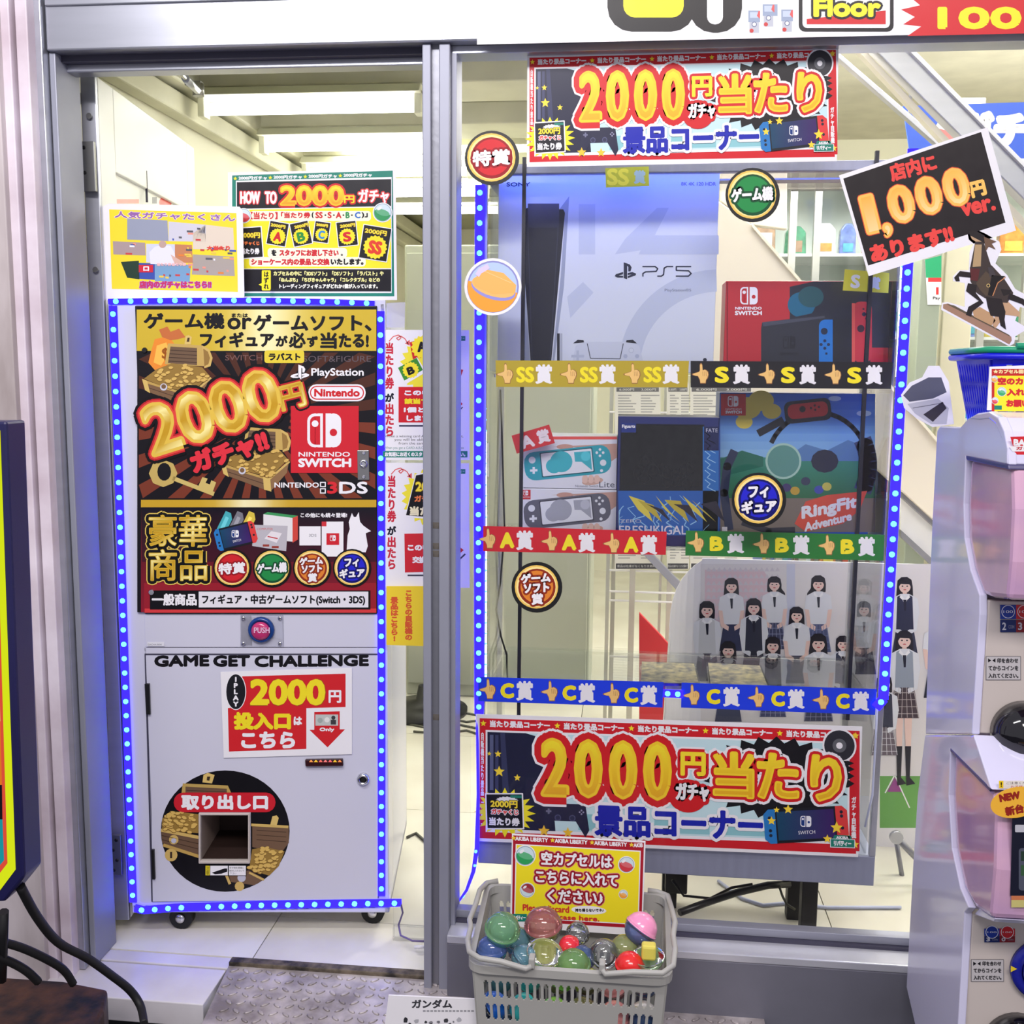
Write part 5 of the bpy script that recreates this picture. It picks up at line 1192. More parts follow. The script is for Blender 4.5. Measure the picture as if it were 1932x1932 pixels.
# clear game cases lying on the lowest shelf
gc = mat('case_insert', (170, 160, 140), .3, 0, .4, 60, ramp=((90, 90, 110), (220, 206, 160)))
for cr, lab in ((((1208, 1246), (1312, 1250), (1322, 1290), (1206, 1288)), 'left clear game case lying on the lowest shelf'), (((1333, 1248), (1436, 1254), (1452, 1294), (1338, 1292)), 'right clear game case lying on the lowest shelf')):
    W = [ZP(zC + .013).at(*p_) for p_ in cr]; t = thing('game_case', lab, 'game case', sum(W, Vector()) / 4 - Vector((0, 0, .013)), 'clear game cases')
    mesh('case', MB().slab(W, (0, 0, -.012)), acry, t, .001); I = [w_.lerp(sum(W, Vector()) / 4, .06) for w_ in W]; mesh('insert', MB().slab([w_ - Vector((0, 0, .001)) for w_ in I], (0, 0, -.006)), gc, t)

# ================================================================== prize bands and tags
HAND = [(-8, 4), (-13, 3.5), (-19, 1.5), (-19, -1), (-12, -3), (-6, -5), (-4, -8), (-4, -20), (-1.5, -23), (1, -20), (2, -8), (6, -10), (10, -8), (13, -5), (14, 1), (12, 8), (9, 12), (8, 19), (-3, 19), (-4, 12)]
def hand(pr, cx, cy, s, z, c=(240, 196, 120)):
    pr.poly([(cx + x * s * 1.08, cy + y * s * 1.05) for x, y in HAND], (150, 100, 60), z); pr.poly([(cx + x * s * .96, cy + y * s * .96) for x, y in HAND], c, z + 1)
    for k in range(3): pr.line([(cx + (2 + k * 3.4) * s, cy - 6 * s), (cx + (2.6 + k * 3.4) * s, cy + 4 * s)], .8, (180, 130, 80), z + 2)
def band(label, cr, base, letter, px, hw, hh, per, sl, hx, hy, lx, kx, n=3, y=CY - .0090):
    t, q = sheet('prize_band', label, 'label band', YP(y), cr, .0004, mat('band_' + label.split()[0], base, .35, 0, .02), group='prize bands on the display case')
    for k in range(n):
        dx = k * per; dy = dx * sl; hand(q, hx + dx, hy + dy, .9, 1)
        q.text(letter, lx + dx, hy + dy + 1 + (lx - hx) * sl, hw, hh, (246, 228, 40), z=1, bold=2.2 if letter != 'SS' else 1.6)
        q.text('賞', kx + dx, hy + dy + (kx - hx) * sl, 32, 37, WHT, z=1, bold=1.35)
    q.build('print', t)
band('gold prize band lettered SS along the top shelf', [(935, 680), (1300, 681), (1297, 731), (936, 730)], (180, 158, 40), 'SS', 0, 34, 30, 120, 0, 955, 706, 991, 1026)
band('black prize band lettered S along the top shelf', [(1303, 681), (1684, 683), (1681, 734), (1303, 731)], (20, 18, 24), 'S', 0, 27, 31, 125, .004, 1324, 706, 1362, 1399)
band('red prize band lettered A along the middle shelf', [(903, 992), (1258, 1003), (1256, 1047), (903, 1040)], (206, 22, 40), 'A', 0, 28, 30, 117, .036, 922, 1017, 957, 990, y=CY - .0125)
band('green prize band lettered B along the middle shelf', [(1294, 1001), (1669, 1009), (1667, 1058), (1293, 1048)], (34, 120, 46), 'B', 0, 26, 28, 123.5, .022, 1315, 1024, 1352, 1388)
band('blue prize band lettered C, left of the two on the lowest shelf', [(902, 1277), (1252, 1287), (1250, 1335), (902, 1323)], (24, 60, 226), 'C', 0, 26, 29, 117, .035, 922, 1301, 957, 990, y=CY - .0135)
MATS['band_cobalt'] = MATS['band_blue']
band('cobalt prize band lettered C, right of the two on the lowest shelf', [(1286, 1288), (1654, 1300), (1651, 1349), (1285, 1335)], (24, 60, 226), 'C', 0, 26, 29, 122, .035, 1307, 1312, 1346, 1380)
for cr, lab, base, tx in (([(1142, 317), (1224, 314), (1225, 351), (1143, 354)], 'yellow SS tag above the white console box', (196, 204, 60), (('SS', 1166, 334, 42, 32, (238, 236, 90)), ('賞', 1207, 334, 22, 26, (170, 206, 240)))),
                          ([(1594, 508), (1678, 515), (1676, 553), (1590, 548)], 'yellow S tag on the red console box', (214, 206, 60), (('S', 1614, 531, 18, 26, (226, 226, 240)), ('賞', 1650, 534, 22, 24, (216, 222, 246)))),
                          ([(965, 822), (1036, 801), (1047, 836), (975, 856)], 'red A tag tilted on the turquoise console box', (206, 40, 50), (('A', 995, 833, 26, 24, (236, 222, 230)), ('賞', 1025, 823, 24, 26, (236, 222, 230))))):
    t, q = sheet('prize_tag', lab, 'tag', YP(.122 if '1142' not in str(cr) else CY - .0082), cr, .0005, mat('tag_' + lab.split()[0] + lab.split()[1], base, .35, 0, .02), group='prize tags')
    for s_, x, y, w_, h_, c in tx: q.text(s_, x, y, w_, h_, c, z=1, bold=1.6, rot=-15 if 'tilted' in lab else (5 if 'on the red' in lab else 0))
    q.build('print', t)

# ================================================================== stickers and banners on the shop window
WP = YP(.0115)
def sticker(label, cx, cy, r, key, rim=1.05):
    t, q = sheet('round_sticker', label, 'sticker', WP, [(cx + r * rim * math.cos(a * math.pi / 18), cy + r * rim * math.sin(a * math.pi / 18)) for a in range(36)], .0006, blackp, group='round stickers on the window', part='disc')
    b_ = BADGES[key]; badge(q, cx, cy, r, b_[0], b_[1], b_[2], 1, False); q.build('print', t)
sticker('red round sticker with two white characters, highest on the window', 928, 298, 49, 'r'); sticker('green round sticker beside the white console box', 1420, 368, 49, 'g'); sticker('blue round sticker over the ring game box', 1432, 943, 49, 'b'); sticker('orange-brown round sticker over the empty lower left of the case', 1013, 1108, 44, 'o', 1.09)
t, q = sheet('capsule_sticker', 'pale round sticker picturing an orange and clear capsule', 'sticker', WP, [(930 + 54 * math.cos(a * math.pi / 18), 541 + 54 * math.sin(a * math.pi / 18)) for a in range(36)], .0006, part='disc')
q.disc(930, 541, 49, (140, 140, 200), 1); q.disc(930, 541, 46, (180, 200, 240), 2); q.disc(930, 541, 48, (246, 160, 60), 3, a0=14, a1=194); q.disc(931, 545, 43, (150, 146, 214), 4, ry=20, rot=16); q.disc(931, 541, 42, (244, 186, 110), 5, ry=18, rot=16); q.poly([(892, 528), (915, 508), (950, 515), (974, 538), (972, 552), (930, 555), (896, 540)], (246, 180, 100), 6)
q.line([(905, 512), (922, 502)], 10, (214, 200, 244), 7); q.line([(900, 520), (908, 508)], 9, (214, 200, 244), 7.4); q.line([(915, 512), (965, 534)], 1, (250, 210, 150), 8); q.build('print', t)


def quadmap(src, dst):
    """projective map from 4 source to 4 target points"""
    A = []; B_ = []
    for (x, y), (u, v) in zip(src, dst): A.append([x, y, 1, 0, 0, 0, -u * x, -u * y]); B_.append(u); A.append([0, 0, 0, x, y, 1, -v * x, -v * y]); B_.append(v)
    n = 8; M = [r + [b] for r, b in zip(A, B_)]
    for i in range(n):
        p = max(range(i, n), key=lambda r: abs(M[r][i])); M[i], M[p] = M[p], M[i]; d = M[i][i]; M[i] = [x / d for x in M[i]]
        for r in range(n):
            if r != i and M[r][i]: f = M[r][i]; M[r] = [x - f * y for x, y in zip(M[r], M[i])]
    h = [M[i][8] for i in range(n)]
    return lambda x, y: ((h[0] * x + h[1] * y + h[2]) / (h[6] * x + h[7] * y + 1), (h[3] * x + h[4] * y + h[5]) / (h[6] * x + h[7] * y + 1))


def pad(pr, cx, cy, w_, h_, z):
    pr.poly([(cx - w_ * .42, cy - h_ * .45), (cx + w_ * .42, cy - h_ * .45), (cx + w_ * .5, cy + h_ * .3), (cx + w_ * .42, cy + h_ * .5), (cx + w_ * .22, cy + h_ * .05), (cx - w_ * .22, cy + h_ * .05), (cx - w_ * .42, cy + h_ * .5), (cx - w_ * .5, cy + h_ * .3)], (34, 36, 64), z)
    for dx, dy in ((0, -8), (-8, 0), (8, 0), (0, 8)): pr.disc(cx + w_ * .34 + dx, cy - h_ * .22 + dy, 4, (150, 150, 180), z + 1, n=8)
    pr.line([(cx - w_ * .34 - 12, cy - h_ * .22), (cx - w_ * .34 + 12, cy - h_ * .22)], 8, (110, 112, 140), z + 1); pr.line([(cx - w_ * .34, cy - h_ * .22 - 12), (cx - w_ * .34, cy - h_ * .22 + 12)], 8, (110, 112, 140), z + 1.3)
    for s_ in (-1, 1): pr.disc(cx + s_ * w_ * .15, cy - h_ * .04, 14, (80, 84, 120), z + 1, n=16); pr.disc(cx + s_ * w_ * .15, cy - h_ * .04, 10, (44, 46, 76), z + 2, n=16)


def banner(label, plane, outer, inner):
    t, q = sheet('prize_banner', label, 'banner', plane, outer, .001, group='2000 yen prize banners'); q.step = .00008
    q.tf = quadmap([(0, 0), (1650, 0), (1635, 532), (0, 517)], inner)
    q.rect(0, 0, 1650, 520, (206, 28, 40), 1); q.poly([(0, 517), (1635, 532), (1650, 0), (0, 0)][::-1], (206, 28, 40), .6)
    for k in range(6):
        q.star(16 + k * 322, 22, 14, YEL, z=2)
        if k < 5: q.text('当たり景品コーナー', 175 + k * 322, 22, 262, 30, WHT, z=2, bold=1.8)
    q.poly([(26, 50), (1606, 50), (1606, 492), (26, 492)], WHT, 3); q.rect(34, 58, 1598, 478, (196, 226, 232), 4)
    for x0, x1 in ((430, 700), (760, 1000), (1050, 1240)): q.rect(x0, 400, x1, 470, (140, 196, 204), 5)
    q.poly([(34, 58), (200, 58), (300, 84), (330, 478), (34, 478)], (28, 30, 58), 6); q.rect(44, 70, 60, 310, (90, 96, 130), 7); q.rect(68, 70, 82, 310, (60, 64, 100), 7); q.poly([(90, 60), (110, 60), (128, 320), (100, 320)], (52, 56, 90), 7)
    q.text('自販機当たり景品コーナー', 12, 260, 15, 400, WHT, z=4, vertical=True, bold=.8); q.text('ガチャ自販機', 1625, 375, 22, 180, WHT, z=4, vertical=True, bold=1.2)
    for x, y, r in ((42, 152, 10), (80, 152, 16), (85, 228, 25), (164, 252, 16)): q.star(x, y, r, (246, 216, 60), z=8)
    q.star(110, 405, 135, (246, 232, 40), n=20, q=.72, z=8, ry=108)
    q.rrect(26, 320, 192, 478, 3, WHT, 9, -2); q.rrect(32, 326, 186, 472, 2, (20, 18, 30), 10, -2); q.star(120, 350, 50, WHT, n=16, q=.8, z=11, ry=16); q.rect(134, 328, 184, 340, TEAL, 12)
    q.text('2000円', 106, 368, 118, 34, (250, 224, 60), [(4, (30, 20, 10))], z=12, bold=1.6); q.text('ガチャくじ', 110, 402, 118, 24, (236, 70, 60), [(4, WHT)], z=13, bold=1.2); q.text('当たり券', 108, 444, 134, 36, WHT, z=12, bold=2)
    pad(q, 372, 425, 210, 150, 10)
    for x, y, r in ((280, 478, 26), (384, 482, 24)): q.star(x, y, r, (244, 196, 60), z=13)
    q.star(1290, 215, 330, (20, 18, 24), n=26, q=.84, z=8, ry=180); q.poly([(1600, 130), (1626, 140), (1600, 152), (1628, 166), (1600, 180), (1628, 196), (1600, 212), (1628, 228), (1600, 246), (1580, 246), (1580, 130)], (20, 18, 24), 9)
    q.disc(1562, 66, 74, WHT, 9); q.disc(1562, 66, 66, (44, 44, 52), 10); q.disc(1562, 66, 30, (96, 98, 104), 11); q.disc(1562, 66, 14, WHT, 12)
    yg = grad(70, 330, (250, 232, 50), (232, 168, 30))
    for d_, x_ in (('2', 328), ('0', 473), ('0', 624), ('0', 773)):
        q.text(d_, x_, 202, 100, 232, yg, [(54, WHT), (43, (208, 28, 36)), (13, (246, 206, 44))], z=14)
    q.text('円', 928, 166, 100, 94, (250, 224, 50), [(26, WHT), (18, (208, 28, 36)), (5, (250, 224, 50))], z=15); q.disc(905, 305, 84, (208, 28, 36), 16.4, ry=72)
    q.text('ガチャ', 925, 288, 146, 80, WHT, [(20, (208, 28, 36))], z=17, bold=4)
    q.text('当', 1105, 208, 166, 186, yg, [(34, WHT), (22, (208, 28, 36)), (9, (248, 212, 46))], z=15); q.text('たり', 1388, 208, 352, 188, yg, [(34, WHT), (22, (208, 28, 36)), (9, (248, 212, 46))], z=15)
    q.text('景品コーナー', 866, 425, 720, 122, (24, 34, 170), [(20, WHT), (6, (24, 34, 170))], z=19)
    joy_console(q, 1236, 338, 1600, 486, 19, -5)
    for x, y, r in ((1268, 400, 20), (1340, 348, 22), (1550, 420, 28), (1510, 470, 20), (1290, 352, 14), (1600, 460, 12), (1630, 490, 18), (1632, 20, 16)): q.star(x, y, r, (250, 214, 60), z=24)
    q.poly([(1540, 452), (1610, 452), (1618, 470), (1532, 470)], TEAL, 24); q.rect(1522, 468, 1630, 506, WHT, 24.5); q.rect(1525, 470, 1627, 503, TEAL, 25); q.text('AKIBA', 1575, 462, 54, 13, WHT, z=26, bold=.8); q.text('リバティー', 1576, 487, 76, 24, WHT, z=26, bold=1.4)
    q.build('print', t)
banner('upper red-bordered 2000 yen prize banner, high on the window', WP, [(995, 102), (1582, 90), (1579, 304), (994, 315)], [(999, 109), (1577, 94), (1575, 296), (999, 305)])
banner('lower red-bordered 2000 yen prize banner, across the foot of the display case', YP(CY - .0135), [(898, 1347), (1627, 1371), (1619, 1617), (901, 1587)], [(905, 1355), (1622, 1379), (1615, 1611), (905, 1580)])

# shop-front fascia banner over the transom
FP = YP(-.047)
t, q = sheet('fascia_banner', 'long white fascia banner with Floor and 100 lettering above the window', 'banner', FP, [(900, 84), (1990, 60), (1990, -260), (900, -240)], .001)
q.rrect(1146, -80, 1312, 60, 46, (20, 18, 22), 1); q.rrect(1176, -60, 1290, 33, 22, (250, 236, 40), 2); q.rrect(1300, -90, 1400, 62, 46, (20, 18, 22), 1.4); q.rrect(1334, -90, 1364, 46, 14, WHT, 2)
for k, (x, y) in enumerate(((1412, 20), (1439, 8), (1474, 18))):
    q.rect(x, y, x + 22 + (k == 1) * 6, y + 22, (150, 164, 190), 1); q.rect(x + 3, y + 3, x + 18, y + 14, (190, 202, 222), 2); q.poly([(x + 19, y + 1), (x + 22, y + 1), (x + 22, y + 16), (x + 16, y + 10)], (220, 90, 90), 2); q.rect(x + 2, y + 22, x + 20, y + 42, (186, 190, 202), 1); q.disc(x + 11, y + 26, 5, (90, 100, 140), 2, n=12); q.disc(x + 11, y + 26, 3.6, WHT, 3, n=12); q.disc(x + 6, y + 38, 4, (200, 60, 60), 2, n=12)
q.rrect(1507, -90, 1686, 60, 12, (20, 18, 24), 1); q.rrect(1514, -90, 1679, 53, 9, WHT, 2); q.poly([(1522, -90), (1671, -90), (1671, 46), (1522, 46)], (206, 30, 40), 3); q.poly([(1522, -80), (1671, -80), (1671, 20), (1522, 36)], (236, 240, 240), 4)
q.text('Floor', 1598, 14, 122, 32, (248, 230, 40), [(7, (20, 18, 24)), (2.6, (248, 230, 40))], z=5)
q.poly([(1700, 18), (1736, 10), (1712, -10), (1760, -4), (1780, -40), (1990, -50), (1990, 62), (1712, 68), (1738, 50), (1704, 46), (1726, 32)], (208, 36, 44), 1)
q.text('100', 1848, 34, 152, 36, (248, 230, 40), [(3.4, (248, 230, 40))], z=2); q.text('円', 1960, 34, 40, 36, (248, 230, 40), [(3, (248, 230, 40))], z=2)
q.build('print', t)

# tilted 1,000 yen sign
t, q = sheet('tilted_sign', 'tilted black sign with 1,000 yen in orange lettering on the window', 'sign', YP(.0095), [(1583, 331), (1863, 240), (1917, 435), (1639, 521)], .0008)
q.poly([(1591, 337), (1851, 249), (1897, 420), (1638, 501)], (34, 28, 30), 1)
og = lambda x, y: (250 - 4 * max(0, (y - 380) / 30), 176 + max(0, min(60, (x - 1640) * .22 + (y - 370) * .5)), 70 + max(0, min(130, (x - 1640) * .4 + (y - 370) * 1.1)))
q.text('店内に', 1722, 316, 90, 34, (232, 72, 66), z=2, rot=-15, bold=1.8)
for tx, x, y, w_, h_ in (('1', 1641, 404, 19, 66), (',', 1675, 434, 9, 18), ('0', 1700, 385, 40, 64), ('0', 1752, 369, 40, 64), ('0', 1804, 353, 40, 64)): q.text(tx, x, y, w_, h_, og, [(7, (214, 84, 50)), (5.4, (250, 190, 90))], z=2, rot=-14)
q.text('円', 1845, 356, 30, 31, (250, 196, 100), z=2, rot=-14, bold=2); q.text('ver.', 1845, 391, 66, 25, (232, 72, 66), z=2, rot=-12, bold=2)
q.text('あります!!', 1720, 460, 162, 34, (232, 72, 66), z=2, rot=-15, bold=2.4); q.build('print', t)

# horse cut-out (riders left off)
k5 = lambda L: [(1580 + x / 5.366, 400 + y / 5.366) for x, y in L]
t, q = sheet('horse_cutout', 'white-edged cut-out picture of a rearing dark horse on a brown base', 'cut-out', YP(.0095), k5([(1310, 180), (1380, 165), (1500, 220), (1640, 300), (1660, 380), (1600, 520), (1720, 640), (1800, 780), (1930, 850), (1960, 1000), (1850, 960), (1800, 1100), (1930, 1180), (1800, 1260), (1790, 1330), (1740, 1360), (1050, 990), (1060, 920), (1110, 910), (1290, 960), (1290, 720), (1170, 700), (1170, 650), (1230, 590), (1330, 590), (1340, 400), (1380, 320), (1330, 280)]), .0008)
q.poly(k5([(1070, 935), (1120, 925), (1760, 1262), (1765, 1300), (1740, 1342), (1068, 975)]), (164, 128, 104), 1); q.poly(k5([(1100, 930), (1180, 945), (1740, 1245), (1750, 1262)]), (96, 84, 66), 2)
q.poly(k5([(1370, 1000), (1440, 960), (1560, 1030), (1600, 1100), (1560, 1150), (1380, 1060)]), (190, 152, 110), 3); q.poly(k5([(1620, 930), (1720, 900), (1850, 1020), (1840, 1060), (1700, 1040), (1600, 1180), (1570, 1150)]), (196, 158, 120), 3)
D1, D2_ = (40, 34, 34), (64, 54, 50)
for L, c, z in (([(1325, 200), (1360, 182), (1420, 200), (1490, 240), (1505, 300), (1470, 335), (1440, 310), (1400, 300), (1350, 260)], D1, 4), ([(1345, 240), (1460, 300), (1400, 300), (1360, 275)], (190, 156, 120), 5), ([(1395, 300), (1480, 310), (1560, 560), (1340, 575)], D2_, 4.5), ([(1392, 330), (1460, 330), (1450, 560), (1365, 570)], (180, 152, 112), 5.5), ([(1340, 560), (1560, 540), (1690, 680), (1780, 820), (1720, 920), (1600, 910), (1490, 870), (1410, 820), (1345, 700)], D2_, 6),
                ([(1345, 570), (1440, 575), (1420, 700), (1345, 690)], (90, 40, 40), 7), ([(1345, 612), (1240, 597), (1180, 665), (1200, 703), (1238, 700), (1228, 652), (1350, 665)], D1, 7), ([(1320, 720), (1300, 800), (1430, 900), (1325, 960), (1300, 1040), (1352, 1060), (1368, 1005), (1478, 920), (1400, 820), (1410, 740)], D1, 7.5), ([(1500, 860), (1660, 880), (1700, 1010), (1690, 1090), (1706, 1192), (1650, 1150), (1632, 1060), (1550, 1050), (1520, 960)], D1, 7.2),
                ([(1740, 820), (1880, 880), (1930, 930), (1930, 980), (1860, 930), (1720, 880)], D1, 6.5), ([(1650, 780), (1760, 790), (1740, 830), (1680, 850)], D1, 8), ([(1480, 250), (1610, 300), (1560, 320), (1600, 380), (1530, 350), (1500, 400)], (110, 84, 66), 8), ([(1500, 600), (1560, 650), (1620, 720), (1580, 830), (1500, 850), (1440, 790), (1400, 720)], (84, 70, 56), 8.5), ([(1560, 640), (1700, 650), (1620, 700), (1570, 850), (1520, 840)], (30, 26, 26), 9), ([(1520, 560), (1570, 560), (1600, 640), (1540, 660)], (70, 64, 66), 9)): q.poly(k5(L), c, z)
q.line(k5([(1700, 660), (1620, 720), (1570, 850)]), 1.6, (206, 140, 90), 10); q.disc(1580 + 1525 / 5.366, 400 + 745 / 5.366, 3.6, (206, 176, 110), 10, n=12); q.disc(1580 + 1525 / 5.366, 400 + 745 / 5.366, 2.2, D1, 11, n=12); q.build('print', t)
# ================================================================== capsule machines at the right edge
xs = P(1755, 1000, -.06).x; XS = XP(xs)
S_ = lambda px, py: (XS.at(px, py).y, XS.at(px, py).z)
gm = mat('glossy_white_plastic', (212, 210, 236), .14, 0, .012, 2, coat=.5); gm2 = mat('warm_white_plastic', (200, 190, 184), .3, 0, .02, 3)
pinkc = mat('pink_capsule_bin', (214, 164, 190), .12, 0, .12, 5, coat=.6, ramp=((186, 150, 190), (228, 180, 196)))
darkg = mat('dark_smoked_plastic', (14, 12, 18), .08, 0, .2, coat=.6)
XW = .34


def prof(pts): return [Vector((xs, *S_(*p_))) for p_ in pts]


def extr(name, pts, x0, x1, m, parent, bevel=.003):
    W = [Vector((xs + x0, p.y, p.z)) for p in prof(pts)]
    return mesh(name, MB().slab(W, (x1 - x0, 0, 0)), m, parent, bevel)


yf = S_(1848, 1160)[0]; zfl = -.10
def unit(name, label, side, binpts, win, loc_px):
    t = thing(name, label, 'capsule machine', (xs + XW / 2, -.25, XS.at(*loc_px).z))
    extr('side_panel', side, 0, .012, gm, t, .002); extr('side_panel', side, XW - .012, XW, gm, t, .002)
    extr('capsule_bin', binpts, .006, XW - .006, pinkc, t, .008)
    return t


up = unit('capsule_machine', 'upper white capsule toy machine with a pink bin, in the stack at the right edge',
          [(1746, 1385), (1752, 1160), (1759, 980), (1768, 812), (1773, 804), (1812, 806), (1826, 790), (1845, 779), (1868, 776), (1885, 787), (1896, 812), (1902, 845), (1903, 877), (1862, 868), (1822, 861), (1818, 950), (1820, 1015), (1831, 1075), (1848, 1122), (1848, 1160), (1834, 1385)],
          [(1824, 864), (1903, 880), (1905, 960), (1900, 1060), (1893, 1131), (1860, 1127), (1848, 1122), (1831, 1075), (1820, 1015), (1819, 950)], None, (1800, 1385))
E_ = lambda name, pts, m, x0=.012, x1=XW - .012, p=up, b=.002: extr(name, pts, x0, x1, m, p, b)
E_('hood', [(1828, 790), (1846, 780), (1868, 777), (1885, 788), (1896, 813), (1902, 845), (1902, 876), (1896, 875), (1892, 830), (1880, 800), (1868, 790), (1848, 792)], gm, -.0012, XW + .0012); E_('top_ledge', [(1773, 804), (1812, 806), (1812, 816), (1773, 814)], gm)
E_('back_panel', [(1768, 812), (1773, 812), (1752, 1385), (1746, 1385)], gm)
E_('bin_trim', [(1823, 859), (1903, 876), (1904, 886), (1824, 868)], mat('violet_trim', (70, 66, 110), .3), -.001, XW + .001)
_yu = S_(1848, 1162)[0]; mesh('front_panel', MB().box(xs + .012, xs + XW - .012, _yu, _yu + .02, S_(1834, 1384)[1], S_(1849, 1132)[1]), gm2, up, .002)
lo_ = unit('capsule_machine', 'lower white capsule toy machine with a NEW sticker, in the stack at the right edge',
           [(1710, 1862), (1722, 1640), (1731, 1500), (1745, 1387), (1836, 1387), (1846, 1420), (1870, 1490), (1793, 1413), (1790, 1500), (1796, 1600), (1812, 1675), (1828, 1712), (1820, 1722), (1799, 2080), (1760, 2080)],
           [(1794, 1418), (1868, 1492), (1873, 1520), (1870, 1640), (1862, 1732), (1832, 1712), (1812, 1675), (1797, 1600), (1791, 1500)], None, (1790, 2080))
E_('tray_hood', [(1838, 1386), (1848, 1416), (1872, 1490), (1864, 1484), (1842, 1424), (1832, 1390)], gm, -.0012, XW + .0012, lo_); E_('bin_trim', [(1793, 1411), (1870, 1488), (1868, 1494), (1794, 1419)], mat('violet_trim', None), -.001, XW + .001, lo_)
E_('back_panel', [(1722, 1640), (1726, 1640), (1716, 1862), (1710, 1862)], gm, p=lo_); _yl = S_(1820, 1724)[0]; mesh('front_panel', MB().box(xs + .012, xs + XW - .012, _yl, _yl + .02, S_(1799, 2080)[1], S_(1820, 1724)[1]), gm2, lo_, .002)
E_('bin_skirt', [(1832, 1712), (1862, 1732), (1858, 1738), (1822, 1724)], gm, p=lo_)
for t, z_ in ((up, XS.at(1790, 1386).z), ):
    pass
# print and fittings on the fronts
yF = S_(1848, 1162)[0] - .001; UF = YP(yF); yL = S_(1820, 1724)[0] - .001; LF = YP(yL)
def sticker23(pr, x, y, w_, h_, a, b):
    pr.rect(x, y, x + w_, y + h_ * .52, (30, 56, 150), 1); pr.rect(x + w_, y, x + 2 * w_, y + h_ * .52, (196, 40, 50), 1); pr.rect(x, y + h_ * .54, x + w_, y + h_, (26, 40, 96), 1); pr.rect(x + w_, y + h_ * .54, x + 2 * w_, y + h_, (130, 30, 40), 1)
    for k in range(2):
        pr.disc(x + w_ * (k + .5), y + h_ * .25, w_ * .42, WHT, 2); pr.disc(x + w_ * (k + .5), y + h_ * .25, w_ * .38, ((30, 56, 150), (196, 40, 50))[k], 3); pr.text('100', x + w_ * (k + .5), y + h_ * .25, w_ * .6, h_ * .1, WHT, z=4); pr.text((a, b)[k], x + w_ * (k + .25), y + h_ * .78, w_ * .26, h_ * .28, (200, 200, 210), z=2, bold=.5); pr.text('COIN', x + w_ * (k + .7), y + h_ * .8, w_ * .36, h_ * .12, (150, 150, 170), z=2)
def coinlabel(pr, x0, y0, x1, y1):
    pr.rect(x0, y0, x1, y1, (110, 106, 110), 1); pr.rect(x0 + 1, y0 + 1, x1 - 1, y1 - 1, (190, 186, 188), 2); h = (y1 - y0) / 3
    pr.poly([(x0 + 4, y0 + 4), (x0 + 10, y0 + 8), (x0 + 4, y0 + 12)], BLK, 3); pr.poly([(x0 + 18, y0 + 4), (x0 + 12, y0 + 8), (x0 + 18, y0 + 12)], BLK, 3)
    pr.text('印を合わせ', (x0 + x1) / 2 + 8, y0 + h * .55, x1 - x0 - 26, h * .62, (60, 58, 62), z=3, bold=.5); pr.text('てからコインを', (x0 + x1) / 2, y0 + h * 1.5, x1 - x0 - 9, h * .62, (60, 58, 62), z=3, bold=.5); pr.text('入れてください。', (x0 + x1) / 2, y0 + h * 2.45, x1 - x0 - 9, h * .62, (60, 58, 62), z=3, bold=.5)
pr = Print(UF); sticker23(pr, 1887, 1141, 30, 52, '2', '3'); coinlabel(pr, 1860, 1238, 1926, 1283); pr.build('print', up)
pr = Print(LF); sticker23(pr, 1857, 1752, 29, 26, '3', '0'); coinlabel(pr, 1832, 1810, 1894, 1852); pr.build('print', lo_)
def fcyl(name, pl, px, py, prof_, m, parent, n=32):
    c = pl.at(px, py); return mesh(name, MB().lathe(c, prof_, n, 'y'), m, parent)
rr = (UF.at(1990, 1380) - UF.at(1925, 1380)).length
fcyl('outlet_dome', UF, 1928, 1378, [(rr * .94, .0), (rr * .92, .012), (rr * .8, .028), (rr * .55, .042), (rr * .25, .049), (.001, .051)], darkg, up)
fcyl('outlet_dome', LF, 1916, 1965, [(rr * .98, .0), (rr * .96, .012), (rr * .8, .028), (rr * .55, .042), (rr * .25, .049), (.001, .051)], darkg, lo_)
dl_ = fcyl('dial_ring', LF, 1968, 1828, [(rr * .99, .0), (rr * .98, .008), (rr * .7, .010), (rr * .68, .004)], mat('dial_blue', (28, 34, 150), .25), lo_); fcyl('dial', LF, 1968, 1828, [(rr * .68, .004), (rr * .66, .016), (rr * .5, .02), (.001, .021)], chrome, lo_)
pr = Print(YP(yL - .0105)); pr.poly([(1907, 1822), (1919, 1828), (1907, 1834)], (236, 206, 50), 1); pr.build('marker', lo_)
# hood logo and bin prints
yH = S_(1902, 850)[0] - .001
pr = Print(YP(yH)); pr.poly([(1906, 824), (1990, 822), (1990, 858), (1916, 858)], (208, 40, 50), 1); pr.text('BANDAI', 1944, 836, 64, 13, WHT, z=2, bold=1, slope=.05); pr.poly([(1904, 842), (1990, 840), (1990, 851), (1910, 852)], WHT, 2); pr.text('ガシャポン', 1950, 846, 66, 7, (190, 40, 50), z=3, bold=.4); pr.build('emblem', up)
yB = min(S_(1873, 1520)[0], S_(1870, 1640)[0], S_(1868, 1492)[0]) - .0012
pr = Print(YP(yB)); pr.poly([(1911, 1500), (2010, 1500), (2010, 1690), (1906, 1690)], (24, 26, 44), 1)
pr.rrect(1915, 1556, 1960, 1570, 2, (190, 190, 200), 2); pr.rrect(1922, 1600, 1970, 1680, 6, (80, 84, 100), 2); pr.rect(1926, 1606, 1950, 1624, (40, 60, 50), 3); pr.rect(1926, 1632, 1950, 1652, (56, 90, 60), 3); pr.rect(1908, 1690, 2000, 1698, (200, 120, 80), 1); pr.rect(1908, 1698, 2000, 1712, (200, 190, 120), 1); pr.build('print', lo_)
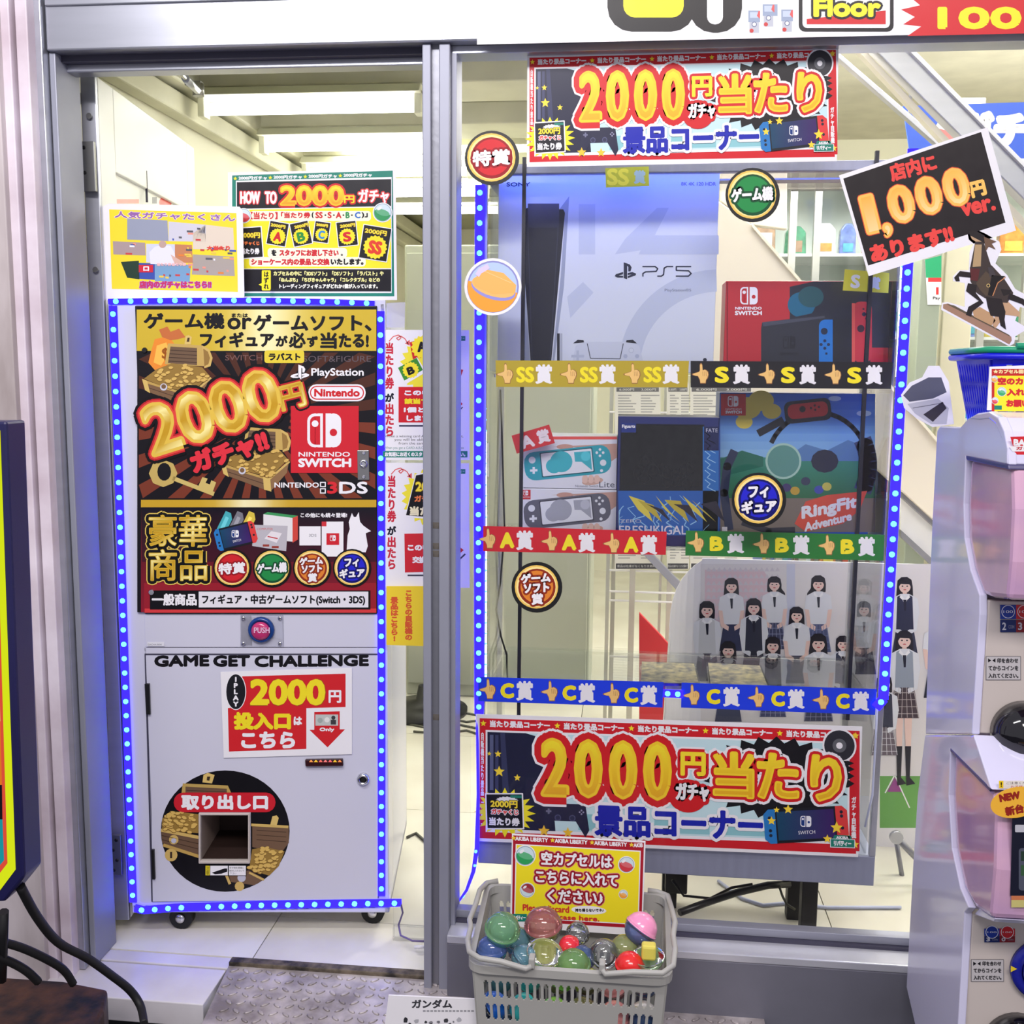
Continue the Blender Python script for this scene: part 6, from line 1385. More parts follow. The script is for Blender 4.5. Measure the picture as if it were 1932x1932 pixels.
t, q = sheet('new_machine_sticker', 'orange-yellow oval sticker reading NEW on the lower capsule machine', 'sticker', YP(yB - .002), [(1918 + 49 * math.cos(a * math.pi / 16), 1517 - 3 + 29 * math.sin(a * math.pi / 16) - 6 * math.cos(a * math.pi / 16)) for a in range(32)], .0008, mat('sticker_orange', (244, 184, 60), .3, 0, .02), part='disc')
q.text('NEW', 1905, 1503, 40, 15, (150, 40, 30), z=1, rot=-10, bold=1.4); q.text('新台', 1914, 1528, 36, 18, (150, 40, 30), z=1, rot=-12, bold=1.2); q.build('print', t)
pr = Print(YP(S_(1870, 1488)[0] - .004)); pr.rect(1884, 1473, 1990, 1488, (236, 234, 232), 1); pr.rect(1885, 1473, 1893, 1487, (240, 210, 40), 2); pr.text('!', 1889, 1480, 2.4, 9, BLK, z=3, bold=.4); pr.text('ご注意ください', 1925, 1477, 52, 5, (90, 90, 96), z=2); pr.text('お子様へ', 1922, 1484, 30, 4.6, (200, 60, 60), z=2); pr.build('caution_label', lo_)

# blue basket on top of the machines
bx0, bx1 = xs + .016, xs + .30
yb0, zb_b = S_(1784, 800); zr_ = XS.at(1768, 676).z; yb1 = yb0 - .16
blue_m = mat('blue_basket_plastic', (20, 24, 214), .3, 0, .06, 8, coat=.2)
BKT = thing('blue_basket', 'bright blue plastic basket on top of the capsule machines', 'basket', ((bx0 + bx1) / 2, (yb0 + yb1) / 2, zb_b))


def slotwall(name, A, B, C, D, cols, rows, m, parent, th, blank=None, gap=.55, edge=.04):
    """wall A-B bottom, D-C top, pierced by a grid of slots; rows = list of (v0, v1) slot heights"""
    n = (B - A).cross(D - A).normalized() * th; f = lambda u, v: A.lerp(B, u).lerp(D.lerp(C, u), v)
    mb = MB(); vs = [0]; 
    def q(u0, u1, v0, v1): mb.slab([f(u0, v0), f(u1, v0), f(u1, v1), f(u0, v1)], n)
    prev = 0
    for v0, v1 in rows: q(0, 1, prev, v0); prev = v1
    q(0, 1, prev, 1)
    for r, (v0, v1) in enumerate(rows):
        w_ = (1 - 2 * edge) / cols; cu = 0
        for k in range(cols):
            u0 = edge + w_ * (k + (1 - gap) / 2); u1 = u0 + w_ * gap
            if blank and blank(k, r): continue
            q(cu, u0, v0, v1); cu = u1
            # rounded slot ends
            for va, vb, s_ in ((v0, v1, 1), (v1, v0, -1)):
                dv_ = (v1 - v0) * .09 * s_; q(u0, u0 + (u1 - u0) * .22, min(va, va + dv_), max(va, va + dv_)); q(u1 - (u1 - u0) * .22, u1, min(va, va + dv_), max(va, va + dv_))
        q(cu, 1, v0, v1)
    return mesh(name, mb, m, parent)


ins = .022
V3 = lambda x, y, z: Vector((x, y, z))
b = [V3(bx0 + ins, yb0 - .006, zb_b), V3(bx1 - ins, yb0 - .006, zb_b), V3(bx1 - ins, yb1 + ins, zb_b), V3(bx0 + ins, yb1 + ins, zb_b)]; tt = [V3(bx0, yb0 + .01, zr_), V3(bx1, yb0 + .01, zr_), V3(bx1, yb1, zr_), V3(bx0, yb1, zr_)]
slotwall('side_wall', b[0], b[3], tt[3], tt[0], 12, [(.08, .28), (.32, .60), (.64, .9)], blue_m, BKT, .003, gap=.4); slotwall('side_wall', b[2], b[1], tt[1], tt[2], 12, [(.08, .28), (.32, .60), (.64, .9)], blue_m, BKT, .003, gap=.4)
slotwall('front_wall', b[3], b[2], tt[2], tt[3], 9, [(.08, .28), (.34, .60), (.66, .9)], blue_m, BKT, .003, gap=.6); slotwall('back_wall', b[1], b[0], tt[0], tt[1], 9, [(.08, .28), (.34, .60), (.66, .9)], blue_m, BKT, .003, gap=.6)
mesh('base', MB().slab(b, (0, 0, .004)), blue_m, BKT)
R_ = [V3(p.x + (.008 if p.x > bx0 + .1 else -.008), p.y + (.008 if p.y > (yb0 + yb1) / 2 else -.008), zr_) for p in tt]
mesh('rim', MB().tube(R_ + [R_[0]], .0055, 8), blue_m, BKT)
grn = mat('green_handle_plastic', (20, 150, 110), .3); mesh('handle', MB().tube([R_[0] + V3(0, 0, .010), R_[3] + V3(0, 0, .010), R_[2] + V3(0, 0, .010)], .0055, 8), grn, BKT); mesh('handle', MB().tube([R_[3] + V3(.04, -.004, .016), R_[2] + V3(0, -.004, .018)], .005, 8), mat('green_handle_plastic', None), BKT)
t, q = sheet('basket_notice', 'yellow notice with red border standing in front of the blue basket', 'notice', YP(yb1 - .016), [(1867, 692), (2010, 686), (2010, 776), (1862, 774)], .0012)
q.rect(1871, 696, 2006, 776, (190, 40, 40), 1); q.rect(1876, 709, 2004, 776, (246, 226, 50), 2); q.text('★カプセル回収BOX★', 1922, 701, 96, 8, (250, 230, 170), z=2, bold=.5)
for k, (tx, x) in enumerate((('空のカプセルは', 1940), ('入れて下さい', 1950), ('お願いします', 1942))): q.text(tx, x, 719 + k * 21, 116 - k * 14, 14, (204, 40, 50), z=3, bold=1.1)
capsule_icon(q, 1890, 739, 8, (60, 170, 110), 3); capsule_icon(q, 1876, 715, 6, (240, 170, 80), 3); capsule_icon(q, 1877, 756, 6, (220, 70, 80), 3); q.rect(1876, 765, 1890, 773, TEAL, 3); q.build('print', t)

# ================================================================== grey basket full of capsules
gb = mat('grey_basket_plastic', (166, 165, 160), .42, 0, .03, 6)
fy = -.36; pzr = P(1080, 1828, fy); zR = pzr.z; byk = ZP(zR).at(1085, 1680).y
c_fl, c_fr = ZP(zR).at(893, 1812), ZP(zR).at(1260, 1836); c_bl, c_br = ZP(zR).at(928, 1674), ZP(zR).at(1252, 1690)
x0f, x1f = P(893, 1812, fy).x, P(1258, 1836, fy).x
x0b, x1b = P(925, 1675, byk).x, P(1254, 1690, byk).x
Tq = [V3(x0f, fy, zR), V3(x1f, fy, zR), V3(x1b, byk, zR), V3(x0b, byk, zR)]
zB = .001; sh = .018
Bq = [V3(x0f + sh, fy + sh, zB), V3(x1f - sh, fy + sh, zB), V3(x1b - sh, byk - sh * .5, zB), V3(x0b + sh, byk - sh * .5, zB)]
GB = thing('grey_basket', 'grey plastic shopping basket full of empty capsules in front of the window', 'basket', ((x0f + x1f) / 2, (fy + byk) / 2, zB))
rows = [(.12, .24), (.28, .40), (.44, .56), (.60, .72), (.76, .885)]
blank = lambda k, r: (5 <= k <= 17 and r in (3,)) or (8 <= k <= 14 and r == 2 and False)
slotwall('front_wall', Bq[0], Bq[1], Tq[1], Tq[0], 23, rows, gb, GB, .003, blank=lambda k, r: 5 <= k <= 17 and r == 3, gap=.62)
slotwall('back_wall', Bq[2], Bq[3], Tq[3], Tq[2], 23, rows, gb, GB, .003, blank=lambda k, r: 5 <= k <= 17 and r == 3, gap=.62)
slotwall('side_wall', Bq[3], Bq[0], Tq[0], Tq[3], 16, rows, gb, GB, .003, gap=.6); slotwall('side_wall', Bq[1], Bq[2], Tq[2], Tq[1], 16, rows, gb, GB, .003, gap=.6)
mesh('base', MB().slab(Bq, (0, 0, .004)), gb, GB)
def rrectpath(a, b_, c, d, r, z, n=5):
    out = []
    L = [a, b_, c, d]
    for i in range(4):
        p = L[i]; pa = L[i - 1]; pn = L[(i + 1) % 4]; u = (pa - p).normalized(); v = (pn - p).normalized()
        for k in range(n + 1):
            t = k / n; s0, s1 = p + u * r, p + v * r; out.append((s0 * (1 - t) ** 2 + p * 2 * t * (1 - t) + s1 * t * t) + V3(0, 0, z))
    return out
e_ = .010; Tr = [Tq[0] + V3(-e_, -e_, 0), Tq[1] + V3(e_, -e_, 0), Tq[2] + V3(e_, e_, 0), Tq[3] + V3(-e_, e_, 0)]
pth = rrectpath(*Tr, .032, 0); inn = rrectpath(*Tq, .026, 0); mb = MB(); n_ = len(pth)
i0 = 0
mb.rings([[pth[k], pth[k] - V3(0, 0, .014), inn[k] - V3(0, 0, .014), inn[k] + V3(0, 0, .001)] for k in list(range(n_)) + [0]], caps=False, smooth=False)
mesh('rim', mb, gb, GB)
# folded carrying handles, one per side, with their hooks at the front
hz = .010
hl = [P(1003, 1822, fy - .014), P(992, 1828, fy - .016), P(972, 1822, fy - .018), P(945, 1814, fy - .018), P(905, 1808, fy - .016), P(886, 1796, fy - .006), P(882, 1775, fy + .04), P(888, 1750, fy + .075), P(886, 1735, fy + .10), P(898, 1705, fy + .15), P(905, 1680, fy + .19), P(918, 1666, byk + .006), P(940, 1662, byk + .012)]
hr = [P(1136, 1828, fy - .014), P(1142, 1838, fy - .016), P(1165, 1836, fy - .018), P(1195, 1834, fy - .018), P(1250, 1836, fy - .016), P(1270, 1822, fy - .006), P(1274, 1790, fy + .04), P(1270, 1765, fy + .08), P(1274, 1740, fy + .11), P(1266, 1710, fy + .16), P(1260, 1690, byk + .004), P(1240, 1682, byk + .012), P(1222, 1680, byk + .012)]
mesh('handle', MB().tube(hl, .0048, 10), gb, GB); mesh('handle', MB().tube(hr, .0048, 10), gb, GB)
for q_ in (P(1003, 1820, fy - .012), P(1136, 1830, fy - .012)): mesh('hook', MB().box(q_.x - .005, q_.x + .005, fy - .016, fy + .004, q_.z - .006, q_.z + .012), gb, GB, .002)

# capsules
_cm = {}
def hemi(name, rcol, kind, up_):
    key = (rcol, kind, up_)
    if key not in _cm:
        if kind == 'clear': m = glassmat('capsule_clear', (.93, .95, .96), 1.6, .03, (220, 226, 230), .10)
        elif kind == 'tint': m = glassmat('capsule_tint_%d_%d_%d' % rcol, tuple(.5 + .5 * lin(c) for c in rcol), 1.4, .03, tuple(int(c + (255 - c) * .38) for c in rcol), .5)
        else: m = mat('capsule_solid_%d_%d_%d' % rcol, rcol, .18, 0, .02, coat=.4)
        mb = MB(); R0 = []
        rng_ = [(math.cos(a), math.sin(a)) for a in [math.radians(v) for v in (0, 15, 32, 50, 68, 82)]]
        R0 = [(r * .0265, h * .0265 * (1 if up_ else -1)) for r, h in rng_]; mb.lathe((0, 0, 0), [(.0275, 0), (.0275, .003 * (1 if up_ else -1))] + R0[0:] , 22, 'z', caps=False)
        mb.rings([[Vector((math.cos(a * 2 * math.pi / 22) * .0265 * rng_[-1][0], math.sin(a * 2 * math.pi / 22) * .0265 * rng_[-1][0], .0265 * rng_[-1][1] * (1 if up_ else -1))) for a in range(22)], [Vector((math.cos(a * 2 * math.pi / 22) * .0005, math.sin(a * 2 * math.pi / 22) * .0005, .0265 * (1 if up_ else -1))) for a in range(22)]], caps=False)
        o = mesh(name, mb, m, None, origin=(0, 0, 0)); _cm[key] = o.data; bpy.data.objects.remove(o)
    return _cm[key]


def capsule(label, c, s, top, bot, rot, group):
    """top/bot = (kind, colour) or None"""
    o = bpy.data.objects.new('toy_capsule', None); COL.objects.link(o); o.location = c; o.rotation_euler = [math.radians(v) for v in rot]; o.scale = (s, s, s); o.empty_display_size = .02
    o['label'] = label; o['category'] = 'capsule'; o['group'] = group
    for nm, hb, u in (('upper_shell', top, True), ('lower_shell', bot, False)):
        if hb:
            h = bpy.data.objects.new(nm, hemi(nm, hb[1], hb[0], u)); COL.objects.link(h); h.parent = o
    return o


GC = 'capsules heaped in the grey basket'; CL = ('clear', (220, 226, 230))
T_ = lambda r, g, b_: ('tint', (r, g, b_)); SO = lambda r, g, b_: ('solid', (r, g, b_))
top_caps = [(948, 1754, 33, fy + .055, T_(110, 210, 110), T_(30, 160, 190), (18, 12, 0), 'green-topped capsule with a blue base at the left of the basket'),
            (1025, 1746, 35, fy + .105, T_(220, 70, 70), T_(110, 190, 110), (10, -6, 0), 'red-topped capsule with a green base, highest in the basket'),
            (1209, 1752, 31, fy + .10, SO(240, 150, 190), T_(80, 120, 220), (-16, 34, 0), 'pink and blue capsule at the right of the basket'),
            (1028, 1795, 33, fy + .04, None, T_(210, 214, 60), (14, 8, 0), 'open yellow half capsule below the red-topped one'),
            (1074, 1785, 20, fy + .075, SO(220, 40, 56), CL, (20, -30, 0), 'small red and clear capsule in the middle'),
            (1098, 1808, 24, fy + .06, T_(40, 90, 200), T_(50, 130, 210), (-10, 30, 0), 'blue capsule behind the lime one at the front middle'),
            (1082, 1822, 32, fy + .032, T_(130, 220, 80), T_(190, 210, 60), (12, -10, 0), 'lime green capsule at the front middle'),
            (1140, 1800, 28, fy + .06, CL, CL, (30, 10, 0), 'clear empty capsule in front of the right middle'),
            (1188, 1822, 27, fy + .035, SO(226, 40, 40), CL, (10, 4, 0), 'red-topped capsule at the front right'),
            (1223, 1803, 30, fy + .04, None, T_(120, 200, 90), (6, -6, 0), 'open green half capsule at the right holding a yellow block'),
            (988, 1806, 24, fy + .05, T_(100, 190, 226), T_(100, 190, 226), (0, 40, 0), 'light blue capsule left of the yellow half capsule'),
            (928, 1792, 28, fy + .05, T_(30, 90, 220), T_(40, 120, 220), (0, 0, 0), 'deep blue capsule low in the left corner'),
            (1090, 1762, 22, fy + .12, CL, CL, (0, 20, 0), 'clear capsule behind the small red one'),
            (1178, 1790, 26, fy + .09, T_(180, 200, 70), CL, (10, 0, 0), 'yellow-green capsule behind the front red one'),
            (975, 1775, 26, fy + .10, T_(90, 180, 200), T_(40, 140, 200), (0, 14, 0), 'turquoise capsule between the green and the red-topped ones')]
for px, py, r, y, a_, b2, rt, lab in top_caps:
    c = P(px, py, y); s = r / 2000 * (c - CAM).dot(_f) / .0265; capsule(lab, c, s, a_, b2, rt, GC)
blk = P(1224, 1793, fy + .04); mesh('toy_block', MB().box(blk.x - .012, blk.x + .012, blk.y - .010, blk.y + .010, blk.z - .014, blk.z + .012), mat('yellow_foam', (220, 206, 90), .5), None, .004, label='small yellow block sitting in the open green half capsule', cat='toy')
cols_ = [[(30, 110, 220), (40, 160, 210), (30, 150, 110)], [(60, 190, 190), (30, 160, 90), (150, 180, 60)], [(120, 200, 80), (200, 205, 70), (60, 140, 180)], [(190, 200, 80), (190, 70, 60), (90, 150, 110)], [(230, 150, 150), (200, 190, 180), (190, 60, 60)], [(230, 226, 226), (220, 150, 160), (150, 190, 90)]]
names_c = ['far left', 'left', 'left middle', 'right middle', 'right', 'far right']; lev = ['just under the surface', 'lower down', 'at the bottom']; dep = ['front', 'back']
rd = random.Random(21)
for L_ in range(2):
    for i in range(6):
        for j in range(2):
            u = (i + .5) / 6; v = .13 + .36 * j; tz = .60 - .33 * L_; f_ = Bq[0].lerp(Bq[1], u).lerp(Tq[0].lerp(Tq[1], u), tz); k_ = Bq[3].lerp(Bq[2], u).lerp(Tq[3].lerp(Tq[2], u), tz); c = f_.lerp(k_, v) + V3(rd.uniform(-.003, .003), rd.uniform(-.004, .004), rd.uniform(-.004, .004))
            col1 = cols_[i][L_]; kd = 'tint' if rd.random() < .35 else 'solid'; tp2 = (kd, col1); bt2 = CL if rd.random() < .5 else ('tint', cols_[(i + 1) % 6][L_])
            if j == 2 and L_: continue
            capsule('capsule seen through the basket slots, %s, %s, %s row' % (names_c[i], lev[L_], ('front', 'rear')[j]), c, .92, tp2, bt2, (rd.uniform(-60, 60), rd.uniform(-60, 60), rd.uniform(0, 90)), GC)

# sign standing in the basket
t, q = sheet('capsule_notice', 'red-bordered yellow notice with capsules drawn on it, standing in the grey basket', 'notice', YP(byk - .030), [(966, 1573), (1218, 1587), (1212, 1766), (962, 1748)], .0012)
mp_ = quadmap([(966, 1573), (1218, 1587), (1213, 1752), (963, 1738)], [(966, 1573), (1218, 1587), (1213, 1752), (963, 1738)])
q.poly([(968, 1576), (1215, 1590), (1210, 1752), (966, 1737)], (168, 28, 44), 1); q.poly([(973, 1592), (1209, 1605), (1205, 1745), (970, 1731)], WHT, 2); q.poly([(975, 1594), (1207, 1607), (1203, 1743), (972, 1729)], (240, 222, 40), 3)
for k in range(4):
    if k < 3: q.text('AKIBA LIBERTY', 1003 + k * 74.5, 1583.5 + k * 4.2, 62, 8, WHT, z=2, bold=.45, slope=.056)
    else: q.text('AKIB', 1204, 1594.5, 18, 8, WHT, z=2, bold=.45)
    q.star(968 + k * 74.5 if k else 969, 1581 + k * 4.2, 5, (236, 206, 60), z=3)
DR = (150, 24, 40)
for tx, x, y, w_ in (('空カプセルは', 1088, 1622, 134), ('こちらに入れて', 1088, 1657, 156), ('ください♪', 1085, 1692, 106)): q.text(tx, x, y, w_, 25, WHT, [(5.4, (214, 130, 130)), (4.2, DR)], z=4, bold=1, slope=.055)
capsule_icon(q, 991, 1614, 18, (50, 160, 90), 5); capsule_icon(q, 1182, 1631, 14.5, (206, 60, 70), 5); capsule_icon(q, 995, 1679, 13, (160, 50, 60), 5, 200); capsule_icon(q, 1176, 1687, 8, (244, 160, 60), 5)
q.text('Please discard', 1030, 1714, 88, 13, (206, 60, 50), z=4, bold=.7, slope=.05); q.text('empty case here.', 1066, 1732, 130, 13, (206, 60, 50), z=4, bold=.7, slope=.05); q.disc(1111, 1717, 33, WHT, 4, ry=8, rot=3); q.text('持ち帰らないでネ♪', 1112, 1717, 54, 6.5, (40, 40, 46), z=5, bold=.4)
q.rect(966, 1724, 994, 1738, TEAL, 6); q.text('リバティー', 980, 1731, 24, 9, WHT, z=7, bold=.5); q.build('print', t)
# ================================================================== the shop behind the window
stringer_m = mat('beige_stringer', (214, 206, 196), .5, 0, .02, 1.5)
def plate(name, pts, y, th, m, parent=None, bevel=.003, **k):
    return mesh(name, MB().slab([P(x, y_, y) for x, y_ in pts], (0, th, 0)), m, parent, bevel, **k)


st_ = thing('staircase', 'beige-sided staircase with aluminium rails rising behind the display case', 'staircase', (P(1600, 900, 2.0).x, 2.1, 0))
plate('stringer', [(1300, 340), (1419, 424), (1542, 566), (1700, 752), (1790, 858), (2000, 1110), (2000, 1200), (1700, 925), (1560, 800), (1330, 700)], 1.75, .06, stringer_m, st_)
plate('stringer_trim', [(1419, 420), (1790, 852), (2000, 1104), (2000, 1112), (1790, 860), (1419, 428)], 1.735, .08, mat('pale_trim', (226, 220, 206), .4), st_, 0)
plate('rail', [(1360, 240), (1485, 240), (1485, 432), (1419, 424), (1360, 380)], 1.86, .05, stringer_m, st_).name = 'landing_panel'
pe = thing('guard_rail', 'wide aluminium guard rail slanting down through the top right of the window', 'rail', P(1932, 390, .9))
plate('rail', [(1636, 80), (1700, 80), (2010, 395), (2010, 455)], .90, .05, alu, pe, .003)
plate('rail_edge', [(1700, 80), (1712, 80), (2010, 384), (2010, 395)], .888, .07, mat('bright_aluminium', None), pe, .001)
plate('rail_lip', [(1604, 80), (1618, 80), (1960, 440), (2010, 505), (2010, 520), (1940, 440)], .93, .03, mat('pale_trim', None), pe, .001)
pe2 = thing('guard_rail', 'narrow aluminium bar slanting behind the prize banner and the tilted sign', 'rail', P(1850, 330, 1.2))
plate('rail', [(1560, 90), (1572, 90), (1860, 338), (1856, 350)], 1.2, .03, alu, pe2, .001)
hx = P(1700, 205, 1.21); mesh('hanger', MB().tube([P(1716, 214, 1.215), V3(P(1716, 214, 1.215).x, 1.215, CEIL)], .005, 8), alu, pe2)
dg = plate('brace', [(1208, 1040), (1222, 1036), (1296, 1112), (1286, 1124)], 1.5, .03, alu_m, st_, .001)
for k, pts in enumerate(([(1700, 925), (2000, 1200), (2000, 1212), (1700, 937)], [(1700, 1000), (2000, 1275), (2000, 1290), (1700, 1014)])): plate('rail', pts, 1.78, .04, alu_d, st_, .001)
plate('stair_glow_panel', [(1700, 940), (2000, 1212), (2000, 1275), (1700, 1000)], 1.82, .02, mat('white_board', None), st_, 0)
# product cabinets beyond
gl2 = mat('cabinet_frame', (196, 196, 186), .35, .4)
cb = thing('toy_cabinet', 'long glass cabinet of packaged toys beyond the stairs', 'cabinet', P(1720, 760, 2.8))
xa, xb = P(1420, 400, 2.8).x, P(2060, 400, 2.8).x; zc0, zc1 = .35, P(1700, 318, 2.8).z
mesh('back', MB().box(xa, xb, 3.2, 3.22, zc0, zc1), mat('cabinet_back', (206, 216, 208), .4, 0, .12, 6), cb)
for k in range(6):
    z = zc0 + (zc1 - zc0) * k / 5; mesh('shelf', MB().box(xa, xb, 2.8, 3.2, z - .012, z), mat('cabinet_shelf', (222, 226, 222), .25), cb)
for px in (1486, 1532, 1700, 1760, 1850, 1932): x = P(px, 500, 2.79).x; mesh('upright', MB().box(x, x + .03, 2.78, 2.81, zc0, zc1), gl2, cb)
mesh('door_glass', MB().box(xa, xb, 2.775, 2.778, zc0, zc1), acry, cb)
rd = random.Random(9); pkn = 0
pal = [(206, 222, 226), (180, 206, 220), (226, 206, 90), (206, 90, 70), (70, 150, 110), (120, 140, 200), (236, 236, 240), (160, 130, 100), (90, 170, 190), (230, 150, 70)]
pkm = [mat('toy_wrap_%d' % i, c, .12, 0, .35, 25, coat=.5) for i, c in enumerate(pal)]
pn_ = ['ice-white', 'pale blue', 'yellow', 'red', 'green', 'violet-blue', 'white', 'brown', 'turquoise', 'orange']; sh_ = ['lowest', 'second', 'middle', 'fourth', 'top']; od_ = ['first', 'second', 'third', 'fourth', 'fifth', 'sixth', 'seventh', 'eighth', 'ninth', 'tenth', 'eleventh', 'twelfth', 'thirteenth', 'last']
for k in range(5):
    z = zc0 + (zc1 - zc0) * k / 5; x = xa + .03; i = 0
    while x < xb - .12:
        w_ = rd.uniform(.07, .13); h = rd.uniform(.12, .21); mi = rd.randrange(len(pal)); y = 2.86 + rd.uniform(0, .05)
        px_ = 0
        t = thing('packaged_toy', '%s wrapped toy with %s card, %s along the %s shelf of the far cabinet' % (pn_[mi], pn_[(mi + 3) % 10], od_[min(i, 13)], sh_[k]), 'toy', (x + w_ / 2, y, z), 'wrapped toys in the far cabinet')
        n7 = [V3(x, y, z), V3(x + w_, y, z), V3(x + w_ * .96, y, z + h * .8), V3(x + w_ * .7, y, z + h), V3(x + w_ * .3, y, z + h), V3(x + w_ * .04, y, z + h * .8)]
        mesh('pack', MB().slab(n7, (0, .05, 0)), pkm[mi], t, .006); mesh('card', MB().box(x + w_ * .2, x + w_ * .8, y - .004, y - .001, z + h * .12, z + h * rd.uniform(.35, .6)), pkm[(mi + 3) % 10], t)
        x += w_ + rd.uniform(.01, .04); pkn += 1; i += 1
# blue shop sign above the cabinets
t, q = sheet('hanging_sign', 'blue hanging sign with large white letters beyond the slanted rail', 'sign', YP(1.8), [(1704, 200), (2080, 188), (2080, 300), (1720, 306)], .01, mat('sign_blue', (44, 84, 196), .4, 0, .03))
q.rect(1704, 299, 2080, 304, WHT, 1); q.disc(1786, 246, 22, (220, 228, 240), 1); q.disc(1786, 248, 19, (226, 120, 120), 2, a0=10, a1=200); q.text('ガチャ', 1905, 246, 190, 74, WHT, z=3, bold=6); q.build('print', t)
t, q = sheet('price_strip', 'green and yellow strip notice below the blue hanging sign', 'notice', YP(1.82), [(1850, 308), (2080, 304), (2080, 345), (1850, 350)], .004, mat('strip_green', (60, 150, 80), .4, 0, .03))
q.poly([(1870, 316), (1925, 312), (1925, 340), (1875, 344)], (240, 230, 50), 1); q.build('print', t)
# columns, payment posters
for px0, px1, y, m, lab in ((1732, 1772, 1.9, mat('grey_green_column', (150, 160, 146), .35, .1, .04), 'grey-green column behind the right blue strip'), (1778, 1834, 2.0, mat('cream_column', (206, 200, 178), .4, 0, .04), 'cream column behind the horse cut-out')):
    mesh('column', MB().box(P(px0, 600, y).x, P(px1, 600, y).x, y, y + .12, 0, 2.2), m, None, .004, label=lab, cat='column')
t, q = sheet('payment_poster', 'green and white payment poster on the grey-green column', 'poster', YP(1.895), [(1745, 490), (1776, 482), (1776, 575), (1750, 575)], .002)
q.poly([(1745, 490), (1776, 482), (1776, 524), (1747, 524)], (40, 160, 110), 1); q.rect(1751, 524, 1776, 532, (220, 60, 60), 1); q.rect(1766, 542, 1771, 556, (220, 50, 50), 1); q.text('Pay', 1767, 563, 14, 7, (60, 60, 66), z=1, bold=.3); q.build('print', t)
# price list stand
rk = thing('price_list_stand', 'white wire stand holding long printed price lists behind the display case', 'stand', (P(1210, 1300, 1.6).x, 1.6, 0))
for a, b2, y in ((1145, 1152, 1.62), (1155, 1163, 1.66), (1190, 1201, 1.58), (1246, 1251, 1.62), (1261, 1271, 1.60), (1340, 1348, 1.62)): mesh('upright', MB().box(P(a, 1000, y).x, P(b2, 1000, y).x, y, y + .02, 0, P(1200, 700, y).z), gl2, rk, .001)
for yy in (778, 1077, 1117, 1134, 1240): zz = P(1200, yy, 1.60).z; mesh('crossbar', MB().tube([V3(P(1150, yy, 1.6).x, 1.60, zz), V3(P(1345, yy, 1.6).x, 1.60, zz)], .004, 6), paper, rk)
for x0, x1, lab in ((1160, 1246, 'left long printed price list on the wire stand'), (1258, 1300, 'narrow printed price list in the middle of the wire stand'), (1302, 1420, 'right long printed price list, partly behind the ring game box')):
    t, q = sheet('price_list', lab, 'price list', YP(1.57), [(x0, 722), (x1, 722), (x1, 1074), (x0, 1074)], .001, mat('list_paper', (214, 212, 202), .5, 0, .02), group='printed price lists')
    q.rect(x0 + 3, 731, x1 - 3, 739, (100, 100, 100), 1); q.text('6,000円     3,000円', (x0 + x1) / 2, 735, (x1 - x0) * .8, 5, (220, 220, 216), z=2); q.rect(x0 + 2, 1063, x1 - 2, 1073, (50, 50, 54), 1); q.text('景品は在庫がなくなり次第終了', (x0 + x1) / 2, 1068, (x1 - x0) * .9, 5, (200, 200, 200), z=2)
    rd2 = random.Random(x0)
    for c_ in range(2):
        for k in range(60):
            xx = x0 + 6 + c_ * (x1 - x0) * .5; q.rect(xx, 745 + k * 5.2, xx + (x1 - x0) * rd2.uniform(.2, .42), 747 + k * 5.2, (150, 150, 148), 1)
    q.build('print', t)
# red board and poster of schoolgirls
plate('red_panel', [(1206, 1156), (1248, 1200), (1300, 1260), (1300, 1478), (1206, 1471)], 1.2, .02, mat('red_panel', (196, 40, 48), .4, 0, .03), None, .002, label='red panel with a slanted edge behind the girls poster', cat='panel')
GP = YP(.76); zG = .012
t = thing('poster_board', 'large white poster board of girls in school uniform standing behind the display case', 'poster', (P(1560, 1300, .76).x, .76, 0))
gx0, gx1 = P(1320, 1200, .76).x, P(1800, 1200, .76).x; gz1 = P(1560, 1060, .76).z
mesh('board', MB().box(gx0, gx1, .7602, .7652, 0, gz1), paper, t)
mb = MB(); rings_ = []
for k in range(9):
    a = math.radians(k * 13); x = gx0 - .075 * math.sin(a) * 1.1; y = .7604 - .09 * (1 - math.cos(a)); f2 = k / 8; rings_.append([V3(x, y, gz1 - .005 - f2 * .09 - f2 * f2 * .10), V3(x - .02 * f2, y, .14)])
for k in range(8):
    mb.quad(rings_[k][0], rings_[k + 1][0], rings_[k + 1][1], rings_[k][1])
mesh('curled_edge', mb, paper, t, solid=.001)
q = Print(GP, .0001); TW = (232, 228, 232)
q.rect(1322, 1064, 1790, 1470, (226, 222, 224), 1)
q.poly([(1330, 1075), (1440, 1075), (1462, 1110), (1440, 1180), (1330, 1180)], (222, 196, 206), 2)
for i in range(14):
    for j in range(8): q.poly([(1332 + i * 10, 1078 + j * 13), (1337 + i * 10, 1070 + j * 13), (1342 + i * 10, 1078 + j * 13)], (212, 206, 214), 3)
q.rect(1484, 1064, 1500, 1300, (206, 210, 230), 2); q.rect(1660, 1464, 1790, 1562, (110, 170, 90), 2); q.poly([(1674, 1494), (1688, 1466), (1702, 1494)], (150, 70, 140), 4); q.line([(1670, 1496), (1688, 1462), (1716, 1524)], 2.4, (240, 240, 240), 5)


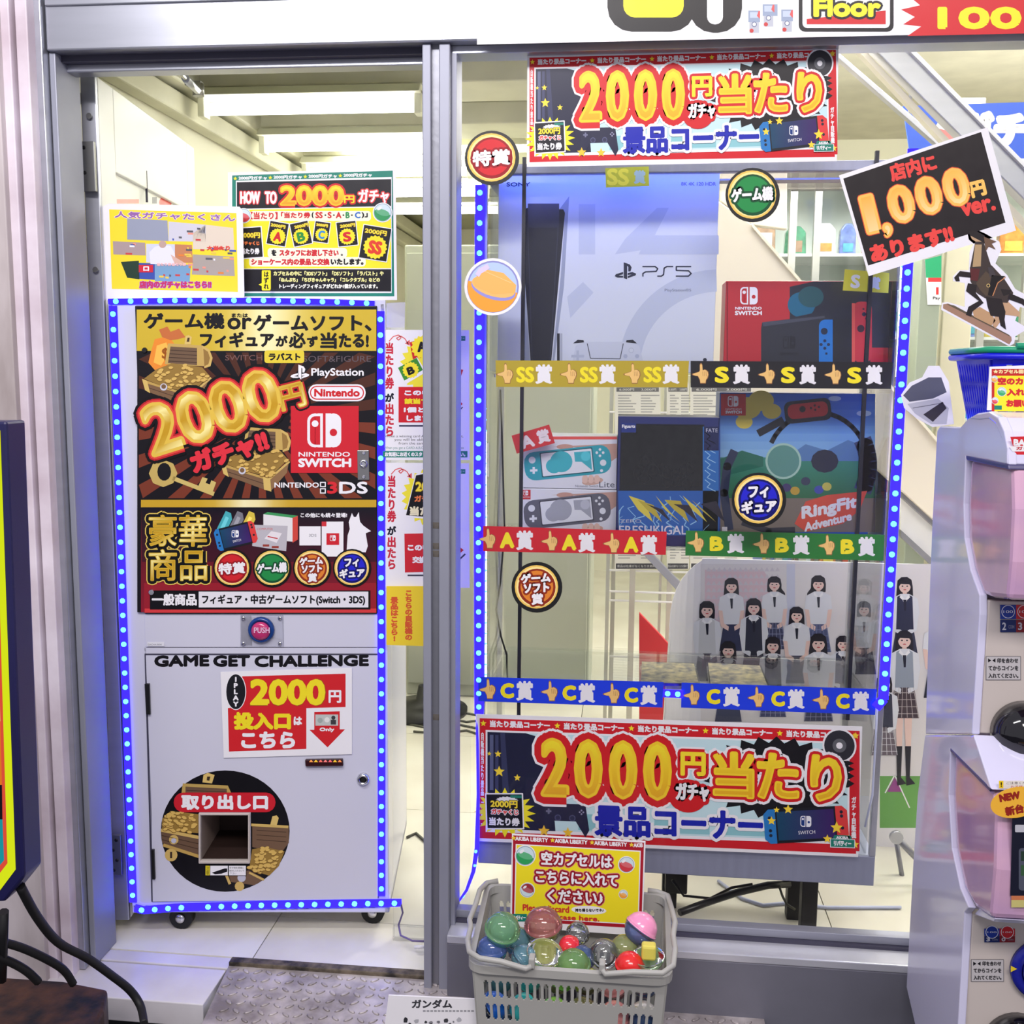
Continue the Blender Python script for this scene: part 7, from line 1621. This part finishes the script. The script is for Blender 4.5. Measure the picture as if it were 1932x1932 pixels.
def girl(cx, cy, s, z, vest=None, skirt=(56, 58, 84), long_=False, tail=None, full=False, plaid=None, lean=0):
    """cx, cy = face centre; s = face radius"""
    H = (34, 30, 40); SK = (238, 206, 196)
    q.poly([(cx - s * 1.35, cy + s * .2), (cx - s * 1.25, cy - s), (cx - s * .6, cy - s * 1.55), (cx + s * .4, cy - s * 1.6), (cx + s * 1.15, cy - s * 1.1), (cx + s * 1.35, cy), (cx + s * (1.5 if long_ else 1.3), cy + s * (3.4 if long_ else 1.4)), (cx + s * .9, cy + s * (3.2 if long_ else 1.5)), (cx - s * .9, cy + s * (3.2 if long_ else 1.5)), (cx - s * (1.6 if long_ else 1.35), cy + s * (3.2 if long_ else 1.3))], H, z)
    if tail: q.poly([(cx + tail * s * .8, cy), (cx + tail * s * 2, cy + s * 1.6), (cx + tail * s * 2.3, cy + s * 4.6), (cx + tail * s * 1.6, cy + s * 4), (cx + tail * s * 1.0, cy + s * 1.6)], H, z)
    q.rect(cx - s * .35, cy + s * .6, cx + s * .35, cy + s * 1.7, (226, 190, 178), z + 1)
    B_ = (226, 228, 236)
    q.poly([(cx - s * .7, cy + s * 1.3), (cx + s * .7, cy + s * 1.3), (cx + s * 2.2, cy + s * 2.1), (cx + s * 2.5, cy + s * 4.6), (cx + s * 1.7, cy + s * 5), (cx + s * 1.5, cy + s * 7.2), (cx - s * 1.5, cy + s * 7.2), (cx - s * 1.7, cy + s * 5), (cx - s * 2.5, cy + s * 4.6), (cx - s * 2.2, cy + s * 2.1)], B_, z + 2)
    for sg_ in (-1, 1): q.poly([(cx + sg_ * s * 1.7, cy + s * 4.6), (cx + sg_ * s * 2.45, cy + s * 4.5), (cx + sg_ * s * 2.0, cy + s * 7.6), (cx + sg_ * s * .6, cy + s * 8.4), (cx + sg_ * s * .5, cy + s * 7.6), (cx + sg_ * s * 1.4, cy + s * 7.0)], SK if not vest or vest[0] < 120 and False else (SK if not vest else B_), z + 2.5)
    if vest: q.poly([(cx - s * 1.3, cy + s * 1.8), (cx - s * .7, cy + s * 1.5), (cx, cy + s * 3.4), (cx + s * .7, cy + s * 1.5), (cx + s * 1.3, cy + s * 1.8), (cx + s * 1.5, cy + s * 7.4), (cx - s * 1.5, cy + s * 7.4)], vest, z + 3)
    q.poly([(cx - s * .7, cy + s * 1.4), (cx, cy + s * 2.3), (cx + s * .7, cy + s * 1.4), (cx + s * .9, cy + s * 1.9), (cx, cy + s * 2.7), (cx - s * .9, cy + s * 1.9)], (244, 244, 248), z + 4); q.poly([(cx - s * .28, cy + s * 2.3), (cx + s * .28, cy + s * 2.3), (cx + s * .2, cy + s * 4.2), (cx - s * .1, cy + s * 4.2)], (30, 32, 50), z + 5)
    q.disc(cx, cy, s, SK, z + 4, ry=s * 1.14, n=22); q.poly([(cx - s * 1.02, cy + s * .1), (cx - s * .98, cy - s * .9), (cx - s * .3, cy - s * 1.35), (cx + s * .6, cy - s * 1.3), (cx + s * 1.0, cy - s * .7), (cx + s * 1.02, cy + s * .1), (cx + s * .75, cy - s * .35), (cx - s * .7, cy - s * .4)], H, z + 5)
    for sg_ in (-1, 1): q.disc(cx + sg_ * s * .4, cy - s * .02, s * .17, (50, 40, 46), z + 5, ry=s * .12, n=10); q.disc(cx + sg_ * s * .55, cy + s * .35, s * .18, (244, 190, 186), z + 5, ry=s * .12, n=10)
    q.disc(cx, cy + s * .58, s * .28, (206, 90, 96), z + 5, ry=s * .1, n=10); q.line([(cx, cy + s * .1), (cx + s * .06, cy + s * .3)], .6, (206, 160, 150), z + 5)
    q.poly([(cx - s * 1.5, cy + s * 7.2), (cx + s * 1.5, cy + s * 7.2), (cx + s * 2.3, cy + s * 12.2), (cx - s * 2.3, cy + s * 12.2)], skirt, z + 2)
    if plaid:
        for k in range(6): u = -1 + k * .4; q.line([(cx + s * u * 1.4, cy + s * 7.3), (cx + s * u * 2.2, cy + s * 12.1)], .9, plaid, z + 3)
        for k in range(4): q.line([(cx - s * (1.55 + k * .22), cy + s * (8.2 + k * 1.1)), (cx + s * (1.55 + k * .22), cy + s * (8.2 + k * 1.1))], .9, plaid, z + 3.3)
    if full:
        for dx in (-.9, .5):
            q.poly([(cx + s * (dx - .5), cy + s * 12.2), (cx + s * (dx + .7), cy + s * 12.2), (cx + s * (dx + .5), cy + s * 17), (cx + s * (dx - .3), cy + s * 17)], SK, z + 1); q.poly([(cx + s * (dx - .4), cy + s * 16.6), (cx + s * (dx + .55), cy + s * 16.6), (cx + s * (dx + .35), cy + s * 21.5), (cx + s * (dx + 1.2), cy + s * 22.5), (cx + s * (dx - .2), cy + s * 22.8)], (40, 40, 52), z + 2)


girl(1380, 1106, 10, 6, None, (54, 58, 90), True); girl(1461, 1103, 10, 6, None, (64, 68, 100), tail=1, plaid=(150, 156, 190)); girl(1544, 1102, 10.5, 6, None, (84, 92, 130), tail=-1, plaid=(130, 140, 180)); girl(1630, 1150, 10, 6, None, (60, 62, 80)); girl(1707, 1106, 11, 6, (44, 48, 76), (50, 54, 80), True)
girl(1334, 1151, 11, 14, (206, 208, 214), (50, 54, 70)); girl(1422, 1146, 11, 14, (50, 52, 70), (44, 46, 62), True); girl(1503, 1161, 10.5, 14, None, (60, 60, 80), True); girl(1590, 1215, 10, 14, (60, 64, 90)); girl(1770, 1170, 12, 14, None, (40, 44, 60), True)
girl(1374, 1227, 11, 22, (60, 62, 80), (70, 74, 100), True); girl(1458, 1218, 11, 22, (60, 60, 76), (70, 74, 110), plaid=(160, 160, 190)); girl(1544, 1214, 12, 22, None, (60, 64, 90), True, plaid=(150, 150, 180)); girl(1706, 1208, 12, 22, (150, 160, 176), (78, 66, 74), True, full=True, plaid=(200, 190, 190))
girl(1668, 1290, 11, 30, (60, 62, 80), (110, 100, 110), plaid=(220, 220, 226)); q.build('print', t)
# standee of grey folded cloth picture beside it (seen past the blue basket)
t, q = sheet('picture_cutout', 'white-edged grey cut-out picture half hidden behind the blue basket', 'cut-out', YP(.0095), [(1700, 745), (1716, 722), (1740, 712), (1752, 690), (1772, 690), (1790, 720), (1800, 800), (1760, 806), (1730, 790), (1706, 770)], .0008)
q.poly([(1704, 746), (1720, 728), (1752, 712), (1776, 712), (1786, 740), (1760, 752), (1716, 758)], (90, 92, 108), 1); q.poly([(1712, 762), (1770, 752), (1790, 770), (1786, 800), (1756, 800), (1726, 780)], (190, 190, 200), 1); q.poly([(1742, 782), (1778, 758), (1786, 770), (1760, 796)], (60, 56, 62), 2); q.line([(1722, 770), (1780, 760)], 1.2, (110, 110, 120), 2); q.build('print', t)
# under the case: track, cables, chair leg
struct('trim_9', MB().box(P(1240, 1660, .95).x, 2.4, .95, 1.0, 0, .035), mat('dirty_cream_metal', (170, 164, 140), .5, .2, .15, 20), .003)
for pts, r, m, l in (([P(1282, 1722, .20), P(1330, 1704, .24), P(1390, 1684, .28), P(1450, 1670, .30), P(1490, 1668, .32)], .008, blackp, 'thick black conduit rising under the display case'), ([P(1268, 1660, .3), P(1290, 1690, .3), P(1340, 1695, .3), P(1380, 1675, .3), P(1420, 1668, .3)], .003, blackp, 'thin black cable hanging below the case beside the conduit'),
                     ([ZP(.005).at(1355, 1662), ZP(.005).at(1400, 1695), ZP(.005).at(1440, 1708), ZP(.005).at(1480, 1704), ZP(.005).at(1560, 1712), ZP(.005).at(1700, 1712)], .004, mat('pale_flex', None), 'pale cable lying on the floor under the display case'), ([P(1470, 1672, .3), P(1476, 1690, .3), P(1484, 1706, .3), P(1500, 1716, .3)], .003, mat('grey_flex', None), 'grey cable looping down beside the rear black leg')):
    mesh('cable', MB().tube(pts, r, 6), m, None, label=l, cat='cable')
ch = thing('folding_stool', 'grey metal stool leg and red seat edge glimpsed under the girls poster', 'stool', ZP(0).at(1740, 1700))
mesh('leg', MB().tube([P(1688, 1576, .55), P(1745, 1636, .55)], .008, 8), alu_d, ch); mesh('pivot', MB().lathe(P(1690, 1578, .55), [(.016, 0), (.016, .01)], 14, 'y'), alu, ch); mesh('seat', MB().lathe(P(1700, 1668, .6), [(.035, -.006), (.035, .006)], 20, 'z'), mat('dusty_red', (196, 120, 112), .6), ch); mesh('leg', MB().tube([P(1690, 1580, .6), P(1705, 1672, .6)], .006, 8), alu_d, ch)
